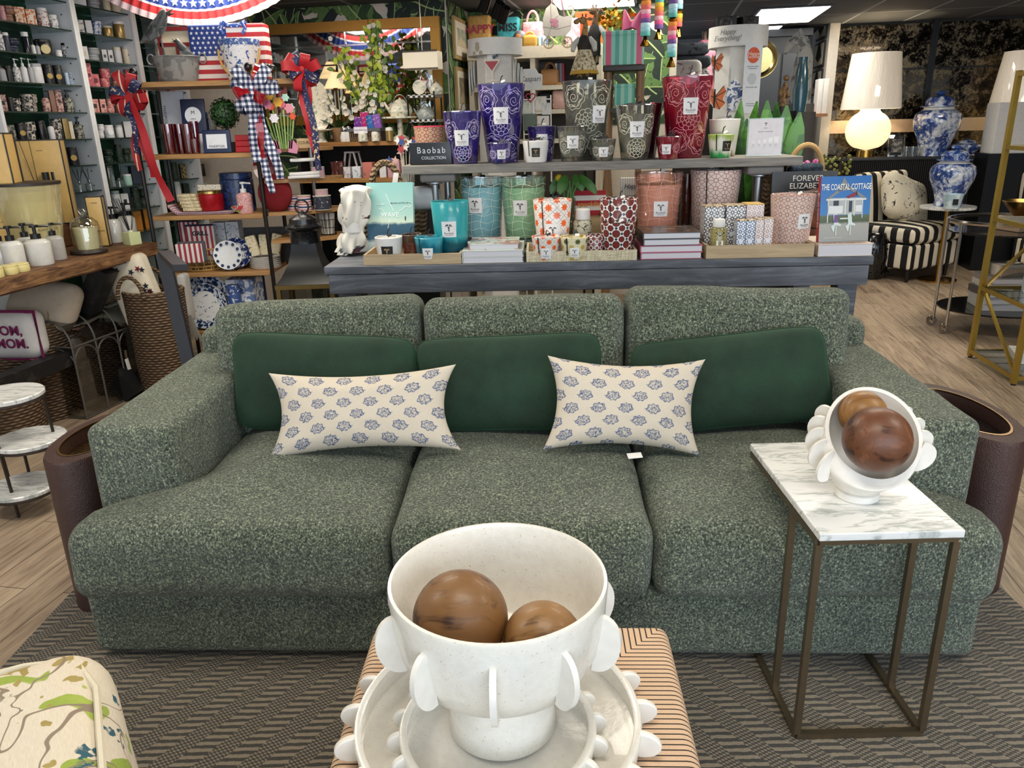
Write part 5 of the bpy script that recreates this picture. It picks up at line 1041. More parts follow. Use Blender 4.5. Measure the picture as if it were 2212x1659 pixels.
# riser behind
solo('wooden_riser',MB().rbox(1.2,.18,.13,(0,0,.065),.006,2),wood('#4a2f1c','#6f4a2e',0),'dark wooden riser box at the back of the live-edge table','riser',LT.w(-.62,.545,ZT),LT.yaw)
ZR = ZT + .1305
def tall_box(label,u0,u1,vt,y,dep,z=ZT,top=True):
    a = LT.at((u0 + u1)/2,vt,y);h = a.z - z;q = LT.w(a.x,y + dep/2,z);wd = (u1 - u0)/PPM(q)*.86;t = thing('gift_box',label,'box',q,LT.yaw - R_(62),'yellow boxes on the live-edge table');MB().rbox(wd,dep,h,(0,0,h/2),.002,1).build('carton',YEL,t);mb = MB()
    for sx in (-1,1):
        for sy in (-1,1): mb.box(.006,.006,h,(sx*wd/2,sy*dep/2,h/2))
    for zz in (.003,h): mb.box(wd + .006,.006,.006,(0,-dep/2,zz));mb.box(.006,dep + .006,.006,(-wd/2,0,zz));mb.box(.006,dep + .006,.006,(wd/2,0,zz))
    mb.build('black_edging',plain('#14110d',.4),t)
    text('BLACK OLIVE',.010,plain('#6b5426',.6),t,(wd*.0,-dep/2 - .001,h*.32));text('cereria',.012,plain('#6b5426',.6),t,(0,-dep/2 - .001,h*.88));return t
tall_box('tall yellow gift box with black edges at the far left of the live-edge table',-40,44,288,.30,.16)
tall_box('big yellow gift box with black lid edge behind the giant candle',58,152,302,.48,.12,ZR)
tall_box('slim tall yellow box right of the glass cloche',196,232,424,.20,.07)
# giant candle
a = LT.at(105,398,.16);k = 1/PPM(LT.w(a.x,.16,a.z));rt = 136*k/2;rb = 96*k/2;h = a.z - ZT
t = thing('giant_candle','giant pale yellow candle with round black lid on the live-edge table','candle',LT.w(LT.at(125,540,.16).x,.16 + rb,ZT),LT.yaw + R_(-30));MB().lathe([(.0001,0),(rb*.95,0),(rb,.006),(rt,h),(rt - .005,h),(rt*.93,h*.8)],56).build('glass_vessel',glass('#fdfae8',.08,.40,'#e6dcae'),t);MB().lathe([(.0001,.012),(rb - .007,.012),(rb + (rt - rb)*.92 - .007,h*.92),(.0001,h*.92)],56).build('wax',plain('#dccd8c',.4),t);MB().lathe([(.0001,h + .0005),(rt + .004,h + .0005),(rt + .004,h + .014),(.0001,h + .016)],56).build('lid',plain('#2b2320',.45),t)
text('BLACK OLIVE',.016,plain('#6b5f3c',.6),t,(.02,-(rb + (rt - rb)*.42) - .002,h*.42));text('&',.016,plain('#6b5f3c',.6),t,(.02,-(rb + (rt - rb)*.37) - .002,h*.37));text('FIG',.016,plain('#6b5f3c',.6),t,(.02,-(rb + (rt - rb)*.32) - .002,h*.32))
lt('dif',60,100,298,.50,M_['cl'],'tall reed diffuser standing behind the black-lidded giant candle',z=ZR)
for i,(u,v) in enumerate(((104,372),(121,371),(136,372),(150,371))): lt('jar',u - 8,u + 8,v,.46,M_['cl'],'small clear bottle with square black cap, %s of four behind the giant candle' % words(i),z=ZR,m2='#141414')
# cloche
a = LT.at(203,448,.10);h = a.z - ZT;t = thing('cloche_candle','pale candle under a clear glass bell cloche on a dark base','candle',LT.w(LT.at(203,540,.10).x,.13,ZT),LT.yaw);r = .075
MB().lathe([(.0001,0),(r + .018,0),(r + .022,.008),(r + .018,.02),(.0001,.022)],36).build('base',plain('#2b2320',.4),t);MB().lathe([(.0001,.0225),(.055,.0225),(.062,.14),(.0001,.14)],32).build('wax_candle',CREM,t)
MB().lathe([(r,.0225),(r,h*.58),(r*.92,h*.70),(r*.6,h*.80),(r*.22,h*.84),(r*.16,h*.86),(r*.2,h*.88),(r*.36,h*.94),(r*.2,h*.995),(.0001,h)],36).build('glass_dome',glass('#f6f8f7',.12),t)
# pump bottles and tins
for i,(u0,u1,vt,y,mm,d) in enumerate(((-14,24,490,.18,POR,'at the frame edge'),(10,58,488,.10,POR,'second white one from the left'),(42,84,482,.17,POR,'behind the second row'),(66,122,486,.05,POR,'front white one'),(102,147,481,.10,PGY,'the grey one at the right'),(30,62,484,.26,POR,'back row left'),(72,104,482,.30,POR,'back row right'))): lt('pump',u0 + 2,u1 - 2,vt,y,mm,'%s pump bottle with black pump on the live-edge table, %s' % ('grey' if mm is PGY else 'white',d),lab=None)
lt('pump',236,264,446,.22,POR,'white pump bottle behind the green cube diffuser, left one');lt('pump',264,300,438,.20,POR,'white pump bottle behind the green cube diffuser, right one',lab='#cfcac2')
p = LT.at(282,500,.08);t = thing('reed_diffuser','pale green cube diffuser with black reeds at the far end of the live-edge table','diffuser',LT.w(p.x,.08,ZT),LT.yaw + R_(-20));MB().rbox(.075,.075,.075,(0,0,.0375),.004,2).build('bottle',plain('#c9cf9c',.2,coat=.3),t);mb = MB()
for i in range(11): mb.tube([(0,0,.05),(-.03 - .006*i + (.14 if i > 8 else 0),(i % 3 - 1)*.012,.26 + .006*(i % 4))],.0018,5)
mb.build('reeds',plain('#131210',.7),t);MB().lathe([(.0001,.075),(.014,.075),(.014,.085),(.0001,.085)],14).build('neck',plain('#d9dcc4',.3),t)
for i,(u0,u1,vt) in enumerate(((-18,18,577),(16,48,572),(38,76,568))): lt('can',u0,u1,vt,.02 + .0*i,BUT,'pale yellow round travel tin, %s of three at the front of the live-edge table' % words(i))
# ------------------------------------------------------------------ below the live-edge table: baskets, pillows, plant stand, terrarium, frame
def mat_wick():
    g = G('wicker');x,y,z = g.xyz(g.coord());an = g.M('ARCTAN2',y,x);row = g.M('FLOOR',g.M('DIVIDE',z,.016));ph = g.M('MULTIPLY',g.M('MODULO',row,2.),pi)
    s = g.M('SINE',g.M('ADD',g.M('MULTIPLY',an,22.),ph));rz_ = g.M('ABSOLUTE',g.M('SUBTRACT',g.M('FRACT',g.M('DIVIDE',z,.016)),.5));hgt = g.M('MULTIPLY',g.M('SUBTRACT',1.,g.M('MULTIPLY',rz_,2.)),g.M('MULTIPLY_ADD',s,.4,.6));n = g.noise(g.coord(),30.,3.)
    g.bump(hgt,1.,.012);return g.fin(g.ramp(g.M('ADD',g.M('MULTIPLY',hgt,.7),g.M('MULTIPLY',n,.3)),[(.12,'#2a1e14'),(.45,'#7a5f45'),(.85,'#b39a7c')]),.75)
WK = mat_wick()
p = PY(335,650,4.52);b1 = basket('wicker_basket','tall round wicker basket with twisted handle holding a star-print bag, left of the sofa',(p.x,p.y,.001),0,.165,.15,.64,WK,1.05,None,None,.02)
for s in (0,1): MB().tube([(-.075*cos(q) - .06,-.16 + s*.30,.62 + .13*sin(q)) for q in [pi*i/12 for i in range(13)]],.012,8).build('handle',WK,b1)
t = thing('tote_bag','cream canvas bag with red and navy stars standing in the tall wicker basket','bag',(p.x - .05,p.y,.45),R_(-8));MB().rbox(.26,.12,.40,(0,0,.20),.04,8,.015,.012,None,RT(-14,'Y'),2.).build('body',plain('#ddd2bc',.9),t);rr = random.Random(6)
for i in range(11): sx,sz = rr.uniform(-.10,.13),rr.uniform(.14,.37);flat([star(.022,.42,5,sx - (sz - .2)*.22,sz,rr.uniform(0,3))],-.0745).build('star',plain('#7a1e22' if i % 2 else '#1d2436',.7),t,0)
q = LT.w(-.98,.36,.001);basket('wicker_basket','wide low wicker basket behind the marble plant stand',q,0,.17,.17,.38,WK,1.06,None,None,.02)
p = PY(262,830,4.85);basket('wicker_basket','small round wicker basket seen through the glass terrarium',(p.x - .06,p.y,.001),0,.13,.13,.34,WK,1.05,None,None,.016)
b4 = LT.w(-.63,.44,0);basket('wicker_basket','large wicker basket of pillows under the live-edge table',(b4.x,b4.y,.001),R_(79),.20,.19,.54,WK,1.06,None,None,.02)
solo('throw_pillow',MB().rbox(.36,.15,.28,(0,0,0),.07,8,.02,.01,None,RT(14,'Y') @ RT(-30,'X'),4.),plain('#a99b8a',.9),'plain taupe pillow lying on the pillow basket under the live-edge table','pillow',(b4.x + .10,b4.y + .03,.64))
t = thing('throw_pillow','white pillow with magenta piping and lettering in the pillow basket','pillow',(b4.x + .00,b4.y - .17,.47),R_(-6));MB().rbox(.36,.14,.26,(0,0,.05),.06,8,.02,.006).build('cover',plain('#ddd7d3',.9),t);mt = plain('#7a1650',.7);text('MOM,',.07,mt,t,(.05,-.095,.09),bold=.002);text('MOM.',.07,mt,t,(.07,-.095,.02),bold=.002);MB().tube([(-.18,-.03,-.08),(.18,-.03,-.08),(.18,-.03,.18),(-.18,-.03,.18)],.011,6,True).build('piping',mt,t)
# plant stand
t = thing('plant_stand','three-tier plant stand of round marble discs on dark iron, at the left edge','stand',(0,0,0));IR = plain('#3a302a',.5,.5);pos = []
for u,v,z in ((10,836,.52),(62,940,.32),(48,1040,.12)):
    c = PY(u,v,3.02 if z > .2 else 2.98);c.z = z;pos.append(c);MB().lathe([(.0001,0),(.136,0),(.140,.004),(.140,.016),(.136,.020),(.0001,.020)],48,TR((c.x,c.y,z - .02))).build('marble_disc',MARB,t);MB().tube([(c.x + .132*cos(q),c.y + .132*sin(q),z - .027) for q in [2*pi*i/32 for i in range(32)]],.006,6,True).build('ring',IR,t)
for dx,dy,zz in ((-.12,.04,.49),(.12,.05,.49),(.0,-.13,.49)): c = pos[0];MB().tube([(c.x + dx,c.y + dy + .02,.001),(c.x + dx,c.y + dy,zz)],.007,6).build('leg',IR,t)
for i in (1,2):
    c = pos[i];MB().tube([(c.x - .10,c.y + .09,.001),(c.x - .10,c.y + .09,c.z - .03)],.007,6).build('leg',IR,t);MB().tube([(c.x + .10,c.y + .09,.001),(c.x + .10,c.y + .09,c.z - .03)],.007,6).build('leg',IR,t)
# terrarium
p0 = PZ(189,906,0);yw = R_(76);L = .52;W = .235;HB = .42
t = thing('terrarium','arched glass greenhouse terrarium with dark metal ribs, on the floor left of the sofa','terrarium',(p0.x,p0.y,.001),yw);mt = plain('#615e58',.45,.5)
TG = glass('#b4b6b2',.06);hp = lambda q: (W / 2 - W / 2 * cos(q),HB + .145 * sin(q))
mb = MB()
for x in (0,L/3,2*L/3,L):
    mb.tube([(x,*hp(pi*i/14)) for i in range(15)],.0055,6)
    for y in (0,W): mb.tube([(x,y,0),(x,y,HB)],.006,6)
for y in (0,W): mb.tube([(0,y,HB),(L,y,HB)],.007,6);mb.tube([(0,y,.006),(L,y,.006)],.006,6)
for x in (0,L): mb.tube([(x,0,HB),(x,W,HB)],.007,6);mb.tube([(x,0,.006),(x,W,.006)],.006,6)
for k in range(3):
    for y in (0,W): mb.tube([(L/3*(k + .5) - L/6*cos(pi*i/12),y,HB - .10 + .09*sin(pi*i/12)) for i in range(13)],.005,6)
for x in (0,L): mb.tube([(x,W/2 - W/2*cos(pi*i/12),HB - .10 + .09*sin(pi*i/12)) for i in range(13)],.005,6)
mb.build('frame',mt,t);mb = MB();mb.tube([(0,W/2,HB + .152),(L,W/2,HB + .152)],.006,6)
for i in range(26): x = L*(i + .5)/26;mb.prism([(x - .010,HB + .156),(x + .010,HB + .156),(x + .006,HB + .168),(x,HB + .184 if i not in (0,25) else HB + .20),(x - .006,HB + .168)],.003,TR((0,W/2,0)))
mb.build('ridge_cresting',plain('#8f8160',.4,.4),t);mb = MB();mb.grid(lambda a,b: (L * a,*hp(pi * b)),3,14);mb.build('roof_glass',TG,t,0);mb = MB()
for y in (.0,W): mb.add([(0,y,0),(L,y,0),(L,y,HB),(0,y,HB)],[(0,1,2,3)])
for x in (.0,L): mb.add([(x,0,0),(x,W,0),(x,W,HB),(x,0,HB)],[(0,1,2,3)])
mb.build('wall_glass',TG,t,0);sub('price_tag',MB().box(.028,.002,.10,(L*.72,-.012,.20),0,RT(-8,'Y')),PAPER,t,'white paper price tag');sub('tassel',MB().tube([(L*.72,-.010,.30),(L*.71,-.012,.255)],.008,6),plain('#4a3c2a',.8),t)
# grey steel frame standing between
A0,A1 = PY(352,548,3.6),PY(404,770,3.5);dirv = (A1 - A0);foot = A0 + dirv*((A0.z - .012)/(A0.z - A1.z));t = thing('steel_frame','dark grey flat-steel C-shaped table frame standing left of the sofa','frame',(0,0,0));SM = plain('#33343a',.45,.3)
def flatbar(a,b,wx,wy): 
    a,b = Vector(a),Vector(b);mb = MB();d = (b - a);m4 = d.to_track_quat('Z','Y').to_matrix().to_4x4();m4.translation = (a + b)/2;return mb.box(wx,wy,d.length,(0,0,0),0,None) and MB().add([Vector(v) for v in mb.v],mb.f,None,m4)
MB().add([q for P_ in (A0,foot) for q in (P_ + Vector((-.030,-.012,0)),P_ + Vector((.030,-.012,0)),P_ + Vector((.030,.012,0)),P_ + Vector((-.030,.012,0)))],[(0,1,2,3),(7,6,5,4),(0,4,5,1),(1,5,6,2),(2,6,7,3),(3,7,4,0)]).build('upright',SM,t)
B0,B1 = PY(352,522,3.62),PY(386,556,3.2);B0.z = B1.z = A0.z + .012;ex_ = Vector((.032,0,0));MB().add([B0 - ex_,B1 - ex_,B1 + ex_,B0 + ex_] + [q - Vector((0,0,.026)) for q in (B0 - ex_,B1 - ex_,B1 + ex_,B0 + ex_)],[(0,1,2,3),(7,6,5,4),(0,4,5,1),(1,5,6,2),(2,6,7,3),(3,7,4,0)]).build('top_bar',SM,t)
MB().box(.064,.42,.011,(foot.x,foot.y - .18,.0065)).build('foot_bar',SM,t)
# throw with fringe behind the frame
p = PY(408,690,4.62);t = thing('throw_blanket','grey striped throw with long fringe hanging over the back of the tall wicker basket','blanket',(p.x - .02,p.y + .06,.36));MB().rbox(.05,.10,.30,(0,0,.20),.02,6,.005,.008).build('cloth',plain('#b9b6b0',.95),t);mb = MB()
for i in range(14): mb.tube([(-.02 + .004*i,-.05,.10),(-.01 + .005*i,-.055,.03),(.0 + .006*i,-.055,-.06 + .01*(i % 4))],.0028,5)
mb.build('fringe',plain('#8f8a82',.9),t)
# ------------------------------------------------------------------ etagere with flag-day goods
EF = Fr((0,4.8),0.0)
ez = [EF.at(u,v,0).z for u,v in ((300,181),(440,332),(470,464),(490,588),(430,716))]
EWD = wood('#8a6238','#b98d58',0,.5);EMT = plain('#2b2624',.4,.6)
xl,xr = EF.at(300,330,0).x,EF.at(556,330,0).x;xw = EF.at(648,172,0).x;ED = .42
et = thing('etagere','iron and wood display rack with side wings holding red, white and blue goods','shelving',EF.w(0,0,0))
MB().box2(xl - .05,xw,-.02,ED,ez[0] - .018,ez[0]).build('top_board',EWD,et);MB().box2(xl - .06,xw + .008,-.035,-.02,ez[0] - .022,ez[0] + .006).build('cornice',EWD,et)
for z in ez[1:]: MB().rbox(xr - xl - .03,ED,.028,((xl + xr)/2,ED/2,z - .014),.004,2).build('shelf_board',EWD,et)
for x in (xl,xr):
    for y in (0,ED - .02): MB().tube([(x,y,.001),(x,y,ez[0] - .02)],.013,8).build('post',EMT,et)
xp = EF.at(668,320,.1).x;MB().tube([(xp,.12,.001),(xp,.12,ez[0] - .02)],.012,8).build('wing_post',metal('#8d8886',.3),et)
wz = [EF.at(u,v,.0).z for u,v in ((660,320),(660,387),(668,457),(676,517))]
for z,u1 in zip(wz,(691,708,726,740)):
    x1 = EF.at(u1,320,0).x;n = 14;R2 = x1 - xr - .02;poly = [(xr + .02,ED - .05)] + [(xr + .02 + R2*sin(pi/2*i/n),ED - .05 - (ED - .05)*cos(pi/2*(1 - i/n) + pi/2*0)*1.0 if False else (ED - .05)*(1 - sin(pi/2*(1 - i/n)))) for i in range(n + 1)]
    MB().prism(poly,.02,Matrix(((1,0,0,0),(0,0,1,0),(0,-1,0,z),(0,0,0,1)))).build('wing_shelf',EWD,et)
for u,v in ((286,148),(535,136),(573,137),(588,140),(622,147)):
    q = EF.at(u,v,0 if u < 560 else .2);MB().lathe([(.012,ez[0]),(.012,ez[0] + .02),(.008,ez[0] + .03)] + [(.024*sin(a),q.z - .022 - .026*cos(a)) for a in [pi*i/8 for i in range(1,9)]],14,TR((q.x,q.y,0))).build('finial',plain('#141213',.3),et)
GE = 'goods on the iron and wood display rack'
def eg(kind,u0,u1,vt,row,y,m,label,**k): return goods(kind,EF,u0,u1,vt,k.pop('z',ez[row] + .0006),y,m,label,GE,**k)
def es(name,mb,m,label,cat,u,row,y,rz=0.,z=None): return solo(name,mb,m,label,cat,(EF.at(u,300,y).x,EF.o.y + y,(ez[row] + .0006) if z is None else z),rz,GE)
GZN = printed('#6d6f70','#8b8d8c',18.,.5,.45);ZT_ = ez[0] + .007;GZD = printed('#3f4142','#66696a',14.,.5,.45)
def loft(mb,rings,n=16):
    vs = [];fs = []
    for (x,y,z,a,b,ax_) in rings:
        d = Vector((sin(ax_),0,cos(ax_)));e = Vector((d.z,0,-d.x))
        for i in range(n): an = 2*pi*i/n;vs.append(Vector((x,y,z)) + e*a*cos(an) + Vector((0,1,0))*b*sin(an))
    for r_ in range(len(rings) - 1):
        for i in range(n): fs.append((r_*n + i,r_*n + (i + 1) % n,(r_ + 1)*n + (i + 1) % n,(r_ + 1)*n + i))
    fs += [tuple(reversed(range(n))),tuple(range((len(rings) - 1)*n,len(rings)*n))];return mb.add(vs,fs)
# galvanised tub with two metal birds
q = EF.at(375,160,.12);wtb = 88/PPM(EF.w(q.x,.12,q.z));t = thing('galvanized_tub','galvanized metal tub with ring handles on top of the display rack','tub',EF.w(q.x,.20,ZT_),0,GE);hb = EF.at(375,121,.12).z - ZT_;r = wtb/2
MB().lathe([(.0001,0),(r*.86,0),(r*.88,.006),(r*1.12,hb),(r*1.1,hb),(r*.86,.012),(.0001,.01)],36,sy=.8).build('body',GZN,t);MB().tube([(r*1.12*cos(a),r*.9*sin(a),hb) for a in [2*pi*i/32 for i in range(32)]],.005,6,True).build('rim',GZN,t)
for s in (-1,1): MB().tube([(s*(r*1.1 + .022 + .022*cos(a)),0,hb - .01 + .028*sin(a)) for a in [2*pi*i/14 for i in range(14)]],.004,6,True).build('ring_handle',GZN,t)
def bird(label,p,s,legs,face):
    t = thing('metal_bird',label,'bird figure',p,0,GE);f = face
    loft(MB(),[(f*x*s,0,z*s + legs,a*s,b*s,f*R_(q)) for x,z,a,b,q in ((-.64,.12,.03,.06,60),(-.42,.26,.12,.12,58),(-.12,.45,.23,.20,50),(.10,.66,.25,.21,36),(.23,.87,.185,.16,22),(.30,1.02,.15,.14,18),(.36,1.13,.10,.09,30),(.40,1.18,.02,.02,40))],18).build('body',GZD,t,60);mb = MB()
    for dz in (0,.05): mb.lathe([(.055*s,0),(.0001,.26*s)],8,TR((f*.47*s,0,(1.0 + dz)*s + legs)) @ Matrix.Rotation(R_(f*(82 - dz*500)),4,'Y'))
    mb.build('beak',plain('#3d3a38',.5),t);mb = MB()
    for y in (-.09,.09): mb.sphere(.02*s,(f*.45*s,y*1.5*s,1.05*s + legs),8)
    mb.build('eye',plain('#141414',.3),t)
    for dx,y in ((-.10,-.08),(.06,.08)): MB().tube([(f*dx*s,y*s,.25*s + legs),(f*(dx + .05)*s,y*s,legs*.5),(f*(dx - .02)*s,y*s,0)],.005,6).build('leg',GZD,t)
    MB().prism([(f*-.45*s,.22*s + legs),(f*.12*s,.48*s + legs),(f*.10*s,.30*s + legs),(f*-.2*s,.16*s + legs)],.02,TR((0,-.235*s,0))).build('wing',GZD,t)
hb2 = ZT_ + .012;bigS = (EF.at(340,20,.18).z - EF.at(340,94,.18).z)/1.08
bird('large galvanized metal bird with open beak on wire legs in the tub',Vector((EF.at(346,110,.2).x,EF.o.y + .2,hb2)),bigS,EF.at(346,92,.2).z - hb2 - .12*bigS,1);bird('small galvanized metal bird at the right of the tub, facing the flag',Vector((EF.at(398,110,.22).x,EF.o.y + .22,hb2)),bigS*.58,EF.at(398,112,.2).z - hb2 - .04,-1)
# red fretwork lantern behind the birds
q = EF.at(382,60,.40);t = thing('lattice_lantern','dark red fretwork lantern frame behind the metal birds','lantern',EF.w(q.x,.36,ZT_),0,GE);hh = q.z - ZT_;mb = MB()
for x in (-.10,.10): mb.box(.022,.022,hh,(x,0,hh/2))
for z in (.011,hh*.35,hh*.7,hh - .011): mb.box(.20,.022,.022,(0,0,z))
mb.box(.016,.016,hh*.35,(0,0,hh*.52));mb.build('frame',plain('#6e1418',.4),t);MB().box2(-.088,.088,.004,.008,.02,hh - .02).build('panel',plain('#d8cdb2',.7),t)
# flag panel
q = EF.at(505,160,.26);za = EF.at(505,52,.26).z;wd = 165/PPM(EF.w(q.x,.26,1.9));hh = za - ZT_;t = thing('flag_tote','stiff stars-and-stripes bag with blue dotted bow on top of the display rack','bag',EF.w(q.x,.27,ZT_),0,GE)
def mat_flag():
    g = G('flag_cover');x,y,z = g.xyz(g.coord());st = g.step(g.M('FRACT',g.M('DIVIDE',z,hh/6.5)),.49,.51);col = g.mix(st,'#b3222c','#e6e0dc');can = g.M('MULTIPLY',g.step(g.M('MULTIPLY',x,-1.),-wd*.0 - .001,-wd*.0 + .001),g.step(z,hh*.46,hh*.462));return g.fin(g.mix(can,col,'#1f3a86'),.5)
MB().rbox(wd,.10,hh,(0,.0,hh/2),.018,4).build('body',mat_flag(),t)
sp = []
for i in range(7):
    for j in range(6): sp.append(star(.011,.42,5,-wd/2 + .024 + i*wd*.068 + (j % 2)*.01,hh*.52 + j*hh*.082))
flat(sp,-.0515).build('star_print',plain('#eceaf0',.6),t,0);mb = MB();mb.tube([(-.03,-.04,hh + .002),(.02,-.045,hh - .012),(.08,-.045,hh - .012),(.12,-.04,hh + .006)],.014,8);mb.tube([(.0,-.06,hh + .01),(-.03,-.062,hh - .03),(-.015,-.062,hh - .06)],.010,8);mb.tube([(.10,-.06,hh + .005),(.12,-.062,hh - .03),(.10,-.062,hh - .06)],.010,8);mb.build('dotted_bow',printed('#2c4fa0','#e9e9f2',60.,.6),t);flat([[(wd*.33 + .03*cos(a),hh*.66 + .03*sin(a)) for a in (0,1.57,3.14,4.71)]],-.052).build('logo_patch',plain('#dfe8e4',.6),t,0)
# blue and white ice bucket
q = EF.at(505,84,.03);t = thing('ice_bucket','blue and white floral china bucket with bamboo handle in front of the flag bag','bucket',EF.w(q.x,.12,ZT_),0,GE);hh = q.z - ZT_;r = 84/PPM(EF.w(q.x,.1,1.9))/2;BWC = printed('#e3e3e6','#3d5c9c',34.,.58,.25)
MB().lathe([(.0001,0),(r*.72,0),(r*.76,.01),(r,hh),(r - .006,hh),(r*.72,.015),(.0001,.012)],40).build('body',BWC,t);MB().lathe([(r*.978,hh*.86),(r*1.006,hh),(r*.99,hh + .003)],40).build('rim_band',printed('#3f5d9a','#dfe3ee',60.,.58),t);MB().tube([(r*1.06*cos(a),-.02 - .05*abs(sin(a)),hh*.78 + r*1.35*sin(a)) for a in [pi + pi*i/14 for i in range(15)]],.007,8).build('bamboo_handle',plain('#c39a5a',.5),t)
# bunting
t = thing('bunting','red, white and blue pleated star bunting hanging in a swag from the ceiling','bunting',(0,0,0));A_,B_,C_ = PY(120,-75,5.32),PY(425,56,5.32),PY(700,-75,5.32)
def cur(s,off):
    a = (1 - s)**2;b = 2*s*(1 - s);c = s*s;mid = B_*2 - (A_ + C_)*.5;p = A_*a + mid*b + C_*c;tg = (mid - A_)*(1 - s) + (C_ - mid)*s;tg.normalize();n = Vector((-tg.z,0,tg.x));return p + n*off
w0 = 74/PPM(PY(420,30,5.32))
for nm,o0,o1,col in (('red_top_band',.80,1.0,'#b92a2e'),('white_top_band',.74,.80,'#e2dede'),('blue_band',.44,.74,'#243f8c'),('white_bottom_band',.38,.44,'#e2dede'),('red_bottom_band',.18,.38,'#b92a2e'),('pale_hem',0.,.18,'#d0b6bc')):
    mb = MB();N = 60;mb.grid(lambda a,b: cur(a,w0 * (o0 + (o1 - o0) * b)) + Vector((0,.008 * sin(a * N * 3.14),0)),N * 3,2);mb.build(nm,plain(col,.7),t,25)
mb = MB()
for i in range(25): c = cur((i + .5)/25,w0*.59) - Vector((0,.014,0));S = w0*.125;pts = star(S);mb.add([(c.x + x,c.y,c.z + z) for x,z in pts],[tuple(range(10))])
mb.build('star_print',plain('#e9e9ee',.6),t,0)
# bows
def bow(label,u,v,y,S,mats,tail,tails,seed,tilt=0.,wr=.045):
    r = random.Random(seed);p = EF.at(u,v,y);t = thing('ribbon_bow',label,'bow',EF.w(*p),0,'ribbon bows on the display rack');K = len(mats);mbs = [MB() for _ in mats]
    for i in range(9):
        a = 2*pi*i/9 + r.uniform(-.25,.25) + tilt;L = S*r.uniform(.75,1.1);d = Vector((cos(a),r.uniform(-.7,.1),sin(a))).normalized();sd = Vector((-d.z,0,d.x))*.3 + Vector((0,.9,0));pts = [d*(L*(1 - cos(q))/2) + sd*(S*.34*sin(q)) for q in [2*pi*k/16 for k in range(17)]];nr = []
        ax_ = d.cross(sd).normalized()
        for k in range(17): tg = pts[min(k + 1,16)] - pts[max(k - 1,0)];nr.append(tg.cross(ax_))
        mbs[i % K].ribbon(pts,wr,nr)
    for j,(dx,dy,mi) in enumerate(tails): mbs[mi % K].ribbon([Vector((dx*q + .012*sin(q*7 + j*2),-.02 - .01*j + .012*sin(q*5 + j),dy*q)) for q in [k/12 for k in range(13)]],wr*(.9 if j % 2 else .7),[(.35*sin(k*.9 + j),-1,.1) for k in range(13)])
    for k,mb in enumerate(mbs): mb.build('ribbon_loops',mats[k],t,0)
    MB().sphere(wr*.5,(0,-.02,0),12).build('knot',mats[0],t);return t
RR = striped([(0,'#a3161f'),(.42,'#d8c4ac'),(.58,'#a3161f')],.045,0);SR = printed('#1d2350','#d9c39a',55.,.60,.7);RD = plain('#a8141f',.6)
g = G('navy_gingham');_x,_y,_z = g.xyz(g.coord());_q = g.M('ADD',_x,g.M('MULTIPLY',_y,.5));_a = g.step(g.M('FRACT',g.M('DIVIDE',_q,.030)),.49,.51);_b = g.step(g.M('FRACT',g.M('DIVIDE',_z,.030)),.49,.51);GING = g.fin(g.ramp(g.M('MULTIPLY',g.M('ADD',_a,_b),.5),[(.2,'#e2e2e6'),(.4,'#6f7896'),(.8,'#151d3c')],'CONSTANT'),.7)
sheer = glass('#e2606c',.04,.45,'#b3202c')
k_ = 1/PPM(EF.w(-1.5,-.05,1.8))
bow('red and navy star ribbon bow with long tails at the left end of the rack',284,205,-.06,48*k_,[RR,SR,RD],0,[(-.02,-.42,0),(.06,-.46,2),(.0,-.32,1),(.14,-.60,2)],3,wr=.05)
bow('navy gingham bow with sheer red ribbon and long tail in the centre of the rack',548,192,-.08,56*k_,[GING,GING,sheer],0,[(.04,-.58,0),(.10,-.50,0),(.02,-.38,2),(-.02,-.40,0)],5,wr=.062)
bow('bright red velvet bow with star ribbon at the right end of the rack',655,150,-.04,46*k_,[RD,RD,SR],0,[(.03,-.48,0),(.0,-.36,1),(.05,-.56,2)],8,.4,wr=.055)
# second shelf
RG = glass('#b3142c',.14,.35,'#7a0a1c')
for i,(a,b) in enumerate(((342,368),(368,393),(386,410),(404,424))): eg('glass',a,b,268 if i < 3 else 262,1,.05 + .06*(i % 2),RG,'ruby red glass tumbler on the second shelf, %s from the left' % words(i))
eg('glass',408,426,300,1,.03,RG,'short ruby red glass tumbler in front, beside the navy framed card')
def framed(label,u0,u1,vt,y,row,fcol,body,z=None):
    a,b = EF.at(u0,vt,y),EF.at(u1,vt,y);z = (ez[row] + .0006) if z is None else z;wd,hh = b.x - a.x,a.z - z;t = thing('display_card',label,'sign',EF.w((a.x + b.x)/2,y,z),0,GE);t.rotation_euler = (R_(-6),0,0);MB().rbox(wd,.014,hh,(0,0,hh/2),.006,3).build('frame',plain(fcol,.35),t);return t,wd,hh
t,wd,hh = framed('navy framed white card with grey lettering, standing low on the second shelf',434,495,281,.03,1,'#16264a','');MB().rbox(wd*.72,.002,hh*.62,(0,-.0085,hh*.5),.003,2).build('card',plain('#e2e4ea',.6),t);text('MARIPOSA',.021,plain('#4a4d55',.6),t,(0,-.010,hh*.28),sx=.95)
t,wd,hh = framed('navy square plaque with a round white disc and letter on the second shelf, set higher',385,438,214,.14,1,'#121d40','',ez[1] + .115);MB().lathe([(.0001,0),(wd*.34,0),(.0001,.001)],28,TR((0,-.009,hh*.52)) @ RT(90,'X')).build('disc',plain('#e2e4ea',.6),t);text('M',.032,plain('#3a3d48',.6),t,(0,-.011,hh*.60));text('MARIPOSA',.007,plain('#3a3d48',.6),t,(0,-.011,hh*.42));MB().box2(-wd*.3,wd*.3,.0,.05,-.1145,0).build('stand',plain('#d9d9dc',.5),t)
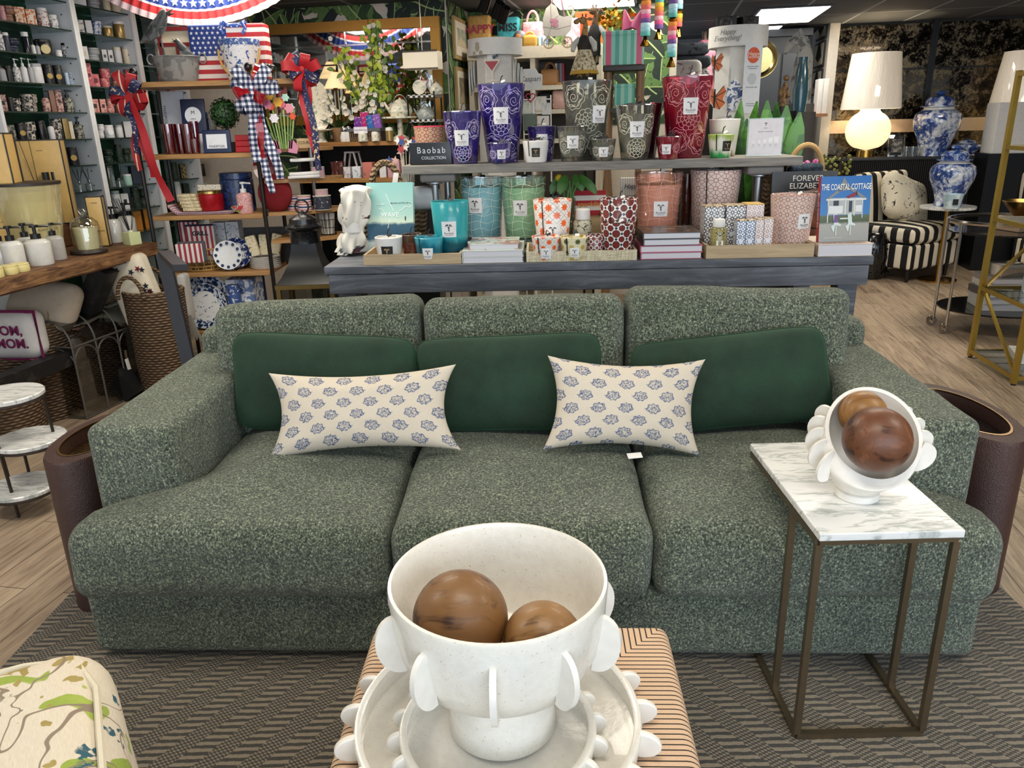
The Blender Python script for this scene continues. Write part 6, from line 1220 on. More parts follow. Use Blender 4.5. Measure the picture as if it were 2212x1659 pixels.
t,wd,hh = framed('white acrylic card with vertical lettering at the left of the second shelf',340,390,196,.25,1,'#cfd3dc','',ez[1] + .0006);text('MARIPOSA',.026,plain('#5a5d66',.6),t,(-wd*.38,-.009,hh*.6),(R_(90),R_(90),0))
es('tabletop_book',MB().box2(-.10,.10,0,.02,0,.24),printed('#2c5a80','#3f7a9c',20.,.5),'blue and teal boxed picture board behind the navy plaque','board',420,1,.34)
es('metal_block',MB().rbox(.085,.12,.20,(0,0,.10),.004,2),plain('#6a727c',.25,.9),'brushed grey metal block vase behind the small topiary','vase',450,1,.28)
t = thing('topiary','small round boxwood topiary ball on the second shelf of the rack','plant',EF.w(EF.at(484,250,.14).x,.16,ez[1] + .0006),0,GE);zc = EF.at(484,245,.14).z - ez[1];mb = MB();rr = random.Random(9)
for i in range(520):
    d = Vector((rr.gauss(0,1),rr.gauss(0,1),rr.gauss(0,1))).normalized();c = d*.088*rr.uniform(.8,1.05) + Vector((0,0,zc));a = d.cross(Vector((rr.random(),rr.random(),rr.random()))).normalized()*.011;b = d.cross(a).normalized()*.008;mb.add([c - a,c - b + d*.004,c + a,c + b + d*.004],[(0,1,2,3)])
mb.build('foliage',printed('#1c3a1c','#3d6a35',60.,.5),t,0);MB().sphere(.075,(0,0,zc),16).build('core',plain('#122412',.8),t);MB().lathe([(.0001,0),(.035,0),(.045,.06),(.012,.06),(.010,zc - .06),(.0001,zc - .06)],16).build('pot',plain('#3b3a38',.6),t)
for i in range(3): es('recipe_tin',MB().rbox(.125,.09,.033,(0,.045,.0165),.004,2),plain('#b3141f',.4),'flat bright red box, %s of the stack of three on the second rack shelf' % ['bottom','middle','top'][i],'box',528 + 1*i,1,.04,0,ez[1] + .0006 + i*.0335)
for i in range(3): pass
# flower cut-outs
t = thing('flower_plaque','painted cut-out of spring flowers in green stems with pink feet, right of the gingham bow','decoration',EF.w(EF.at(612,300,-.03).x,-.03,wz[0] - .02),0,GE);rr = random.Random(3);hh = EF.at(612,195,-.03).z - wz[0]
for i in range(9):
    x = -.085 + .021*i;MB().prism([(x*.5 - .004,.02),(x*.5 + .004,.02),(x + .004,hh*(.62 + .06*(i % 3))),(x - .004,hh*(.62 + .06*(i % 3)))],.006).build('stem',plain(('#7d9a4e','#5f8440','#93ab62')[i % 3],.6),t)
for i in range(13):
    x = rr.uniform(-.095,.095);z = hh*rr.uniform(.58,.97);S = rr.uniform(.020,.032);MB().prism([(x + S*(1 - .28*(k % 2))*cos(k*.5236),z + S*(1 - .28*(k % 2))*sin(k*.5236)) for k in range(12)],.006,TR((0,-.0065 - .0004*i,0))).build('flower_head',plain(('#d8552c','#c95f86','#e2dce2','#d9a53a','#a9cdc0','#d98a9c')[i % 6],.6),t)
for s in (-1,1): MB().prism([(s*.02,0),(s*.07,-.01),(s*.085,.03),(s*.05,.075),(s*.03,.06)],.012).build('pink_foot',plain('#c9829c',.5),t)
t = thing('wood_plaque','small wooden word plaque with torn string on the top wing shelf','sign',EF.w(EF.at(664,312,.02).x,.03,wz[0] + .0006),R_(-6),GE);MB().box(.13,.012,.055,(0,0,.0275)).build('board',wood('#b3936a','#d4b88e',0),t);text('COURAGE',.025,plain('#2a211a',.6),t,(0,-.0068,.03),sx=.9)
# third shelf
t = thing('napkin_holder','pink striped paper napkin rolls curling under cream packs on the third shelf','napkins',EF.w(EF.at(440,460,.0).x,.03,ez[2] + .0006),0,GE)
for i in range(4): MB().grid(lambda a,b: (-.22 + .44 * a,-.02 + .13 * b,.003 + .004 * i + .05 * max(0,(abs(a - .5) * 2 - .72) / .28) ** 1.5),24,2).build('striped_sheet',striped([(0,'#cfc0c4'),(.5,'#a0606c')],.012,0),t,0,.0015)
for i in range(5): es('napkin_pack',MB().rbox(.115 - .004*(i % 2),.08,.020,(0,.04,.010),.004,2),printed('#d9cfae','#b9a57c',60.,.5),'cream napkin pack, %s of a stack of five on the third shelf' % words(i),'napkins',391 - 2*i,2,.03,.05*(i % 3 - 1),ez[2] + .022 + .0206*i)
t = eg('can',416,470,413,2,.03,plain('#a30f1c',.3,.3),'red glitter candle jar with brass lid on the third shelf',z=ez[2] + .021,m2=plain('#b5965a',.25,1.));t.scale = (1,1,1)
es('treat_pack',MB().rbox(.15,.05,.17,(0,.025,.085),.006,2),printed('#ddd4c2','#2c3040',70.,.60),'clear bag of star-printed treats behind the red glitter jar','bag',436,2,.16)
t = eg('can',460,532,374,2,.11,printed('#14213f','#24396a',30.,.5,.2),'big dark navy glass candle with white label on the third shelf');MB().box(.045,.003,.055,(-.015,-.0925,.085)).build('label',plain('#dfe3ea',.6),t)
t = eg('pump',500,534,394,2,.02,printed('#c98f92','#e0b4b0',90.,.5),'pink speckled soap pump with watermelon slice on the third shelf',m2='#d9d9da');mb = MB();mb.prism([(-.05 + .0,.05)] + [(-.03 + .045*cos(a),.055 + .045*sin(a)) for a in [pi + .3 + 2.6*i/10 for i in range(11)]],.012,TR((0,-.045,0)));mb.build('watermelon_rind',plain('#7fa043',.6),t);MB().prism([(-.03 + .036*cos(a),.057 + .036*sin(a)) for a in [pi + .3 + 2.6*i/10 for i in range(11)]],.006,TR((0,-.052,0))).build('watermelon_flesh',printed('#b3202c','#e0c070',160.,.66),t)
es('felt_bag',MB().sphere(1.,(0,0,.115),28,.105,.05,.115),plain('#7c0f18',.9),'round dark red felt cushion bag at the right end of the third shelf','bag',580,2,.06)
es('enamel_plate',MB().lathe([(.0001,0),(.085,.004),(.094,.012),(.0001,.006)],36,TR((0,0,.265)) @ RT(80,'X')),plain('#8f0f16',.2,0,0,.5),'shiny red enamel plate standing above the red felt bag','plate',573,2,.17)
for i in range(4): es('folded_linen',MB().rbox(.24 - .012*i,.16,.022,(0,.08,.011),.006,2),plain(('#8f959c','#a9aeb4','#9aa0a8','#b5b0b0')[i],.9),'grey linen board, %s in the stack behind the star treats' % words(i),'linen',436,2,.21,0,ez[2] + .17 + .0226*i if False else ez[2] + .0006 + .0226*i)
# fourth shelf
t = thing('bamboo_basket','round open bamboo basket of striped oven mitts on the fourth shelf','basket',EF.w(EF.at(422,580,.02).x,.16,ez[3] + .0006),0,GE);r = 92/PPM(EF.w(-1.9,.02,.7))/2;hh = .135;mb = MB()
for i in range(34): a = 2*pi*i/34;mb.tube([(r*.96*cos(a),r*.85*sin(a),.004),(r*1.02*cos(a + .32*(1 if i % 2 else -1)),r*.9*sin(a + .32*(1 if i % 2 else -1)),hh)],.0032,5)
for z in (.006,.03,hh): mb.tube([(r*(.97 + .05*z/hh)*cos(a),r*(.86 + .04*z/hh)*sin(a),z) for a in [2*pi*i/32 for i in range(32)]],.005,6,True)
mb.build('strips',plain('#b38a4c',.6),t);MB().lathe([(.0001,.001),(r*.94,.001),(r*.94,.004),(.0001,.004)],32,sy=.88).build('bottom',plain('#8a683a',.7),t)
STR = striped([(0,'#9c2f3c'),(.5,'#d9d4d2')],.030,0);GRT = plain('#4a4a50',.9)
for i,(u,v0,w_,rz,tx) in enumerate(((398,478,46,-.1,'G'),(432,484,58,.1,'GRILL'))):
    p = EF.at(u,v0,.16);h0 = .20;wd = w_/PPM(EF.w(p.x,.16,.9));t = thing('oven_mitt','red and white striped oven mitt with dark cuff, %s in the bamboo basket' % ('left one' if i == 0 else 'lettered front one'),'oven mitt',EF.w(p.x,.15 + (.07 if i == 0 else 0),p.z - h0),rz,GE);MB().rbox(wd,.035,h0,(0,0,h0/2),.016,5).build('mitt',STR,t);MB().tube([(-wd/2,-.018,h0 - .004),(wd/2,-.018,h0 - .004)],.006,6).build('piping',plain('#1c2038',.8),t);text(tx,.038,plain('#20222e',.7),t,(0,-.0185,h0*.72),bold=.0015)
p = EF.at(412,552,.0);t = thing('pot_holder','red and white striped pot holder with grey lining hanging over the basket rim','pot holder',EF.w(p.x,-.012,p.z - .045),.12,GE);MB().rbox(.16,.02,.12,(0,0,.06),.008,3).build('front',STR,t);MB().rbox(.17,.02,.125,(.012,.021,.068),.008,3).build('lining',GRT,t)
def plate_stand(label,u,v,rpx,y,row,m,m2,ring=None):
    p = EF.at(u,v,y);r = rpx/PPM(EF.w(*p));t = thing('plate',label,'plate',EF.w(p.x,y,ez[row] + .0006),0,GE);mt = TR((0,0,r + .008)) @ RT(80,'X');MB().lathe([(.0001,0),(r*.62,0),(r*.66,.004),(r,.013),(r,.016),(r*.64,.008),(.0001,.005)],48,mt).build('plate',m,t);MB().lathe([(r*.62,.0066),(r*.66,.0085),(r*.985,.0162)],48,mt).build('painted_rim',m2,t)
    if ring:
        mb = MB()
        for i in range(12): a = 2*pi*i/12;mb.lathe([(.0001,.015),(r*.11,.0155),(.0001,.0158)],12,mt @ TR((r*.82*cos(a),r*.82*sin(a),.001)))
        mb.build('rim_dots',plain('#16254f',.4),t)
    MB().tube([(-.03,-.03,.012),(-.03,.0,.003),(-.03,.05,.003),(.03,.05,.003),(.03,.0,.003),(.03,-.03,.012)],.003,6).build('wire_stand',metal('#8b8d90',.3),t);return t
plate_stand('white plate with a ring of navy dots standing on the fourth shelf',492,540,31,.05,3,plain('#e2e4e6',.2),plain('#dfe2e8',.2),True);plate_stand('dark blue and white patterned plate standing behind the dotted plate',512,536,32,.12,3,printed('#dfe3ea','#1a2a5c',45.,.5,.2),printed('#1a2a5c','#dfe3ea',45.,.58,.2))
p = EF.at(572,580,.10)
for i in range(6): solo('oval_plate',MB().lathe([(.0001,0),(.085,0),(.098,.010),(.100,.014),(.096,.014),(.084,.004),(.0001,.004)],40,sy=.8),plain('#dfdcd6',.25),'white oval plate, %s in the stack of six on the fourth shelf' % words(i),'plate',EF.w(p.x,.13,ez[3] + .0006 + .0125*i),0,GE)
zp = ez[3] + .0006 + .0125*6 + .004
for i in range(3): solo('utensil_pack',MB().rbox(.062,.03,.13,(0,0,.065),.006,2,0,0,None,RT(-12 + 13*i,'Y')),printed('#d9cdae','#6a5a44',50.,.62),'clear pack of star-print wooden cutlery on the oval plates, %s of three' % words(i),'cutlery',EF.w(p.x - .05 + .05*i,.12 + .034*i,zp),0,GE)
for i in range(2): eg('box',455 + 30*i,483 + 30*i,481 - 2*i,3,.26,printed('#cfd3d8','#5a6478',60.,.62),'pale star-print napkin box at the back of the fourth shelf, %s of two' % ['left','right'][i],dep=.09)
es('slate_board',MB().box2(-.19,.19,0,.012,0,.23),plain('#4b4b4d',.7),'dark grey slate board leaning at the back of the fourth shelf','board',560,3,.36)
# bottom shelf
t = plate_stand('large blue and white flower platter on the bottom shelf of the rack',440,640,49,.06,4,printed('#dcdcdc','#26406f',40.,.62,.2),printed('#c9d0da','#1c3058',45.,.5,.2));plate_stand('second blue-rimmed platter behind the flower platter on the bottom shelf',446,628,55,.14,4,printed('#e0e0dc','#1c3058',45.,.6,.2),printed('#dfe3ea','#22386a',40.,.5,.2))
eg('box',486,545,604,4,.10,printed('#dfe3ea','#5f78a8',26.,.5),'blue and white floral box on the bottom shelf beside the platters',dep=.2);eg('can',482,512,618,4,.02,printed('#2f4a86','#cfd6e6',40.,.6),'small blue and white lidded bowl in front of the floral box');eg('box',520,560,592,4,.26,'#16244f','dark navy box at the back of the bottom shelf',dep=.1)
# wing shelves
t = thing('tea_towel_stack','stack of folded white flag-print tea towels on the second wing shelf','towel',EF.w(EF.at(650,380,-.02).x,.06,wz[1] + .0006),R_(12),GE)
for i in range(3): MB().rbox(.19 - .008*i,.12,.020,(.006*i,0,.010 + .0205*i),.008,4,0,.008,None,None,i*3.).build('towel',plain('#dcdad8',.9),t)
flat([[(-.02,0),(.03,0),(.03,.05),(-.02,.05)]]).build('flag_print',striped([(0,'#a83a44'),(.5,'#d9d4d2')],.016,0),t,0).rotation_euler = (R_(-90),0,0);t.children[-1].location = (0,.02,.0625)
SPL = striped([(0,'#b86a70'),(.25,'#d8d0d2'),(.40,'#26305c'),(.6,'#d8d0d2'),(.75,'#b86a70')],.0475,2);PLD = checks('#a8434f','#d6cfd4',.012,.7,True);NVS = printed('#2a2e3c','#d6d8e0',45.,.64,.7)
eg('spool',668,697,361,1,.06,PLD,'plaid ribbon spool behind the tea towels on the second wing shelf',z=wz[1] + .0006)
for i,(u,s) in enumerate(((614,0),(640,0),(614,1),(640,1))):
    p_ = EF.at(u + 14,430,.03 if i % 2 else .08);hs = .046;solo_t = thing('ribbon_spool','red, white and blue star ribbon spool, %s %s of four on the third wing shelf' % (('lower','upper')[s],('left','right')[i % 2]),'ribbon',EF.w(p_.x,.06 if i % 2 else .13,wz[2] + .0006 + s*(hs*2*.5 + .0005)*2*.5),0,GE);r = .042;h_ = hs
    MB().lathe([(.0001,.003),(r*.97,.003),(r*.97,h_ - .003),(.0001,h_ - .003)],28).build('ribbon',SPL,solo_t);MB().lathe([(.0001,h_ - .003),(r,h_ - .003),(r,h_),(.0001,h_)],28).build('top_flange',plain('#d9d2c4',.7),solo_t);MB().lathe([(.0001,0),(r,0),(r,.003),(.0001,.003)],28).build('bottom_flange',plain('#d9d2c4',.7),solo_t)
nv = eg('spool',670,710,424,2,.05,NVS,'wide navy spool with white stars on the third wing shelf',z=wz[2] + .0006);eg('spool',676,705,410,2,.06,PLD,'small plaid ribbon spool on top of the wide navy one',z=EF.at(690,424,.05).z + .0012)
t = thing('pie_dish','blue and white pie dish on the lowest wing shelf','dish',EF.w(EF.at(643,508,.02).x,.10,wz[3] + .0006),0,GE);MB().lathe([(.0001,0),(.05,0),(.072,.025),(.074,.025),(.0001,.006)],36).build('dish',printed('#d4d9e4','#24427c',50.,.52,.2),t)
t = thing('wire_basket','black wire basket filled with rolled white napkins on the lowest wing shelf','basket',EF.w(EF.at(706,500,.18).x,.20,wz[3] + .0006),0,GE);mb = MB()
for z in (.004,.05,.10): mb.tube([((.055 + .015*z/.1)*cos(a),(.05 + .015*z/.1)*sin(a),z) for a in [2*pi*i/24 for i in range(24)]],.0022,5,True)
for i in range(18): a = 2*pi*i/18;mb.tube([(.055*cos(a),.05*sin(a),.004),(.07*cos(a),.065*sin(a),.10)],.0018,5)
mb.build('wire',plain('#151515',.4,.5),t)
for i in range(9): a = i*.7;solo('napkin_roll',MB().tube([(0,0,0),(.012*cos(a),.01,.13)],.010,8),plain('#dad7d1',.9),'rolled white napkin standing in the black wire basket','napkin',Vector(t.location) + Vector((.032*cos(a),.028*sin(a),.008)),0,'rolled napkins in the wire basket')
# black lantern in front of the rack
p = PY(655,615,3.98);k = 1/PPM(p);t = thing('lantern','black metal lantern with flared square roof and brass-coloured frame left of the display table','lantern',(p.x,4.12,.001),R_(3));zb = p.z;W2 = 62*k;BK = plain('#17181a',.3,.4);BRF = plain('#7a6438',.4,.8)
mb = MB();hts = [(W2,zb),(W2*.80,zb + .035),(W2*.58,zb + .095),(W2*.46,zb + .16),(W2*.42,zb + .20)];vs = [];fs = []
for a,z in hts: vs += [(-a,-a,z),(a,-a,z),(a,a,z),(-a,a,z)]
for i in range(len(hts) - 1):
    for j in range(4): fs.append((i*4 + j,i*4 + (j + 1) % 4,i*4 + 4 + (j + 1) % 4,i*4 + 4 + j))
fs += [(3,2,1,0),tuple(range(len(vs) - 4,len(vs)))];mb.add(vs,fs).build('roof',BK,t)
zz = zb + .20;MB().lathe([(.0001,zz),(W2*.52,zz),(W2*.5,zz + .06),(W2*.52,zz + .065),(W2*.62,zz + .075),(W2*.64,zz + .085),(W2*.5,zz + .10),(W2*.48,zz + .125),(W2*.3,zz + .14),(W2*.12,zz + .15),(.0001,zz + .17)],32).build('chimney_cap',printed('#141416','#2d2d31',80.,.62,.25),t);MB().tube([(.0 + .035*cos(a),0,zz + .185 + .035*sin(a)) for a in [2*pi*i/16 for i in range(16)]],.005,6,True).build('ring',BK,t)
for sx in (-1,1):
    for sy in (-1,1): MB().box(.022,.022,zb - .002,(sx*W2*.92,sy*W2*.92,zb/2)).build('corner_post',BRF,t)
mb = MB()
for zq in (zb - .012,.02):
    for s in (-1,1): mb.box(W2*2,.02,.022,(0,s*W2*.95,zq));mb.box(.02,W2*2,.022,(s*W2*.95,0,zq))
mb.build('rail',BRF,t);mb = MB()
for s in (-1,1): mb.add([(-W2*.9,s*W2*.9,.03),(W2*.9,s*W2*.9,.03),(W2*.9,s*W2*.9,zb - .02),(-W2*.9,s*W2*.9,zb - .02)],[(0,1,2,3)]);mb.add([(s*W2*.9,-W2*.9,.03),(s*W2*.9,W2*.9,.03),(s*W2*.9,W2*.9,zb - .02),(s*W2*.9,-W2*.9,zb - .02)],[(0,1,2,3)])
mb.build('glass_pane',glass('#c8cac8',.08),t,0)
# ------------------------------------------------------------------ right: antique mirror wall, console, lamps, jars
def mat_antique():
    g = G('antique_mirror');c = g.coord();n = g.noise(c,9.,6.,.7,.6);n2 = g.noise(c,42.,4.,.7);f = g.M('ADD',g.M('MULTIPLY',n,.7),g.M('MULTIPLY',n2,.4));col = g.ramp(f,[(.42,'#1c1b1b'),(.55,'#3d352c'),(.64,'#75674f'),(.71,'#1f1914')]);ro = g.M('MULTIPLY_ADD',g.step(f,.5,.62),.35,.04)
    m = g.fin(col,ro,.92);return m
AMR = mat_antique();BKF = plain('#17181b',.35,.5)
yM = 9.40
def mx(u,v=150): return RF.at(u,v,yM).x
xs = [mx(1800,100),mx(2020,60),mx(2020,60) + (mx(2020,60) - mx(1800,100))*1.02]
for i in range(2):
    t = thing('antique_mirror','mottled antique mirror panel in a black frame %s' % ('behind the lit white globe lamp' if i == 0 else 'behind the second lamp at the right edge'),'mirror',RF.w((xs[i] + xs[i + 1])/2,yM - .02,0),RF.yaw,'antique mirror panels');hw = (xs[i + 1] - xs[i])/2
    MB().box2(-hw + .03,hw - .03,.0,.012,.6,2.42).build('glass',AMR,t)
    for s in (-1,1): MB().box2(s*(hw - .0155) - .015,s*(hw - .0155) + .015,-.03,.015,.05,2.44).build('upright',BKF,t)
    mb = MB()
    for z in (1.98,): mb.box2(-hw + .032,hw - .032,-.012,-.001,z - .008,z + .008)
    mb.build('cross_bar',BKF,t)
zr = RF.at(1960,257,yM - .05).z;zq = RF.at(1960,285,yM - .05).z
solo('wall_rail',MB().box2(xs[0],xs[2],-.07,-.055,zq,zr),plain('#c9ae92',.5),'pale cream horizontal rail across the antique mirrors','rail',RF.w(0,yM + .0,0),RF.yaw)
cz = RF.at(1868,339,9.02).z;cx0 = RF.at(1800,345,8.9).x
def mat_reed():
    g = G('reeded_black');x,y,z = g.xyz(g.coord());f = g.M('ABSOLUTE',g.M('SINE',g.M('MULTIPLY',x,160.)));g.bump(f,.8,.01);return g.fin(g.mix(f,'#08080a','#1e1d1e'),.45)
t = thing('sideboard','tall black reeded sideboard against the antique mirrors','cabinet',RF.w(cx0 + 1.15,9.07,0),RF.yaw);MB().box2(-1.15,1.15,-.22,.22,.06,cz - .03).build('body',mat_reed(),t);MB().rbox(2.36,.48,.03,(0,0,cz - .015),.004,2).build('top',plain('#18191c',.4),t)
for x in (-1.05,1.05): MB().box2(x - .04,x + .04,-.2,.2,.0,.06).build('plinth_foot',BKF,t)
def lampshade(t,r0,r1,z0,z1,lit):
    MB().lathe([(r0,z0),(r1,z1),(r1 - .004,z1),(r0 - .004,z0)],40).build('lamp_shade',lit,t)
def rf_pos(u,v,y): q = RF.at(u,v,y);return q,1/PPM(RF.w(*q))
# lit lamp
q,k = rf_pos(1868,339,9.02);t = thing('table_lamp','lit white glass globe lamp with plastic-wrapped shade on the black sideboard','lamp',RF.w(q.x,9.02,cz + .0005),RF.yaw);zt_ = lambda v: RF.at(1868,v,9.02).z - cz
def mat_wrap():
    g = G('wrapped_shade');n = g.noise(g.map(g.coord(),scale=(9,9,2)),1.5,5.,.65,1.5);g.bump(n,.5,.02);return g.fin(g.mix(n,'#cfc6bb','#e8e2da'),.22,emit='#e8d2b4',es=.30,coat=.6)
WRP = mat_wrap();GLB = G('lit_globe').fin('#f4e6c4',.3,emit='#ffe6b0',es=.95);BRS = plain('#b18a45',.25,1.)
MB().lathe([(.0001,0),(36*k/2,0),(34*k/2,zt_(325)),(.0001,zt_(325))],32).build('base',BRS,t);rg = 45*k;zc = (zt_(325) + zt_(238))/2;hb = (zt_(238) - zt_(325))/2
MB().lathe([(.0001,zt_(325))] + [(max(.03,rg*sin(a)**.8),zc - hb*cos(a)*.96) for a in [pi*i/20 for i in range(3,18)]] + [(20*k,zt_(240)),(18*k,zt_(228)),(.0001,zt_(228))],40).build('globe',GLB,t);lampshade(t,60*k,48*k,zt_(236),zt_(116),WRP);MB().lathe([(.0001,zt_(236)),(.014,zt_(236)),(.014,zt_(180)),(.0001,zt_(180))],12).build('socket',BRS,t)
pl = bpy.data.lights.new('lamp_bulb','POINT');pl.energy = 16;pl.color = (1,.8,.5);pl.shadow_soft_size = .04;po = bpy.data.objects.new('lamp_bulb',pl);COL.objects.link(po);po.location = RF.w(q.x,9.02,cz + zt_(170))
q,k = rf_pos(2190,330,8.90);z0 = RF.at(2190,338,8.90).z;t = thing('table_lamp','second wrapped white lamp at the right edge above the white box','lamp',RF.w(q.x + .05,9.02,cz + .0005),RF.yaw);MB().lathe([(.0001,0),(.12,0),(.11,.05),(.0001,.05)],32).build('base',BRS,t);MB().sphere(.19,(0,0,.24),24).build('globe',GLB,t);lampshade(t,.30,.235,RF.at(2170,226,9.02).z - cz,RF.at(2170,112,9.02).z - cz,WRP);MB().tube([(0,0,.4),(0,0,.75)],.014,8).build('socket',BRS,t)
solo('white_box',MB().rbox(.42,.30,RF.at(2160,222,8.7).z - RF.at(2160,330,8.7).z,(0,0,(RF.at(2160,222,8.7).z - RF.at(2160,330,8.7).z)/2),.006,2),plain('#d4d2d0',.6),'plain white display box at the right edge in front of the second lamp','box',RF.w(RF.at(2175,330,8.7).x,8.66,RF.at(2160,330,8.7).z),RF.yaw)
solo('pedestal',MB().box2(-.24,.24,-.17,.17,0,RF.at(2160,330,8.7).z - .0005),BKF,'black pedestal under the plain white display box','pedestal',RF.w(RF.at(2175,330,8.7).x,8.66,0),RF.yaw)
# ginger jars
def mat_willow():
    g = G('blue_white_landscape');c = g.coord();x,y,z = g.xyz(c);n = g.noise(c,9.,4.,.65,.8);n2 = g.noise(c,30.,3.,.6);f = g.M('ADD',g.M('MULTIPLY',n,.75),g.M('MULTIPLY',n2,.35));return g.fin(g.ramp(f,[(.44,'#dcdde0'),(.53,'#8c9cc0'),(.58,'#2f4a8c'),(.68,'#24366c'),(.74,'#dcdde0')]),.12,coat=.5)
WIL = mat_willow()
def ginger(label,u,v0,v1,wpx,y,z=None,lidf=.72):
    q,k = rf_pos(u,v1,y);z = q.z if z is None else z;h = RF.at(u,v0,y).z - z;r = wpx*k/2;t = thing('ginger_jar',label,'jar',RF.w(q.x,y,z + .0006),RF.yaw,'blue and white ginger jars');L = lidf
    MB().lathe([(.0001,0),(r*.62,0),(r*.64,h*.01),(r*.60,h*.10),(r*.74,h*.26),(r*.95,h*.44),(r,h*.55),(r*.93,h*.65),(r*.74,h*.70),(r*.62,h*.715),(r*.60,h*.75),(.0001,h*.75)],48).build('body',WIL,t)
    MB().lathe([(r*.66,h*.752),(r*.78,h*.756),(r*.78,h*.768),(r*.58,h*.775),(r*.60,h*.84),(r*.46,h*.90),(r*.2,h*.92),(.0001,h*.925)],40).build('lid',WIL,t);MB().lathe([(.0001,h*.922),(r*.14,h*.925),(r*.22,h*.955),(r*.18,h*.985),(.0001,h)],20).build('finial',plain('#33508f',.2),t)
    MB().lathe([(r*.745,h*.702),(r*.63,h*.7165),(r*.615,h*.748)],40,Matrix.Scale(1.004,4)).build('neck_band',plain('#dfe0e2',.2),t);return t
ginger('tallest blue and white landscape ginger jar on the black sideboard',2011,196,356,94,8.96,cz);ginger('blue and white ginger jar half hidden behind the other two',2078,300,372,60,8.96,cz)
tz = RF.at(2050,446,7.9).z;q,k = rf_pos(2052,446,7.9);t = thing('side_table','round white marble drink table with brass stem beside the striped chair','table',RF.w(q.x,7.95,0),RF.yaw);MB().lathe([(.0001,tz - .025),(54*k,tz - .025),(55*k,tz - .02),(55*k,tz),(.0001,tz)],40).build('top',MARB,t);MB().lathe([(.0001,0),(.17,0),(.17,.015),(.018,.03),(.018,tz - .025),(.0001,tz - .025)],24).build('stem',BRS,t)
ginger('blue and white ginger jar on the round marble drink table',2048,314,441,90,7.98,tz)
q,k = rf_pos(2056,446,7.72);t = thing('candle','small pale blue glazed candle with black label in front of the ginger jar','candle',RF.w(q.x,7.72,tz + .0006),RF.yaw);hh = RF.at(2056,419,7.72).z - tz;MB().lathe([(.0001,0),(15*k,0),(20*k,hh),(18.5*k,hh),(17*k,hh*.8),(.0001,hh*.8)],28).build('vessel',printed('#a9c6d3','#d7e6ea',9.,.5,.3),t);MB().box(.045,.002,.05,(0,-18.2*k,hh*.5)).build('label',plain('#101010',.5),t)
q,k = rf_pos(1931,352,8.94);t = thing('photo_frame','clear acrylic photo frame with a small picture beside the lit lamp','frame',RF.w(q.x,8.92,cz + .0006),RF.yaw);t.rotation_euler = (R_(-8),0,RF.yaw);MB().rbox(.16,.02,.22,(0,0,.11),.003,1).build('acrylic',glass('#f2f4f4',.16),t);MB().box(.10,.002,.13,(0,-.012,.11)).build('photo',printed('#8f8a86','#2a2426',22.,.5,.4),t)
for i in range(3): solo('tumbler',MB().lathe([(.0001,0),(.035,0),(.04,.10),(.037,.10),(.033,.006),(.0001,.006)],20),glass('#f0f2f2',.16),'clear glass tumbler on the sideboard, %s of three left of the tallest ginger jar' % words(i),'glass',RF.w(RF.at(1954 + 14*i,360,8.9).x,8.90,cz + .0006),RF.yaw,'tumblers on the sideboard')
t = thing('berry_branch','yellow-green berry branches in front of the lit lamp','plant',RF.w(RF.at(1806,370,8.4).x,8.4,0),RF.yaw);rr = random.Random(5);mb = MB();z0 = RF.at(1806,372,8.4).z
for i in range(46): mb.sphere(.017,(rr.uniform(-.13,.13),rr.uniform(-.06,.06),z0 + rr.uniform(-.06,.17)),7)
mb.build('berry',printed('#a39a4a','#7c8a3c',20.,.5),t);mb = MB()
for i in range(10): mb.tube([(rr.uniform(-.02,.02),0,z0 - .25),(rr.uniform(-.12,.12),rr.uniform(-.05,.05),z0 + rr.uniform(0,.2))],.004,5)
mb.build('twig',plain('#3a2f22',.8),t);MB().lathe([(.0001,0),(.09,0),(.08,z0 - .3),(.11,z0 - .15),(.0001,z0 - .15)],20).build('tall_vase',plain('#23262b',.4),t)
# striped slipper chairs
g = G('cabana_stripe');_n = g.n('TexCoord',{},1);_x,_y,_z = g.xyz(g.coord());_s = g.step(g.M('ABSOLUTE',g.xyz(_n)[0]),.69,.71);_q = g.n('Mix',{0: _s,2: _x,3: _y},0,data_type='FLOAT');STC = g.fin(g.ramp(g.M('FRACT',g.M('ADD',g.M('DIVIDE',_q,.135),50.2)),[(0,'#e6dcc8'),(.5,'#0e0e10')],'CONSTANT'),.85)
def slipper(label,c,rz,grp='black and cream striped slipper chairs'):
    t = thing('slipper_chair',label,'chair',c,rz,grp)
    MB().rbox(.70,.66,.24,(0,.33,.24),.03,6).build('base',STC,t);MB().rbox(.72,.66,.15,(0,.31,.44),.05,8,.03).build('seat_cushion',STC,t);MB().rbox(.70,.16,.58,(0,0,0),.05,8,.02,0,None,TR((0,.66,.70)) @ RT(-9,'X')).build('backrest',STC,t)
    for x in (-.29,.29):
        for y in (.06,.58): MB().tube([(x,y,0),(x,y,.122)],[.016,.026],10).build('leg',plain('#141110',.4),t)
    return t
q,k = rf_pos(2057,597,7.9);mid = (PZ(1973,612,0) + PZ(2057,597,0))/2;s1_ = slipper('black and cream striped slipper chair with a shaggy cream pillow',(mid.x - .02,mid.y,.0008),R_(28))
s2 = dup(s1_,(mid.x + 1.15,mid.y - .42,.0008),R_(-8),'second black and cream striped slipper chair, half hidden behind the gold rack')
t = thing('shaggy_pillow','shaggy cream pillow with black squiggle lines on the striped chair','pillow',s1_.matrix_basis @ Vector((.0,.40,.73)),R_(28))
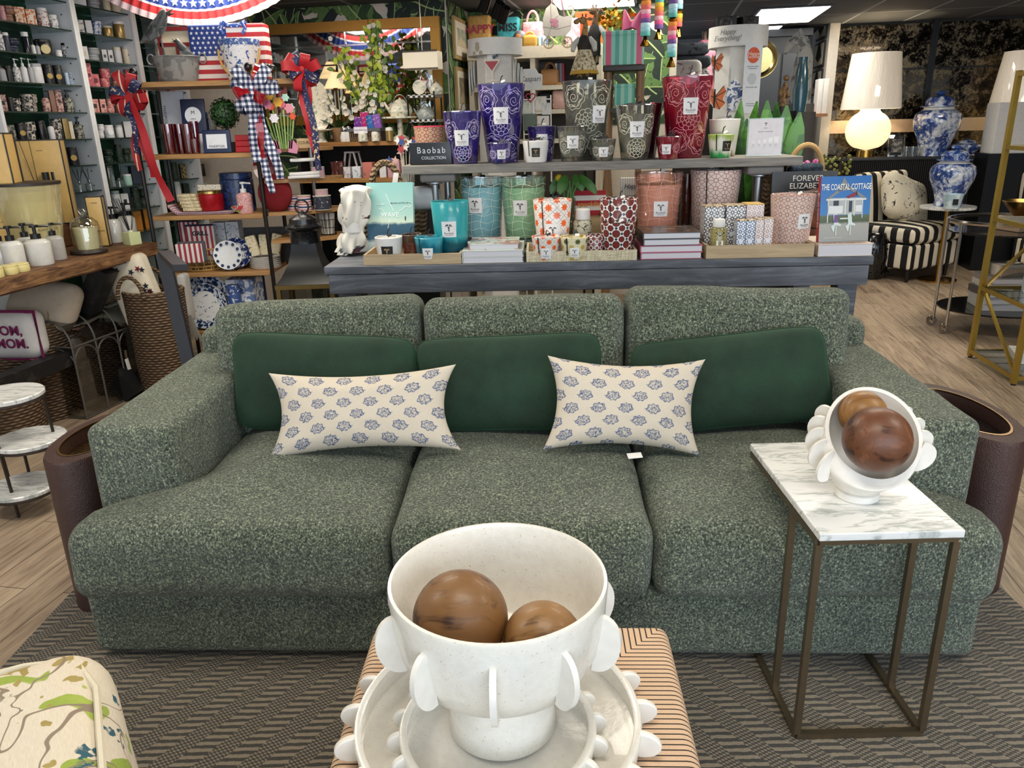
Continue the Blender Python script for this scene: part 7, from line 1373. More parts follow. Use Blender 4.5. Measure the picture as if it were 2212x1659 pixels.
SHG = G('shaggy_fur');_c = SHG.coord();_w = SHG.noise(SHG.map(_c,scale=(1,1,.6)),6.,3.,.6,1.2);SHG.bump(SHG.noise(_c,90.,3.),.8,.012);SHG = SHG.fin(SHG.mix(SHG.M('MULTIPLY',SHG.M('SUBTRACT',1.,SHG.step(SHG.M('ABSOLUTE',SHG.M('SUBTRACT',_w,.52)),.008,.022)),SHG.step(SHG.noise(_c,13.,2.),.46,.52)),'#ddd3bd','#26221f'),.95)
MB().rbox(.58,.18,.46,(0,0,0),.085,10,.03,.015,None,RT(18,'Y') @ RT(-22,'X'),6.).build('cover',SHG,t)
dup(t,s2.matrix_basis @ Vector((.0,.40,.73)),R_(-8),'cream shaggy pillow on the second striped chair behind the gold rack')
# garden stool
p = PZ(1885,604,0);t = thing('garden_stool','black ceramic garden stool with raised studs behind the right end of the display table','stool',(p.x + .02,p.y + .12,.0008));MB().lathe([(.0001,0),(.13,0),(.145,.03),(.17,.22),(.145,.42),(.13,.45),(.0001,.455)],40).build('body',plain('#0c0c0e',.15,0,0,.5),t);mb = MB()
for zz in (.06,.14,.22,.30,.38):
    for i in range(16): a = 2*pi*(i + (.5 if int(zz*100) % 2 else 0))/16;rr_ = .150 + .02*sin(pi*zz/.45);mb.sphere(.014,(rr_*cos(a),rr_*sin(a),zz),8)
mb.build('studs',plain('#0c0c0e',.12,0,0,.5),t)
# bar cart
wc = PZ(2055,733,0);t = thing('bar_cart','round two-tier chrome bar cart with black glass shelves and book stack','cart',(wc.x + .45,wc.y + .22,.0008),R_(-8));CHM = plain('#b7b2aa',.18,1.)
z1 = PY(2062,672,5.35).z;z2 = PY(2090,507,5.3).z;cx_,cy_ = .42,.30
for z in (z1,z2): MB().lathe([(.0001,z - .012),(cx_ - .002,z - .012),(cx_,z - .008),(cx_,z - .002),(cx_ - .002,z),(.0001,z)],56,sy=cy_/cx_*1.15).build('shelf',plain('#1a191a',.08,.2),t)
for z in (z2 + .07,): MB().tube([((cx_ + .004)*cos(a),(cx_ + .004)*cy_/cx_*1.15*sin(a),z) for a in [2*pi*i/48 for i in range(48)]],.014,6,True).build('gallery_rail',CHM,t)
for sx in (-1,1):
    for sy in (-1,1): x,y = sx*.40,sy*.12;MB().tube([(x,y,.06),(x,y,z2 + .08)],.011,8).build('leg',CHM,t);mb = MB();mb.lathe([(.018,-.008),(.038,-.008),(.038,.008),(.018,.008),(.018,-.008)],20,TR((x - .01,y,.039)) @ RT(90,'X'));mb.tube([(x - .01,y,.039),(x,y,.065)],.008,6);mb.build('caster_wheel',CHM,t)
bo_ = Vector(t.location);zz = z1 + .0018
for i,(w_,h_,c_) in enumerate(((.40,.05,'#c9c6c0'),(.39,.045,'#bdbcbc'),(.40,.05,'#4a4745'),(.38,.045,'#c7c4be'),(.36,.04,'#8a8784'))):
    b_ = book('large book, %s from the bottom of the stack on the bar cart' % words(i),Fr((bo_.x,bo_.y),R_(-8)),.02,-.02,zz,w_,.30,h_,c_,R_(4*(i % 3 - 1)),grp='books on the bar cart');zz += h_ + .0006
solo('mirror_box',MB().rbox(.20,.16,.09,(0,0,.045),.004,2),plain('#cfc6ba',.12,.9),'small mirrored box on top of the bar cart books','box',(bo_.x - .03,bo_.y - .03,zz),R_(10));zz2 = z2 + .0018
solo('gold_bowl',MB().lathe([(.0001,0),(.05,.0),(.07,.02),(.13,.10),(.128,.104),(.06,.02),(.0001,.016)],32),plain('#8d7040',.3,1.),'bronze-gold bowl on the upper shelf of the bar cart','bowl',(bo_.x + .02,bo_.y - .02,zz2 + .10));solo('book_stand',MB().rbox(.2,.2,.098,(0,0,.049),.004,2),plain('#b59a80',.5),'tan box under the gold bowl on the bar cart','box',(bo_.x + .02,bo_.y - .02,zz2),R_(12))
# gold rack
f0,n0 = PZ(2095,772,0),PZ(2188,832,0);GLD = plain('#a98c3c',.35,.7);t = thing('gold_rack','gold metal etagere with glass shelves, cropped at the right edge','shelving',(f0.x,f0.y,.0));d = (n0 - f0);wv_ = Vector((d.y,-d.x,0)).normalized()*-.85 if d.y > 0 else Vector((-d.y,d.x,0)).normalized()*.85
ca = [Vector((0,0,0)),Vector((d.x,d.y,0)),Vector((d.x + wv_.x,d.y + wv_.y,0)),Vector((wv_.x,wv_.y,0))]
for c in ca: MB().tube([c + Vector((0,0,.012)),c + Vector((0,0,1.75))],.014,4,sq=True).build('post',GLD,t);MB().lathe([(.0001,.0005),(.013,.0005),(.013,.012),(.0001,.012)],10,TR(c)).build('foot',plain('#111111',.6),t)
zl = [.045,PY(2121,622,f0.y).z,PY(2152,472,f0.y).z,PY(2176,318,f0.y).z,1.73]
for z in zl:
    for i in range(4): a,b = ca[i],ca[(i + 1) % 4];q = (b - a).normalized()*.0145;MB().tube([a + q + Vector((0,0,z)),b - q + Vector((0,0,z))],.012,4,sq=True).build('rail',GLD,t)
    MB().add([c*1 + Vector((0,0,z + .013)) for c in ca],[(0,1,2,3)]).build('glass_shelf',glass('#cdd6c8',.12),t,0)
for i in (0,1):
    a,b = (ca[0],ca[1]) if i == 0 else (ca[0],ca[1]);MB().tube([a.lerp(b,.05) + Vector((.01,0,zl[i] + .02)),a.lerp(b,.95) + Vector((.01,0,zl[i + 1] - .02))] if i == 1 else [a.lerp(b,.95) + Vector((.01,0,zl[0] + .02)),a.lerp(b,.05) + Vector((.01,0,zl[1] - .02))],.008,4,sq=True).build('diagonal_brace',GLD,t)
GF = Fr((f0.x,f0.y),math.atan2(wv_.y,wv_.x));dp = -d.length
def gr(x,y,z): return GF.w(x,y,z)
yf = -abs((n0 - f0).dot(GF.n));zb = zl[0] + .0145
sb = book('white book with black spine lettering on the lowest glass shelf of the gold rack',GF,.30,yf*.42,zb,.30,.26,.045,'#d8d6d2',R_(-14),grp='books on the gold rack');text('SUNRISE to SUNSET',.026,INK,sb,(0,-.1306,.0225),bold=.0008,sx=.95);sb2 = book('second white book under the bowl on the lowest glass shelf of the gold rack',GF,.33,yf*.42,zb + .0455,.26,.24,.035,'#cfccc6',R_(-14),grp='books on the gold rack')
solo('glass_bowl',MB().lathe([(.0001,0),(.05,0),(.08,.03),(.16,.13),(.19,.17),(.186,.172),(.15,.13),(.07,.035),(.0001,.02)],36),glass('#6b5a2a',.22,.75,'#15120a'),'dark glass bowl with gold rim on the white books of the gold rack','bowl',gr(.36,yf*.40,zb + .0825))
zb = zl[1] + .0145
for i,(x,y,c,s) in enumerate(((.20,.34,'#b6c6d2',0),(.20,.34,'#b6c6d2',1),(.31,.36,'#d6cbb8',0),(.31,.36,'#d6cbb8',1),(.20,.34,'#b6c6d2',2),(.42,.36,'#cfc0b0',0))): t = thing('candle_box','%s printed box, %s of its stack on the gold rack' % ({'#b6c6d2': 'pale blue','#d6cbb8': 'cream','#cfc0b0': 'blush'}[c],('bottom','middle','top')[s]),'box',gr(x,yf*y,zb + s*.1306),GF.yaw + R_(-20),'printed boxes on the gold rack');MB().rbox(.10,.10,.13,(0,0,.065),.002,1).build('carton',printed(c,'#8a8f96',60.,.6),t);MB().box(.04,.001,.045,(0,-.0508,.07)).build('label',plain('#26282c',.5),t)
t = thing('perfume_bottle','small square green perfume bottle with silver neck on the gold rack','bottle',gr(.16,yf*.72,zb),GF.yaw);MB().rbox(.06,.03,.055,(0,0,.0275),.005,2).build('bottle',glass('#8da03c',.15,.4,'#6f7f24'),t);MB().lathe([(.0001,.0555),(.009,.0555),(.009,.085),(.0001,.085)],14).build('neck',plain('#c9c6c0',.2,1.),t)
t = thing('perfume_bottle','pink perfume bottle beside the green one on the gold rack','bottle',gr(.30,yf*.80,zb),GF.yaw);MB().rbox(.06,.03,.06,(0,0,.03),.006,2).build('bottle',printed('#b9606e','#e0a6ac',70.,.5,.3),t);MB().lathe([(.0001,.0605),(.01,.0605),(.01,.09),(.0001,.09)],14).build('cap',plain('#d8d2cc',.4),t)
zb = zl[2] + .0145;t = thing('ribbed_vase','tall ribbed tan ceramic vase on the upper glass shelf of the gold rack','vase',gr(.33,yf*.30,zb),GF.yaw);MB().lathe([(.0001,0),(.10,0)] + [(.115 + .012*sin(i*1.57) + .02*sin(i/20*3.1),.45*i/20) for i in range(1,21)] + [(.09,.455),(.0001,.40)],40).build('vase',plain('#9c7f63',.6),t)
t = thing('gift_box','flat white box with a pink bottle on the upper shelf of the gold rack','box',gr(.26,yf*.78,zb),GF.yaw);MB().rbox(.24,.12,.075,(0,0,.0375),.003,1).build('carton',plain('#dedbd8',.5),t);text('eau de parfum',.012,plain('#8a8788',.6),t,(0,-.0608,.04));MB().lathe([(.0001,.0755),(.015,.0755),(.015,.15),(.0001,.155)],16,TR((-.02,0,0))).build('bottle',plain('#c0506c',.25),t)
# fern prints on the partition wall beside the mirrors
for i,(v0,v1) in enumerate(((32,86),(92,146),(152,206))):
    q0,q1 = RF.at(1768,v0,9.75),RF.at(1768,v1,9.75);t = thing('fern_print','framed pressed-fern print on the partition wall, %s from the top' % words(i),'picture',RF.w(1.6995,9.72,(q0.z + q1.z)/2),RF.yaw + R_(-90),'framed fern prints');hh = (q0.z - q1.z)*.5;MB().box2(-.28,.28,-.018,-.0005,-hh,hh).build('frame',BKF,t);MB().box2(-.25,.25,-.0195,-.0185,-hh + .02,hh - .02).build('paper',plain('#c9c2b0',.7),t);mb = MB()
    for j in range(9):
        z = -hh*.6 + hh*1.3*j/9
        for s in (-1,1): mb.add([(0,-.0202,z),(s*(.17*(1 - j/10)),-.0202,z + .05),(s*(.15*(1 - j/10)),-.0202,z + .075),(0,-.0202,z + .03)],[(0,1,2,3)])
    mb.build('fern',plain('#23281f',.7),t,0)
# ------------------------------------------------------------------ back: framed wall mirror, hutch, flowers, china
def rq(u,v,y): q = RF.at(u,v,y);return q,1/PPM(RF.w(*q))
yW = 6.355
x0,x1 = RF.at(560,60,yW).x,RF.at(952,45,yW).x;zt0,zb0 = RF.at(760,46,yW).z,RF.at(760,268,yW).z
t = thing('wall_mirror','large gold-framed mirror with thin pane lines on the palm-leaf wall','mirror',RF.w(0,yW,0),RF.yaw);GF_ = plain('#a37a35',.4,.6);fw = .075
MB().box2(x0 + fw,x1 - fw,-.03,-.014,zb0 + fw,zt0 - fw).build('glass',plain('#d7dad8',.03,1.),t)
for a in ((x0,x1,zt0 - fw,zt0),(x0,x1,zb0,zb0 + fw),(x0,x0 + fw,zb0 + fw + .001,zt0 - fw - .001),(x1 - fw,x1,zb0 + fw + .001,zt0 - fw - .001)): MB().box2(a[0],a[1],-.055,-.013,a[2],a[3]).build('frame_rail',GF_,t)
mb = MB()
for u in (752,906): x = RF.at(u,120,yW).x;mb.box2(x - .006,x + .006,-.034,-.0305,zb0 + fw,zt0 - fw)
z_ = RF.at(760,98,yW).z;mb.box2(x0 + fw,x1 - fw,-.034,-.0305,z_ - .006,z_ + .006);mb.build('bevel',plain('#c9d2d2',.12,1.),t)
# hutch
yh = 5.55;zA = RF.at(770,306,yh).z;zB = RF.at(770,384,yh).z;hx0,hx1 = RF.at(640,330,yh).x,RF.at(890,330,yh).x;HB_ = plain('#101113',.5);t = thing('hutch','black open display hutch with wood shelf edges in front of the palm wall','shelving',RF.w((hx0 + hx1)/2,yh,0),RF.yaw);hw = (hx1 - hx0)/2
MB().box2(-hw,hw,0,.62,zA - .03,zA).build('top',wood('#7a522e','#a5763f',0),t);MB().box2(-hw + .026,hw - .026,-.06,.38,zB - .03,zB).build('shelf',wood('#8a6236','#b5864c',0),t);MB().box2(-hw + .026,hw - .026,.39,.40,.05,zA - .031).build('back_panel',HB_,t)
for s in (-1,1): MB().box2(s*(hw - .0125) - .0125,s*(hw - .0125) + .0125,0,.40,0,zA - .031).build('side_panel',HB_,t)
MB().box2(-hw + .026,hw - .026,0,.38,.38,.42).build('lower_shelf',HB_,t);MB().box2(-hw + .026,hw - .026,0,.02,.0,.375).build('front_panel',HB_,t)
GH = 'goods on the black hutch'
def hp(u,y,z): return RF.w(RF.at(u,300,y).x,y,z + .0006)
# plates
DOT = printed('#e9e3cf','#a9b0a0',26.,.56,.3)
for i in range(6):
    z = RF.at(695,262 - 11*i,5.75).z;r = (44 + 5*i)/2/PPM(hp(695,5.75,zA));m4 = TR((0,0,0)) @ RT(76,'X');solo('plate',MB().lathe([(.0001,0),(r*.7,.0),(r,.012),(r*.97,.014),(r*.68,.004),(.0001,.004)],32,m4),DOT,'pale dotted plate, %s of six in the vertical plate rack left of the orchids' % words(i),'plate',Vector(hp(695 - 2*i,5.70 + .035*i,0)) + Vector((0,0,z)),RF.yaw,'plates in the rack')
t = thing('plate_rack','thin iron rack holding the dotted plates','rack',hp(692,5.82,zA),RF.yaw);mb = MB()
for s in (-.14,.14): mb.tube([(s,-.18,0),(s,-.18,.02),(s,.12,.55)],.006,6);mb.tube([(s,.12,0),(s,.12,.55)],.006,6)
mb.tube([(-.14,.12,.55),(.14,.12,.55)],.006,6);mb.build('frame',plain('#3a3128',.4,.6),t)
# candlestick lamps
SHD = G('warm_paper_shade').fin('#d9c7a4',.7,emit='#ffdc9c',es=.55)
for i,(u,v,y) in enumerate(((712,128,6.12),(737,133,6.02),(722,150,5.85),(768,160,6.1))):
    q,k = rq(u,v,y);z0 = zA;t = thing('buffet_lamp','slim lamp with lit cream shade left of the blossom branches, the %s one' % ('rear left','rear middle','front','lowest right')[i],'lamp',RF.w(q.x,y,z0 + .0006),RF.yaw,'buffet lamps');ztp = q.z - z0;hs = 30*k
    MB().lathe([(26*k,ztp - hs - .03),(8*k,ztp - .02),(7*k,ztp - .02),(25*k,ztp - hs - .03)],32).build('lamp_shade',SHD,t);MB().lathe([(.0001,0),(.06,0),(.058,.012),(.010,.025),(.008,ztp - hs - .05),(.014,ztp - hs - .04),(.008,ztp - .03),(.012,ztp - .01),(.0001,ztp)],16).build('stem',plain('#9c7a3c',.3,1.),t)
# orchids
def orchid(label,u,v0,v1,y,seed):
    rr = random.Random(seed);p = hp(u,y,zA);k = 1/PPM(p);t = thing('white_orchid',label,'flower',p,RF.yaw,'white orchids');zt2 = RF.at(u,v0,y).z - zA;zl2 = max(.05,RF.at(u,v1,y).z - zA);mb = MB()
    for i in range(16):
        c = Vector((rr.uniform(-.10,.10),rr.uniform(-.05,.03),rr.uniform(zl2,zt2)))
        for j in range(5): a = j*1.257 + rr.random();d = Vector((cos(a),-.35,sin(a)))*.025;s = Vector((-sin(a),0,cos(a)))*.015;mb.add([c,c + d*.6 - s,c + d,c + d*.6 + s],[(0,1,2,3)])
    mb.build('petals',plain('#d5cdbb',.6),t,0)['kind'] = 'stuff';mb = MB()
    for i in range(2): mb.tube([(0,0,0),(.03*(i - .5),0,zt2*.6),(.12*(i - .5),-.02,zt2)],.004,5)
    mb.build('stem',plain('#5c6f34',.6),t);mb = MB()
    for i in range(5): a = i*1.25;leaf_blade(mb,(0,0,.08),(.15*cos(a),.10*sin(a),.16),.03,(0,0,.1),(sin(a),-cos(a),0))
    mb.build('leaf',plain('#2c4a22',.5),t,0);MB().lathe([(.0001,0),(.05,0),(.065,.10),(.0001,.095)],20).build('pot',plain('#8a6a4a',.6),t)
orchid('white orchid at the left of the blossom branches',735,205,262,5.72,1);orchid('white orchid right beside the glass vase of blossom branches',790,195,262,5.76,2)
# blossom branches
p = hp(812,5.9,zA);t = thing('blossom_vase','tall glass vase of green branches with white blossoms on the hutch','flowers',p,RF.yaw);rr = random.Random(12);zt2 = RF.at(800,14,5.9).z - zA;MB().lathe([(.0001,0),(.075,0),(.085,.30),(.08,.30),(.068,.012),(.0001,.01)],28).build('vase',glass('#eef4f0',.12),t);ms,ml,ml2,mf = MB(),MB(),MB(),MB()
for i in range(17):
    a = rr.uniform(0,6.28);sp_ = rr.uniform(.05,.30);H_ = zt2*rr.uniform(.45,1.)*(1 - .55*max(0,sp_ - .15)/.15*.5);tip = Vector((sp_*cos(a)*1.05 - .04,sp_*sin(a)*.45,H_));b0 = Vector((.03*cos(a),.03*sin(a),.04));md = b0.lerp(tip,.5) + Vector((0,0,.06));pts = [b0.lerp(md,j/5).lerp(md.lerp(tip,j/5),j/5) for j in range(6)];ms.tube(pts,.0032,5)
    for j in range(22):
        q = .28 + .72*rr.random();c = b0.lerp(md,q).lerp(md.lerp(tip,q),q) + Vector((rr.gauss(0,.028),rr.gauss(0,.02),rr.gauss(0,.03)))
        if j % 5: d = Vector((rr.gauss(0,1),rr.gauss(0,.6) - .4,rr.gauss(0,1))).normalized();leaf_blade(ml if j % 2 else ml2,c,c + d*.058,.016,(0,0,.06),(d.z,.2,-d.x))
        else:
            for jj in range(5): an = jj*1.257;d = Vector((cos(an),-.4,sin(an)))*.020;s = Vector((-sin(an),0,cos(an)))*.011;mf.add([c,c + d*.6 - s,c + d,c + d*.6 + s],[(0,1,2,3)])
ms.build('branch',plain('#4f4a2a',.7),t);ml.build('leaf',plain('#aebf3c',.5),t,0)['kind'] = 'stuff';ml2.build('leaf',plain('#5c7c34',.5),t,0)['kind'] = 'stuff';mf.build('blossom',plain('#ddd6c4',.6),t,0)['kind'] = 'stuff'
# teapots, tiered stand
def teapot(label,u,v0,v1,wpx,y,z=None,m=DOT,hang=False):
    q,k = rq(u,v1,y);z = q.z if z is None else z;r = wpx*k/2;h = RF.at(u,v0,y).z - z;t = thing('teapot',label,'teapot',RF.w(q.x,y,z + .0006),RF.yaw,'dotted enamel teapots');MB().lathe([(.0001,0),(r*.8,0),(r,h*.22),(r*.92,h*.45),(r*.5,h*.66),(.0001,h*.68)],36).build('body',m,t);MB().lathe([(r*.48,h*.66),(r*.5,h*.68),(r*.3,h*.78),(r*.08,h*.80),(r*.1,h*.86),(.0001,h*.88)],24).build('lid',m,t);MB().tube([(-r*.85,0,h*.25),(-r*1.15,0,h*.45),(-r*1.35,0,h*.68)],[r*.18,r*.11,r*.07],10).build('spout',m,t);MB().tube([(r*.6*cos(a),0,h*.5 + h*.5*sin(a)) for a in [pi*i/12 for i in range(13)]],r*.05,8).build('handle',plain('#8a8880',.3,.8),t);return t
teapot('large pale dotted enamel teapot on a tray at the right of the hutch',866,205,252,52,5.75);t = thing('cake_stand','pale dotted cake stand carrying the large teapot','stand',hp(866,5.75,zA),RF.yaw);zz = RF.at(866,252,5.75).z - zA;MB().lathe([(.0001,0),(.07,0),(.06,.02),(.02,.04),(.02,max(.05,zz - .02)),(.13,zz - .012),(.13,zz),(.0001,zz)],32).build('stand',DOT,t)
p = hp(922,5.8,0);zs_ = [RF.at(922,v,5.8).z for v in (205,258)];t = thing('tiered_stand','two-tier black and white checked metal stand right of the large teapot','stand',(p.x,p.y,.0),RF.yaw);CK = checks('#dcd9d2','#121212',.02)
for z in zs_: MB().box2(-.105,.105,-.10,.10,z - .02,z).build('tier',CK,t)
for sx in (-.10,.10):
    for sy in (-.095,.095): MB().tube([(sx,sy,.001),(sx,sy,zs_[0] + .02)],.007,6).build('post',plain('#131313',.4,.5),t)
teapot('small pale dotted teapot on the upper tier of the checked stand',943,172,204,30,5.8,zs_[0]);teapot('grey dotted kettle on the lower tier of the checked stand',920,222,257,38,5.8,zs_[1],printed('#9aa3a3','#cfd0c6',26.,.56))
solo('toast_rack',MB().lathe([(.0001,0),(.045,0),(.05,.004),(.05,.012),(.0001,.012)],24,TR((0,0,.052)) @ RT(90,'X')),DOT,'small dotted round plate standing on the upper tier of the checked stand','plate',RF.w(RF.at(911,205,5.8).x,5.76,zs_[0] + .0006),RF.yaw)
# pendant shade
q0,q1,k = RF.at(912,112,6.0),RF.at(912,150,6.0),1/PPM(RF.w(*RF.at(912,130,6.0)));t = thing('pendant_lamp','rectangular white pendant shade with beaded edges hanging by the mirror','lamp',RF.w(q0.x,6.0,CEIL),RF.yaw);a = 39*k;zt3,zb3 = q0.z - CEIL,q1.z - CEIL
MB().rbox(a*2,a*1.0,zt3 - zb3,(0,0,(zt3 + zb3)/2),.004,2).build('lamp_shade',G('linen_shade').fin('#e3dbc9',.8,emit='#ffe9c2',es=.3),t);MB().tube([(0,0,-.003),(0,0,zt3)],.004,6).build('rod',plain('#a8a49a',.3,1.),t);mb = MB()
for z in (zt3,zb3):
    for i in range(26): mb.box(.007,.006,.014,(-a + 2*a*(i + .5)/26,-a*.5 - .002,z))
mb.build('bead_trim',plain('#1a1a1a',.5),t)
# hutch top small goods
t = thing('soap_basket','wire and wicker basket of purple and blue soap packets with a white card','basket',hp(796,5.62,zA),RF.yaw);k = 1/PPM(hp(796,5.62,zA));wd = 72*k;hh = RF.at(796,282,5.62).z - zA;mb = MB()
for i in range(15):
    x = -wd/2*.92 + wd*.92*i/14;mb.tube([(x,-.07,0),(x + .012,-.08,hh)],.0022,5);mb.tube([(x + .012,-.07,0),(x,-.08,hh)],.0022,5)
mb.build('wicker_web',plain('#8a6a48',.7),t);MB().rbox(wd,.15,hh*.95,(0,.01,hh*.48),.006,2).build('liner',plain('#3a3338',.8),t);MB().box2(-wd/2 - .002,wd/2 + .002,-.088,.09,hh*.92,hh*1.22).build('rim_band',plain('#565a60',.6),t);cd_ = MB().box(wd*.42,.002,.045,(-.02,-.092,hh*1.05)).build('card',plain('#dcd8e0',.6),t);text('French Butter Soap',.012,plain('#5a4f6a',.6),cd_,(-.02,-.0935,hh*1.06))
for i,(dx,c,hg) in enumerate(((-.085,'#6a2f8a',.10),(-.03,'#b02a6a',.13),(.02,'#2f6ab0',.11),(.075,'#8a5ab0',.115))): solo('soap_packet',MB().rbox(.062,.03,hg,(0,0,hg/2),.003,1,0,0,None,RT(8 - 6*i,'Y')),printed(c,'#d9c6e0',36.,.6,.35),'%s soap packet standing in the wicker soap basket' % ('purple','magenta','blue','lilac')[i],'soap',Vector(t.location) + RF.a*dx + RF.n*.03 + Vector((0,0,hh*1.22 - .02)),RF.yaw,'soap packets')
for i,u in enumerate((744,755)): t = thing('shaker','white and silver salt shaker on the hutch, %s of the pair' % ('left','right')[i],'shaker',hp(u,5.60,zA),RF.yaw);MB().lathe([(.0001,0),(.026,0),(.03,.03),(.018,.07),(.0001,.075)],20).build('body',plain('#dcdad6',.25),t);MB().lathe([(.018,.0705),(.022,.085),(.014,.105),(.0001,.108)],16).build('top',plain('#bfbfbf',.2,1.),t)
for i,(u,w_,h_,m) in enumerate(((785,24,.05,DOT),(812,20,.045,DOT),(842,18,.07,M_['gd']))): t = thing('canister','%s lidded pot on the front edge of the hutch, %s' % (('pale dotted','pale dotted','honey-coloured')[i],('under the soap basket','centre','right')[i]),'canister',hp(u,5.555 - .0,zA),RF.yaw,GH);r = w_*.5/PPM(hp(u,5.55,zA))*.9;MB().lathe([(.0001,0),(r,0),(r,h_),(.0001,h_)],24).build('body',m,t);MB().lathe([(.0001,h_),(r*1.03,h_),(r*.9,h_ + .02),(.0001,h_ + .026)],24).build('lid',plain('#e3dfd6',.3),t)
t = thing('cloche_stand','glass domed cake stand at the left of the hutch','cake stand',hp(693,5.60,zA),RF.yaw);MB().lathe([(.0001,0),(.05,0),(.02,.04),(.02,.07),(.09,.085),(.09,.092),(.0001,.092)],28).build('stand',DOT,t)
# star picks
t = thing('star_picks','glass jar of star-topped party picks left of the black sign','decoration',hp(872,5.45,zA),RF.yaw);t.location = TF.w(TF.at(868,340,.62).x - .02,.80,1.16);rr = random.Random(2);MB().lathe([(.0001,0),(.045,0),(.05,.14),(.047,.14),(.042,.008),(.0001,.008)],24).build('jar',glass('#eef2f2',.14),t)
for i in range(14):
    a,b = rr.uniform(-.08,.08),rr.uniform(.20,.31);MB().tube([(a*.2,rr.uniform(-.02,.02),.012),(a,-.01,b)],.0018,5).build('stick',plain('#d8cdbc',.7),t);flat([star(.024,.45,5,a,b,rr.random())],-.015 - .0006*i).build('star',plain(('#a8323c','#2f4a86','#dcd8d4','#c9a59c')[i % 4],.6),t,0)
solo('pedestal_shelf',MB().rbox(.30,.26,1.159,(0,0,.5795),.004,1),HB_,'slim black plinth behind the left end of the raised shelf','plinth',TF.w(TF.at(868,340,.62).x - .02,.92,0),TF.yaw)
# mid shelf goods
def hb(kind,u0,u1,vt,m,label,m2=None): 
    q = RF.at((u0 + u1)/2,vt,yh);k = 1/PPM(RF.w(*q));return goods(kind,RF,u0,u1,vt,zB + .0006,yh - .05,m,label,GH,m2=m2)
hb('glass',707,737,350,glass('#c08a84',.2,.35,'#8a4a48'),'ribbed rose glass tumbler on the wooden hutch shelf');hb('box',741,756,361,printed('#d6d3d6','#9a8f9a',60.,.55),'pale soap box, left of four on the wooden hutch shelf');hb('box',760,778,360,printed('#dfe3ea','#8aa0b0',40.,.6),'white and blue soap box, second on the wooden hutch shelf');hb('box',782,803,351,printed('#c8786c','#3f6a5c',16.,.58),'coral soap box with green label on the wooden hutch shelf');hb('box',818,832,350,printed('#dfe0e4','#e09a3c',30.,.6),'white box with orange fruit print on the wooden hutch shelf');hb('box',836,862,348,'#c99aa4','pink box at the right on the wooden hutch shelf')
p = RF.w(RF.at(756,380,yh + .08).x,yh + .16,zB + .0006);t = thing('white_lantern','small white house-shaped lantern behind the soap boxes','lantern',p,RF.yaw);hh = RF.at(756,331,yh + .12).z - zB
for sx in (-.055,.055):
    for sy in (-.05,.05): MB().tube([(sx*1.2,sy,0),(sx*.6,sy,hh)],.006,4,sq=True).build('post',WP,t)
MB().box2(-.04,.04,-.06,.06,hh,hh + .012).build('cap',WP,t)
# ------------------------------------------------------------------ white spinners
def spinner(label,u,vb0,vb1,wpx,cpx,y):
    q,k = rq(u,vb1,y);r = wpx*k/2;rc = cpx*k/2;zt4,zb4 = RF.at(u,vb0,y).z,RF.at(u,vb1,y).z;t = thing('spinner_display',label,'display stand',RF.w(q.x,y,.0008),RF.yaw,'white spinner display stands');Wm = plain('#d9d8d6',.5)
    MB().lathe([(.0001,0),(r,0),(r,.08),(rc,.081),(.0001,.081)],44).build('base',Wm,t);MB().lathe([(.0001,.082),(rc,.082),(rc,zb4 - .001),(.0001,zb4 - .001)],8,RT(22.5,'Z')).build('column',Wm,t,20);MB().lathe([(.0001,zb4),(r,zb4),(r,zt4),(.0001,zt4)],52).build('header_drum',Wm,t);return t,rc,zt4,zb4,r,q,k
s1,rc1,zt1,zb1,r1,q1_,k1 = spinner('white revolving display stand with a cocktail plaque, behind the tallest purple candle',1070,86,122,118,82,6.15);em = flat([[(x*.07,z*.075) for x,z in ((0,-.5),(.2,-.4),(.32,-.1),(.22,.1),(.3,.35),(.1,.3),(0,.5),(-.1,.3),(-.3,.35),(-.22,.1),(-.32,-.1),(-.2,-.4))],circ(.016,12,-.03,-.045),circ(.016,12,.03,-.045)]).build('crest_emblem',plain('#a9a08c',.5),s1,0);em.location = (-r1*.47,-r1*.885,(zt1 + zb1)/2);em.rotation_euler = (0,0,R_(-28))
s2_,rc2,zt2_,zb2,r2,q2_,k2 = spinner('white revolving display stand with butterfly plaques, behind the tallest crimson candle',1593,60,104,124,94,6.75);
for i,(bd,zz) in enumerate((('Happy',.026),('Everything!',-.018))): text(bd,.052,plain('#7d7a78',.6),s2_,(-r2*.42,-r2*.93,(zt2_ + zb2)/2 + zz),(R_(90),0,R_(-24)),shear=.25,sx=.9)
def on_spin(fr_y,u,v): return RF.at(u,v,fr_y)
# cocktail plaque
yy = 6.15 - rc1 - .03;q = RF.at(1063,170,yy);k = 1/PPM(RF.w(*q));t = thing('cocktail_plaque','painted cocktail-glass plaque hanging on the first white spinner','plaque',RF.w(q.x,yy,RF.at(1063,182,yy).z),RF.yaw);S = k
MB().prism([(-14*S,0),(14*S,0),(15*S,6*S),(3*S,10*S),(3*S,26*S),(18*S,46*S),(17*S,50*S),(-17*S,50*S),(-18*S,46*S),(-3*S,26*S),(-3*S,10*S),(-15*S,6*S)],.012).build('board',plain('#d9d4c6',.6),t);flat([[(-15*S,46*S),(0,27*S),(15*S,46*S)]],-.001).build('drink',plain('#a3263a',.4),t,0);flat([circ(4*S,10,6*S,54*S),circ(3*S,10,12*S,57*S)],-.002).build('cherry',plain('#2f4a5c',.5),t,0)
MB().prism([(-10*S,48*S),(9*S,48*S),(9*S,64*S),(-10*S,64*S)],.004,TR((0,.004,0))).build('backing_card',plain('#dcdbd8',.6),t)
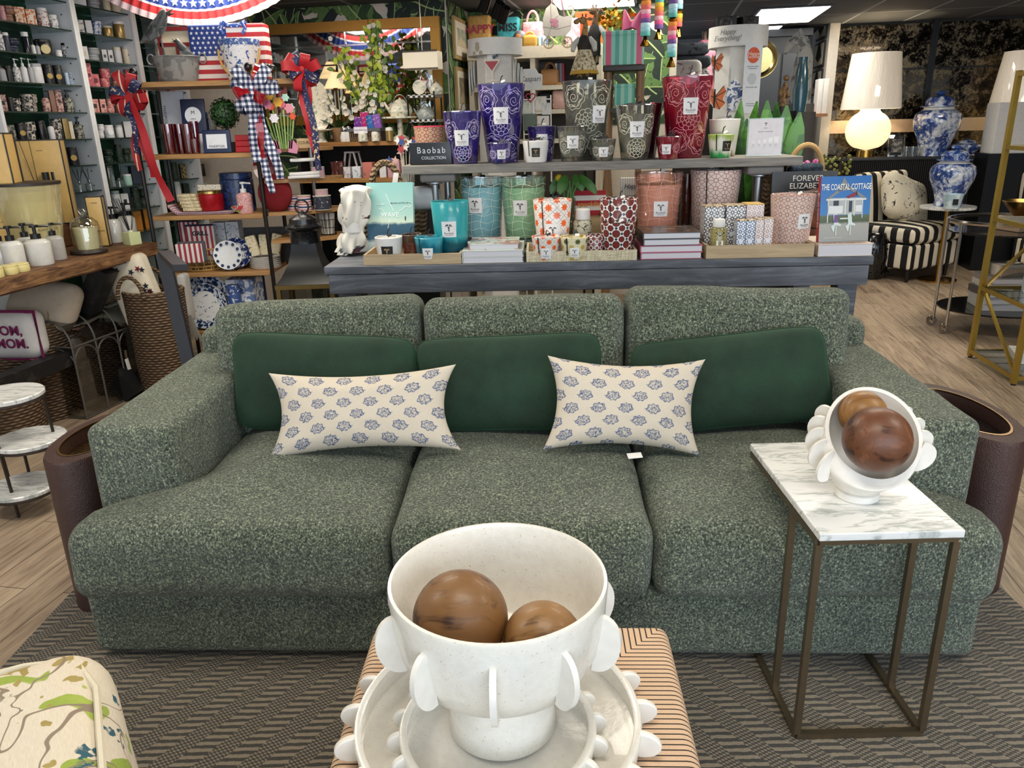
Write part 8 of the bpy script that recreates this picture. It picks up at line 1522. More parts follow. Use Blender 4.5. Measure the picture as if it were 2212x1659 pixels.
for sx in (-1,1):
    for i in range(3):
        pz = RF.at(1070,150 + 14*i,6.1).z;solo('oval_plaque',MB().lathe([(.0001,0),(13*k1,0),(13*k1,.01),(.0001,.01)],24,RT(90,'Y') @ Matrix.Diagonal((2.1,.8,1,1))),plain('#b9bcbc',.4),'pale oval plaque hanging on the %s of the first white spinner, %s of three' % (('left','right')[sx > 0],words(i)),'plaque',RF.w(q1_.x + sx*(rc1 + .02 + .02*i) - (.01 if sx > 0 else 0),6.13 + .01*i,RF.at(1070,158,6.15).z - .03*i),RF.yaw,'oval plaques')
# butterflies, jar plaque, banner on spinner two
def butterfly(label,u,v0,v1,y):
    a,b = RF.at(u,v0,y),RF.at(u,v1,y);h = a.z - b.z;t = thing('butterfly_plaque',label,'plaque',RF.w(a.x,y,b.z),RF.yaw,'butterfly plaques');w_ = h*.46
    out = [(0,h*.1),(w_*.5,0),(w_,h*.25),(w_*.75,h*.45),(w_*1.05,h*.75),(w_*.8,h),(w_*.15,h*.62),(0,h*.7),(-w_*.3,h*.9),(-w_*.5,h*.6),(-w_*.3,h*.3)];MB().prism(out,.012).build('wing_board',plain('#e0dcd4',.6),t);c = (w_*.25,h*.5);flat([[(c[0] + (x - c[0])*.88,c[1] + (z - c[1])*.90) for x,z in out]],-.0012).build('wing_paint',plain('#d5691f',.5),t,0);mb = MB()
    for e in ((w_*.5,.06*h),(w_*.9,.3*h),(w_*.95,.75*h),(w_*.7,.92*h),(-.4*w_,.6*h)): mb.ribbon([(.0,-.0022,h*.5),(e[0],-.0022,e[1])],h*.03,[(0,-1,0)]*2)
    mb.build('wing_veins',plain('#1a1512',.6),t,0);MB().tube([(0,-.006,h*.12),(0,-.008,h*.82)],h*.03,8).build('body',plain('#1a1512',.6),t);MB().tube([(w_*.3,.012,h*.6),(w_*.3,.30,h*.6)],.005,6).build('hook',WP,t)
butterfly('upper orange butterfly plaque at the left of the second white spinner',1545,112,156,6.42);butterfly('lower orange butterfly plaque at the left of the second white spinner',1545,182,240,6.40)
yy = 6.75 - rc2 - .028;a,b = RF.at(1589,168,yy),RF.at(1589,238,yy);h = a.z - b.z;t = thing('jar_plaque','blue and white ginger-jar plaque hanging on the second white spinner','plaque',RF.w(a.x,yy,b.z),RF.yaw);out = [(.20,0),(.22,.06),(.15,.12),(.27,.42),(.29,.60),(.22,.72),(.13,.76),(.16,.80),(.10,.90),(.03,.95),(0,1.)];poly = [(x*h,z*h) for x,z in out] + [(-x*h,z*h) for x,z in reversed(out[:-1])];MB().prism(poly,.012).build('board',printed('#dfe3ea','#24417c',22.,.5,.4),t);flat([[(x*h,.71*h) for x in (-.2,.2)] + [(.13*h,.77*h),(-.13*h,.77*h)]],-.0012).build('neck_band',plain('#dfe3ea',.5),t,0);MB().prism([(-.16*h,.88*h),(.16*h,.88*h),(.16*h,1.30*h),(-.16*h,1.30*h)],.004,TR((0,.006,0))).build('backing_card',plain('#d5d5d3',.6),t)
a,b = RF.at(1626,96,6.48),RF.at(1620,244,6.48);hh = a.z - b.z;wd = 38/PPM(RF.w(*a));t = thing('hanging_card','long white care card with orange disc hanging on the second white spinner','sign',RF.w((a.x + b.x)/2,6.44,b.z),RF.yaw + R_(14));MB().box(wd,.003,hh,(0,0,hh/2)).build('card',plain('#d3d8df',.5),t);MB().tube([(0,.002,hh*.97),(-.05,.22,hh*.97)],.006,6).build('hook',WP,t);flat([circ(wd*.36,24,0,hh*.84,hh*.115)],-.0022).build('disc',plain('#d0542f',.6),t,0);text('Happy',.036,plain('#f0e6e0',.6),t,(0,-.003,hh*.86),shear=.2);text('Everything!',.028,plain('#f0e6e0',.6),t,(0,-.003,hh*.815),shear=.2,sx=.8)
flat([circ(wd*.26,18,0,hh*.50,hh*.085)],-.0022).build('line_emblem',plain('#b9bec6',.6),t,0)
for i,(zz,s_) in enumerate(((.68,'attach for every'),(.65,'celebration'),(.38,'hand wash only'),(.14,'do not use'),(.11,'in the oven'))): text(s_,.014,plain('#6a6e76',.6),t,(0,-.003,hh*zz))
# speakers
for i,u in enumerate((1572,1612)):
    q,k = rq(u,62,6.70);w_ = (42,36)[i]*k;h = RF.at(u,37,6.70).z - zt2_;t = thing('speaker','black speaker on top of the second white spinner, %s one' % ('left','right')[i],'speaker',RF.w(q.x,6.72,zt2_ + .0015),RF.yaw + R_((-12,24)[i]),'black speakers');MB().rbox(w_,.15,h,(0,0,h/2),.004,2).build('cabinet',plain('#0e0e10',.5),t)
    for zz,rr_ in ((.34,.30),(.76,.15)): MB().lathe([(rr_*w_*1.1,0),(rr_*w_,.006),(rr_*w_*.5,-.004),(.0001,.002)],24,TR((0,-.0755,h*zz)) @ RT(90,'X')).build('cone',plain('#3a3634',.5),t)
# ------------------------------------------------------------------ white cubby cabinet with bags
yC = 6.700;zc0,zc1 = RF.at(1185,98,yC).z,RF.at(1185,124,yC).z;xa,xb = RF.at(1010,120,yC).x,RF.at(1300,120,yC).x;CRM = plain('#ddd3bf',.5);t = thing('cubby_cabinet','cream cubby cabinet of handbags at the back between the spinners','cabinet',RF.w((xa + xb)/2,yC,0),RF.yaw);hw = (xb - xa)/2
MB().box2(-hw,hw,-.02,.40,zc1,zc0).build('top_board',CRM,t);MB().box2(-hw + .01,hw - .01,.38,.395,.05,zc1 - .001).build('back_panel',plain('#55504a',.7),t);zs3 = [RF.at(1185,v,yC).z for v in (184,236,300)] + [.5,.06]
for z in zs3: MB().box2(-hw + .041,hw - .041,0,.378,z - .035,z).build('shelf',CRM,t)
for x in (-hw + .02,RF.at(1150,120,yC).x - (xa + xb)/2,hw - .02): MB().box2(x - .02,x + .02,0,.379,0,zc1 - .001).build('divider',CRM,t)
def cb(u,y,z): return RF.w(RF.at(u,100,y).x,y,z + .0008)
def kC(u): return 1/PPM(cb(u,yC,zc0))
GB_ = 'bags on and in the cream cubby cabinet'
def bag(label,u,v0,w_,m,z,y,handle=True,trim=None,txt=None,tc='#7a2030',name='handbag',cat='bag',d=.10,rd=.02,lean=0.):
    k = kC(u);h = RF.at(u,v0,y).z - z;t = thing(name,label,cat,cb(u,y,z),RF.yaw,GB_);t.rotation_euler = (0,R_(lean),RF.yaw);MB().rbox(w_*k,d,h,(0,0,h/2),rd,4,.01).build('body',m,t)
    if handle: MB().tube([(w_*k*.28*cos(a),-.02,h - .01 + h*.45*sin(a)) for a in [pi*i/12 for i in range(13)]],.009,8).build('handle',trim or m,t)
    if txt:
        for i,s_ in enumerate(txt): text(s_,h*.34,plain(tc,.7),t,(0,-d/2 - .0125,h*(.66 - .42*i if len(txt) > 1 else .58)),bold=.002)
    return t
bag('tan woven cushion with pink HAPPY lettering at the left on the cubby cabinet',1038,34,50,printed('#b58a4a','#c99d5a',60.,.5,.9),zc0,6.900,False,None,('HAPPY',),'#a8324c','cushion','cushion');bag('teal cushion with big black lettering on the cubby cabinet',1100,38,50,printed('#2f8a96','#3f9ca6',40.,.5,.9),zc0,6.930,False,None,('MISS','DIO'),'#101214','cushion','cushion');bag('black and yellow banded bag between the two lettered cushions',1070,50,16,striped([(0,'#101214'),(.6,'#b5a52c')],.12,2),zc0,7.010,False)
bag('pink fluffy tote bag on the cubby cabinet',1152,48,46,printed('#d9848f','#e8a2a6',30.,.5,.95),zc0,6.930,True,plain('#d98a94',.9));k = kC(1122);t = thing('backpack','round grey patterned mini backpack with a face patch, at the cabinet edge','bag',cb(1123,6.750,zc0),RF.yaw,GB_);MB().sphere(1.,(0,0,17*k),24,15*k,.05,17*k).build('body',printed('#5a5f6a','#8a3a44',40.,.6),t);MB().lathe([(.0001,0),(5.5*k,0),(.0001,.004)],20,TR((0,-.053,20*k)) @ RT(90,'X')).build('patch',plain('#c98a4c',.6),t)
t = bag('small mustard yellow hobo bag at the front edge of the cubby cabinet',1146,78,32,plain('#c99a3c',.5),zc0,6.735,True);bag('small blue and cream striped pouch on the cubby cabinet',1171,80,24,striped([(0,'#4f7ab0'),(.4,'#d9d2bc')],.035,0),zc0,6.770,False);bag('orange bag behind the giraffe dolls',1262,26,40,plain('#c9561c',.7),zc0,6.980,False);bag('pink ruffled bag left of the giraffe dolls',1238,40,30,printed('#d99aa8','#ecc8d0',20.,.5,.8),zc0,6.890,False);bag('bright orange bag at the right behind the tall giraffe doll',1298,34,22,plain('#d2601e',.7),zc0,6.990,False)
bag('tan leather handbag with gold clasps in the upper cubby',1188,150,40,plain('#a87848',.45),zs3[0],6.800,True,plain('#8a5c34',.5));bag('grey leather bag behind the tan handbag in the upper cubby',1174,132,36,plain('#4f4a48',.5),zs3[0],6.970,False);bag('dark round-topped bag in the left upper cubby',1138,146,22,plain('#2a2624',.5),zs3[0],6.850,False)
for i in range(4): solo('slim_wallet',MB().rbox(.02,.14,.17,(0,0,.085),.003,1),plain(('#c9cdd4','#3a3f4c','#7a8494','#8a2a44')[i],.5),'%s slim book-like wallet beside the tan handbag' % ('white','navy','grey','wine')[i],'wallet',cb(1203 + 5*i,6.870,zs3[0]),RF.yaw,GB_)
bag('pale pink quilted bag in the second cubby',1208,196,30,lattice_mat('quilted_pink','#d9b0a4','#b98a80',.035,.5,False),zs3[1],6.770,True,plain('#a87848',.5));bag('black bag in the second cubby behind the card rack',1176,200,30,plain('#1c1a1a',.5),zs3[1],6.850,False)
# card rack and sign
yR = 6.40;q,k = rq(1160,215,yR);t = thing('card_rack','clear wire card rack with pale greeting cards beside the tallest purple candle','rack',RF.w(q.x,yR,.0008),RF.yaw);zr_ = q.z;mb = MB()
for s in (-1,1): mb.tube([(s*30*k,0,0),(s*30*k,0,zr_ + .03)],.006,6)
for v in (215,245,290): mb.tube([(-30*k,0,RF.at(1160,v,yR).z),(30*k,0,RF.at(1160,v,yR).z)],.005,6)
mb.tube([(-30*k,-.08,.006),(-30*k,.08,.006)],.006,6);mb.tube([(30*k,-.08,.006),(30*k,.08,.006)],.006,6);mb.build('frame',WP,t)
for i,(u,v0,w_,h_,c) in enumerate(((1142,218,28,26,'#cfd4c8'),(1168,208,24,28,'#d9d6d0'),(1180,222,20,24,'#d3d4d4'),(1143,246,28,34,'#5f6f66'),(1172,250,26,26,'#dcd9d6'))): q2 = RF.at(u,v0,yR - .02 - .012*i);solo('greeting_card',MB().box(w_*k,.003,h_*k,(0,0,-h_*k/2)),printed(c,'#b5bab0',30.,.56) if i < 3 else plain(c,.6),'%s greeting card on the wire card rack, %s' % (('pale green','white','light grey','dark green','off-white')[i],('top left','top middle','top right','lower left','lower right')[i]),'card',RF.w(q2.x,yR - .012 - .006*i,q2.z),RF.yaw,'greeting cards')
a = RF.at(1150,148,6.36);b = RF.at(1150,193,6.36);hh = a.z - b.z;wd = 42/PPM(RF.w(*a));t = thing('paper_sign','pale grey arched sign with flowing lettering behind the tallest purple candle','sign',RF.w(a.x,6.37,b.z),RF.yaw);MB().prism([(-wd/2,0),(wd/2,0),(wd/2,hh*.7),(wd*.3,hh*.78),(wd*.15,hh),(-wd/2,hh)],.006).build('board',plain('#d4d5d4',.6),t);text('Caspari',hh*.36,plain('#4a4c50',.6),t,(-.02,-.001,hh*.5),shear=.15);MB().tube([(0,.01,-b.z + .001),(0,.01,.01)],.01,6).build('stand',WP,t)
q = RF.at(1146,210,6.33);t = thing('heart_ornament','crimson heart-shaped wire ornament on the card rack','ornament',RF.w(q.x,6.33,q.z),RF.yaw);MB().tube([(.0022*16*sin(a)**3,0,.0022*(13*cos(a) - 5*cos(2*a) - 2*cos(3*a) - cos(4*a))) for a in [2*pi*i/28 for i in range(28)]],.005,6,True).build('heart',plain('#a32a4c',.4),t)
# ------------------------------------------------------------------ carriage, giraffes, striped gift boxes
yy = 6.50;a = RF.at(1203,15,yy);b = RF.at(1203,104,yy);k = 1/PPM(RF.w(*a));t = thing('carriage_plaque','white wooden baby-carriage plaque hanging from a pink ribbon','plaque',RF.w(a.x,yy,b.z),RF.yaw);S = k
body = [(-26,24),(18,24),(30,36),(33,64),(14,62),(4,66),(-2,84),(-12,89),(-24,80),(-31,60),(-31,40)];MB().prism([(x*S,z*S) for x,z in body],.014).build('body',plain('#cdc4b8',.6),t)
for cx in (-19,22): mt = TR((cx*S,.012,11*S)) @ RT(90,'X');MB().lathe([(9*S,0),(12*S,0),(12*S,.01),(9*S,.01),(9*S,0)],28,mt).build('wheel',plain('#b9a88a',.6),t);mb = MB();[mb.tube([(cx*S,.007,11*S),(cx*S + 10*S*cos(j*.785),.007,11*S + 10*S*sin(j*.785))],.0022,5) for j in range(8)];mb.build('spokes',plain('#9a8a6c',.6),t)
MB().tube([(33*S,.006,64*S),(36*S,.006,78*S),(30*S,.006,84*S),(24*S,.006,80*S)],.006,6).build('push_handle',plain('#b5aca0',.6),t);mb = MB();[mb.prism([(c[0]*S + 5*S*cos(i*.7 + e),c[1]*S + 4*S*sin(i*.7 + e)) for i in range(9)],.006,TR((0,-.007,0))) for c,e in (((-10,56),0),((-2,54),1),((-8,48),2),((-2,46),3))];mb.build('ribbon_bow',plain('#c9889a',.7),t);mb = MB();[mb.ribbon([Vector(p_) for p_ in q_],.003,[(0,-1,0)]*len(q_)) for q_ in ([(-31*S,-.0012,44*S),(0,-.0012,38*S),(30*S,-.0012,44*S)],[(-20*S,-.0012,24*S),(-12*S,-.0012,44*S),(-14*S,-.0012,86*S)],[(2*S,-.0012,64*S),(-6*S,-.0012,58*S)])];mb.build('painted_lines',plain('#6f665e',.7),t,0)
MB().ribbon([Vector((-12*S,.007,88*S)),Vector((-2*S,.007,120*S)),Vector((2*S,.007,CEIL - b.z - .003))],.012,[(0,-1,0)]*3).build('hanging_ribbon',plain('#c98a94',.7),t,0,.002);MB().ribbon([Vector((16*S,.009,64*S)),Vector((4*S,.009,120*S)),Vector((2*S,.009,CEIL - b.z - .003))],.012,[(0,-1,0)]*3).build('hanging_ribbon',plain('#c98a94',.7),t,0,.002)
GIR = printed('#b08c5a','#5a3c22',34.,.56,.85);GIR2 = printed('#7d634a','#4a3626',34.,.56,.85)
def giraffe(label,u,vh,vb,y,skin,kind):
    q,k = rq(u,vb,y);z0 = q.z;S = (RF.at(u,vh,y).z - z0);t = thing('giraffe_doll',label,'doll',RF.w(q.x,y,z0),RF.yaw,'dressed giraffe dolls')
    mb = MB();mb.tube([(0,0,S*.30),(0,0,S*.62),(.01,-.01,S*.80),(.0,-.02,S*.90)],[S*.085,S*.075,S*.055,S*.06],14);mb.sphere(S*.085,(-.01,-.03,S*.90),16,1.0,1.25,.9);mb.sphere(S*.06,(-.05*(1 if kind == 'girl' else -1),-.075,S*.86),14,1.1,1.1,.85);mb.build('body',skin,t)
    for s in (-1,1): MB().sphere(1.,(s*S*.12,-.01,S*.925),10,S*.07,S*.02,S*.035).build('ear',skin,t);MB().tube([(s*S*.035,-.02,S*.96),(s*S*.04,-.02,S*1.03)],S*.014,6).build('horn',plain('#3a2a1c',.7),t);MB().sphere(S*.014,(s*S*.06,-.03 - S*.08,S*.92),8).build('eye',plain('#111111',.2),t)
    top = plain('#2c2622',.8) if kind == 'girl' else plain('#37322f',.8);MB().lathe([(S*.14,S*.28),(S*.16,S*.40),(S*.12,S*.55),(S*.085,S*.60)],24).build('vest',top,t)
    for s in (-1,1): MB().tube([(s*S*.11,0,S*.54),(s*S*.22,-.02,S*.42),(s*S*.25,-.04,S*.28)],[S*.06,S*.07,S*.045],12).build('sleeve',plain('#cfccc6',.85),t)
    if kind == 'girl':
        MB().lathe([(S*.30,-S*.12),(S*.26,0),(S*.17,S*.24),(S*.13,S*.34)],30).build('dress',printed('#d5c9ac','#7c6a48',60.,.54,.85),t);MB().lathe([((S*.33 if i % 2 else S*.29),-S*.20 + .0*i) for i in range(1)] + [(S*.33,-S*.2),(S*.29,-S*.10)],30).build('underskirt',plain('#b8923a',.85),t)
    else: MB().lathe([(S*.14,-S*.1),(S*.15,S*.1),(S*.14,S*.28)],24).build('trousers',plain('#3d3a38',.85),t)
    for s in (-1,1): MB().tube([(s*S*.07,-.02,-S*.10),(s*S*.08,-.06,-S*.26)],S*.045,10).build('leg',skin,t);MB().sphere(1.,(s*S*.09,-.10,-S*.28),12,S*.05,S*.10,S*.04).build('shoe',plain('#121212',.5),t)
    MB().tube([(0,.10,-z0 + .001),(0,.10,S*.3),(0,.03,S*.3)],.010,6).build('stand_pole',BKF,t);MB().lathe([(.0001,.0),(.14,.0),(.14,.012),(.0001,.012)],24,TR((0,.10,-z0 + .0005))).build('stand_foot',BKF,t)
giraffe('giraffe doll in a cream print dress with mustard hem and black shoes',1262,34,140,6.10,GIR,'girl');giraffe('taller brown giraffe doll in dark vest and pale sleeves, behind the other giraffe',1284,14,112,6.40,GIR2,'boy')
# gift box table
yG = 6.40;q,k = rq(1350,143,yG);zt5 = q.z;t = thing('pedestal_table','dark turned-leg table holding the striped gift box','table',RF.w(q.x,yG,0),RF.yaw);DKW = wood('#2a1d15','#4a3524',2);MB().rbox(88*k,.36,.045,(0,0,zt5 - .0225),.008,2).build('top',plain('#231b17',.4),t)
for sx in (-1,1):
    for sy in (-1,1): MB().lathe([(.0001,0),(.02,0),(.02,.1),(.03,.2),(.018,.3),(.03,.5),(.022,.7),(.035,.95),(.02,1.15),(.03,zt5 - .046),(.0001,zt5 - .046)],14,TR((sx*34*k,sy*.13,0))).build('turned_leg',wood('#5a4230','#8a6a48',2),t)
MB().box2(-36*k,36*k,-.15,.15,RF.at(1350,234,yG).z - .03,RF.at(1350,234,yG).z).build('lower_shelf',plain('#231b17',.4),t)
SB = striped([(0,'#5fb5a4'),(.13,'#9ad0bc'),(.25,'#5fb5a4'),(.36,'#a8d8c4'),(.44,'#d4557c'),(.62,'#8accba'),(.75,'#54a89c'),(.88,'#9ad0bc')],64*k,0,.4)
def gbox(label,u,v0,z,w_,y,d,m):
    h = RF.at(u,v0,y).z - z;p = RF.at(u,v0,y);t = thing('gift_box',label,'box',RF.w(p.x,y + .02,z + .0006),RF.yaw,'striped gift boxes');MB().rbox(w_*k,d,h*.97,(0,0,h*.485),.003,1).build('carton',m,t);MB().rbox(w_*k + .008,d + .008,h*.03 + .02,(0,0,h*.985 - .01),.003,1).build('lid',m,t);return t,h
gt,gh = gbox('large mint, teal and pink striped gift box on the turned-leg table',1348,70,zt5,84,yG - .02,.30,SB);g2,gh2 = gbox('smaller pink and teal striped gift box under the turned-leg table',1350,182,RF.at(1350,234,yG).z,42,yG,.22,SB)
zg = zt5 + gh
for i,(dx,c) in enumerate(((8,'#c9557e'),(20,'#d0608a'))): solo('party_cone',MB().lathe([(.05,0),(.052,.004),(.006,.14),(.0001,.143)],24,Matrix.Rotation(R_((-14,22)[i]),4,'Y')),plain(c,.5),'pink cone leaning on top of the large striped gift box, %s' % ('left','right')[i],'cone',Vector(RF.w(RF.at(1350,70,yG).x + dx*k,yG - .04,zg + .018)),RF.yaw,'pink party cones')
mb = MB();rr = random.Random(8)
for i in range(90): c = Vector((rr.gauss(-.02,.075),rr.gauss(0,.03),.04 + abs(rr.gauss(0,.07))));d = Vector((rr.gauss(0,1),rr.gauss(0,1),rr.gauss(0,1))).normalized()*.035;s = d.cross(Vector((0,1,.3))).normalized()*.012;mb.add([c - s,c + s,c + d + s,c + d - s],[(0,1,2,3)])
_ti = solo('tinsel',mb,plain('#b08a34',.25,1.),'tuft of gold foil tinsel on the large striped gift box','decoration',RF.w(RF.at(1335,68,yG).x,yG + .04,zg + .006),RF.yaw,None,0);_ti['kind'] = 'stuff'
# hanging ring garlands
GCOL = ['#d9b43a','#dc8434','#d2605c','#dca4ac','#d0558c','#6a4a86','#aacbd4','#8cc0c8','#54a59c']
for i,(u,v1,Y,w_,st) in enumerate(((1393,100,4.0,21,0),(1422,85,4.25,19,6),(1449,145,3.9,19,0),(1464,80,4.4,17,3))):
    p = PY(u,v1,Y);k = 1/PPM(p);t = thing('ring_garland','hanging garland of pastel felt rings with gold foil tassel, %s from the left' % words(i),'garland',(p.x,p.y,p.z),0,'pastel ring garlands');r = w_*k/2;zz = 20*k;j = 0;hz = 8.6*k
    MB().tube([(0,0,zz),(0,0,CEIL - p.z - .002)],.0015,5).build('cord',plain('#cfcabc',.7),t)
    while zz < CEIL - p.z - .06 and j < 26:
        if st == 0 and j % 9 == 8 or (st == 3 and j % 4 == 3): MB().lathe([(.0001,zz),(r*.7,zz + hz*.15),(r*1.02,zz + hz*.5),(r*.5,zz + hz),(.0001,zz + hz)],18).build('gold_ring',plain('#b8923a',.25,1.),t)
        else: MB().lathe([(.0001,zz),(r*.94,zz),(r,zz + hz*.3),(r,zz + hz*.7),(r*.94,zz + hz*.985),(.0001,zz + hz*.985)],20).build('felt_ring',plain(GCOL[(8 - j + st) % 9],.8),t)
        zz += hz;j += 1
    mb = MB()
    for a in range(9): an = a*.7;mb.ribbon([Vector((0,0,20*k)),Vector((r*.5*cos(an),r*.5*sin(an),10*k)),Vector((r*1.0*cos(an),r*sin(an),0))],r*.7,[(cos(an),sin(an),.2)]*3)
    mb.build('foil_tassel',plain('#b8923a',.22,1.),t,0)
# ------------------------------------------------------------------ far corner: pillows, dress form, wardrobe, horse, tray, track lights
yP = 8.6;zP = RF.at(1480,160,yP).z;solo('pillow_shelf',MB().box2(-.45,.45,-.25,.25,0,zP - .30),plain('#3a3634',.7),'dark display bench under the stack of grey pillows at the back','bench',RF.w(RF.at(1482,150,yP).x,yP,0),RF.yaw)
for i in range(5):
    z = zP - .299 + .117*i;solo('floor_pillow',MB().rbox(.42,.34,.115,(0,0,.0575),.05,6,.0,.008,None,None,i*2.),printed(('#8f8a88','#4a5058','#c9c6c4','#3c434c','#596069')[i],'#2c3138',12.,.56,.95),'%s striped pillow, %s from the bottom of the stack at the back' % (('grey','slate','white','charcoal','blue-grey')[i],words(i)),'pillow',RF.w(RF.at(1482,150,yP).x + .03*(i % 2),yP,z),RF.yaw + .1*(i % 3),'pillow stack at the back')
t = thing('throw_pillow','white pillow with pink flower print leaning in front of the pillow stack','pillow',RF.w(RF.at(1470,160,8.2).x,8.22,RF.at(1470,166,8.2).z),RF.yaw,None);MB().rbox(.40,.14,.30,(0,0,0),.065,8,.02,.008).build('cover',printed('#d6d2ce','#b85a6c',16.,.62,.9),t);MB().box2(-.14,.14,-.06,.06,-Vector(t.location).z + .001,-.155).build('stool',plain('#2f2b2a',.7),t)
q,k = rq(1518,150,9.15);t = thing('dress_form','small dress form in a dusty pink ruffled top with wooden neck knob','mannequin',RF.w(q.x,9.15,0),RF.yaw);zt6 = RF.at(1518,66,9.15).z;MB().lathe([(.10,zt6 - .75),(.13,zt6 - .55),(.10,zt6 - .38),(.13,zt6 - .22),(.07,zt6 - .12),(.03,zt6 - .09)],24,sy=.7).build('pink_top',printed('#b56a80','#c98a9c',20.,.5,.9),t);MB().lathe([(.0001,zt6 - .10),(.028,zt6 - .09),(.024,zt6 - .03),(.03,zt6 - .01),(.0001,zt6)],16).build('neck_knob',plain('#5a4030',.5),t);MB().lathe([(.0001,0),(.18,0),(.16,.03),(.02,.05),(.02,zt6 - .7),(.0001,zt6 - .7)],20).build('stand',plain('#6a4a30',.5),t)
xw0,xw1 = RF.at(1655,100,9.5).x,RF.at(1760,100,9.5).x;t = thing('wardrobe','dark charcoal wardrobe with panelled doors at the very back','cabinet',RF.w((xw0 + xw1)/2 - .1,9.6,.0008),RF.yaw);zw = RF.at(1690,82,9.5).z;hw = (xw1 - xw0)/2;MB().box2(-hw,hw,-.25,.25,0,zw).build('body',plain('#1c2026',.5),t);MB().box2(-hw - .04,hw + .04,-.29,.25,zw + .0005,zw + .07).build('cornice',plain('#22272e',.5),t)
for s in (-1,1): MB().rbox(hw*.9,.02,zw*.86,(s*hw*.49,-.262,zw*.5),.004,2).build('door',plain('#262b33',.5),t);
q,k = rq(1640,128,7.3);t = thing('gold_tray','round pale gold metal tray standing behind the second white spinner','tray',RF.w(q.x,7.3,q.z),RF.yaw);MB().lathe([(.0001,0),(.11,0),(.135,.025),(.15,.028),(.149,.031),(.132,.028),(.108,.006),(.0001,.006)],40,RT(96,'X')).build('tray',plain('#c9b478',.2,1.),t);MB().tube([(0,.06,-q.z + .001),(0,.03,-.15)],.015,6).build('stand',BKF,t);MB().lathe([(.0001,0),(.14,0),(.0001,.012)],20,TR((0,.06,-q.z + .0005))).build('stand_foot',BKF,t)
# horse head sculpture
q,k = rq(1712,215,7.6);z0 = q.z;t = thing('horse_sculpture','rough white and grey horse-head sculpture behind the leafy plant','sculpture',RF.w(q.x,7.6,z0),RF.yaw);S = k;CL = printed('#a8a5a0','#6f6d6a',12.,.55,.9)
loft(MB(),[(14*S,0,-10*S,24*S,16*S,0),(14*S,0,40*S,22*S,13*S,0),(16*S,0,80*S,19*S,10*S,-.2),(12*S,0,108*S,15*S,9*S,-.7),(0,0,122*S,13*S,8*S,-1.5),(-12*S,0,112*S,10*S,7*S,-2.2),(-22*S,0,98*S,6.5*S,6*S,-2.3),(-25*S,0,93*S,4*S,4*S,-2.3)]).build('head',CL,t,60)
for s in (-1,1): MB().lathe([(4*S,0),(3*S,7*S),(.0001,13*S)],10,TR((6*S,s*5*S,128*S)) @ RT(-14,'Y')).build('ear',CL,t)
MB().lathe([(.0001,0),(.16,0),(.13,z0 - 10*S),(.0001,z0 - 10*S)],20,TR((14*S,0,-z0 + .001))).build('plinth',plain('#5c5854',.7),t)
q,k = rq(1722,215,7.2);z0 = q.z;t = thing('teal_pitcher','tall teal glazed pitcher in front of the horse-head sculpture','pitcher',RF.w(q.x + .02,7.2,z0 - .1),RF.yaw);MB().lathe([(.0001,0),(13*k,0),(16*k,40*k),(13*k,80*k),(9*k,100*k),(10*k,110*k),(8*k,110*k),(.0001,96*k)],28).build('body',plain('#27505c',.2,0,0,.4),t);MB().lathe([(.0001,0),(.16,0),(.14,z0 - .102),(.0001,z0 - .102)],20,TR((0,0,-z0 + .1005))).build('pedestal',plain('#3a3634',.7),t)
q,k = rq(1690,240,6.9);z0 = q.z;t = thing('carved_figurine','small brown carved monkey-like figurine above the plant leaves','figurine',RF.w(q.x,6.9,z0),RF.yaw);mb = MB();BRN = printed('#5a4028','#8a6a44',40.,.5,.7);mb.tube([(0,0,10*k),(0,0,40*k),(2*k,-.01,58*k)],[8*k,7*k,4*k],12);mb.sphere(6*k,(2*k,-.015,66*k),14);mb.tube([(-6*k,0,45*k),(-9*k,-.03,28*k)],3*k,8);mb.tube([(6*k,0,45*k),(9*k,-.03,28*k)],3*k,8);mb.build('body',BRN,t);MB().lathe([(.0001,0),(11*k,0),(10*k,9.5*k),(.0001,9.5*k)],16).build('base',plain('#2a211a',.6),t);MB().lathe([(.0001,0),(.13,0),(.12,z0 - .002),(.0001,z0 - .002)],16,TR((0,0,-z0 + .001))).build('pedestal',BKF,t)
for i in range(2): solo('white_book',MB().rbox(.05,.2,.34,(0,0,.17),.003,1),plain('#d8d4d0',.5),'tall white book standing on the wall bracket beside the fern prints, %s of two' % ('left','right')[i],'book',RF.w(1.60 + .052*i,9.05,RF.at(1752,246,9.05).z),RF.yaw,'tall white books')
solo('wall_bracket',MB().box2(-.14,.09,-.14,.14,-.03,-.0006),wood('#7a4f30','#a06e44',1),'small wooden bracket shelf under the tall white books','shelf',RF.w(1.598,9.05,RF.at(1752,246,9.05).z),RF.yaw)
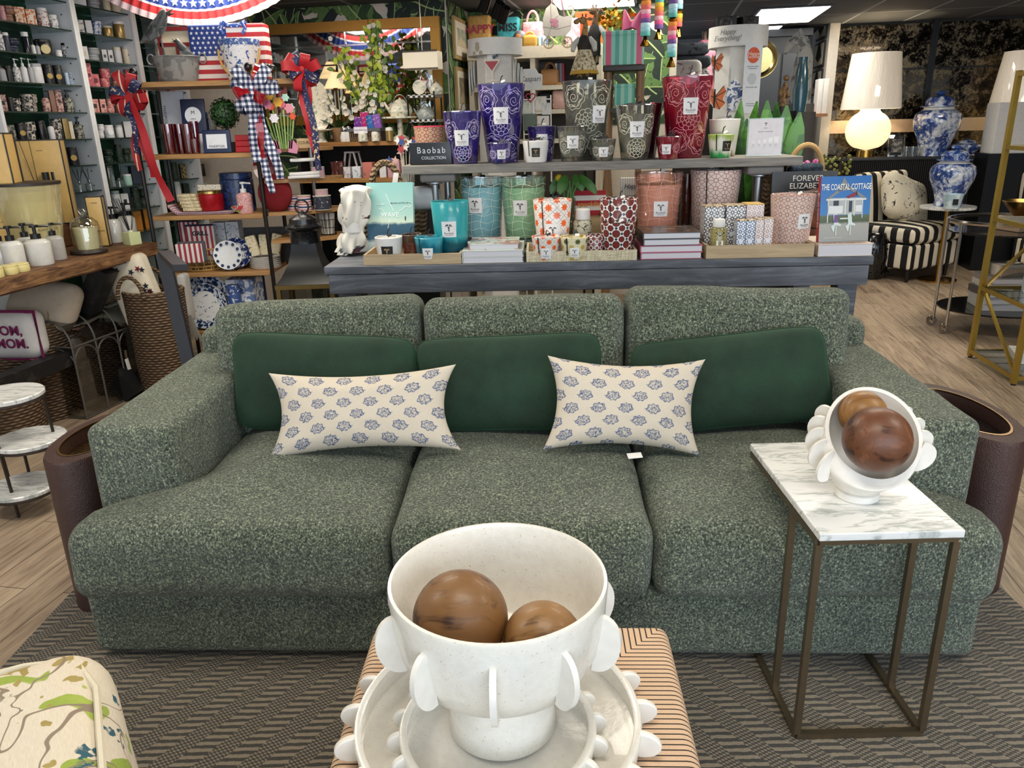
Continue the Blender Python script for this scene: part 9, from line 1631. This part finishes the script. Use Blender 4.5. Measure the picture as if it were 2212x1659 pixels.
for i,(u,v) in enumerate(((1048,6),(1076,20),(1088,30))):
    p = PY(u,v,6.0);t = thing('track_spotlight','black ceiling track spotlight, %s from the left above the first spinner' % words(i),'light',(p.x,p.y,p.z),0,'track spotlights');MB().lathe([(.0001,.05),(.035,.05),(.038,-.06),(.033,-.06),(.030,.03),(.0001,.03)],20,RT(35,'X') @ RT(20,'Y')).build('can',plain('#141416',.35,.4),t);MB().lathe([(.0001,-.045),(.030,-.045),(.0001,-.044)],20,RT(35,'X') @ RT(20,'Y')).build('bulb',emit('#fff2d6',4.),t);MB().tube([(0,0,.04),(0,0,CEIL - p.z - .0305)],.008,6).build('stem',plain('#141416',.4),t)
a,b = PY(1020,-20,6.0),PY(1110,30,6.0);solo('light_track',MB().box2(-.9,.5,-.02,.02,-.03,-.0005),plain('#17181a',.4,.3),'black lighting track fixed to the ceiling at the back','light track',(PY(1070,20,6.0).x,6.0,CEIL),0)
# framed pictures on the return wall
for i,(v0,v1,m) in enumerate(((42,132,printed('#8a9a8c','#c2b49a',5.,.5,.5)),(148,262,printed('#7d7360','#b5a384',5.,.5,.5)))):
    q = RF.at(990,v0,6.7);zt7,zb7 = RF.at(994,v0,6.74).z,RF.at(994,v1,6.74).z;t = thing('framed_picture','framed landscape picture on the side palm-leaf wall, %s one' % ('upper','lower')[i],'picture',RF.w(-1.672,6.74,(zt7 + zb7)/2),RF.yaw + R_(90),'landscape pictures on the return wall');hh = (zt7 - zb7)/2;MB().box2(-.27,.27,-.022,-.0015,-hh,hh).build('frame',plain('#b59a68',.4,.3),t);MB().box2(-.24,.24,-.025,-.0225,-hh + .03,hh - .03).build('mat_board',plain('#d2cab8',.7),t);MB().box2(-.19,.19,-.0268,-.0255,-hh*.35,hh - .08).build('painting',m,t)
# ------------------------------------------------------------------ lettering becomes plain mesh
bpy.context.view_layer.update();_dg = bpy.context.evaluated_depsgraph_get();_mm = {}
for o in [o for o in list(COL.objects) if o.type == 'FONT']:
    me = bpy.data.meshes.new_from_object(o.evaluated_get(_dg));nm = o.name;o.name = 'old';o2 = bpy.data.objects.new(nm,me);COL.objects.link(o2)
    if not me.materials: me.materials.append(o.data.materials[0])
    o2.parent = o.parent;o2.location = o.location;o2.rotation_euler = o.rotation_euler;o2.scale = o.scale
    for ch in list(o.children): ch.parent = o2
    bpy.data.objects.remove(o)
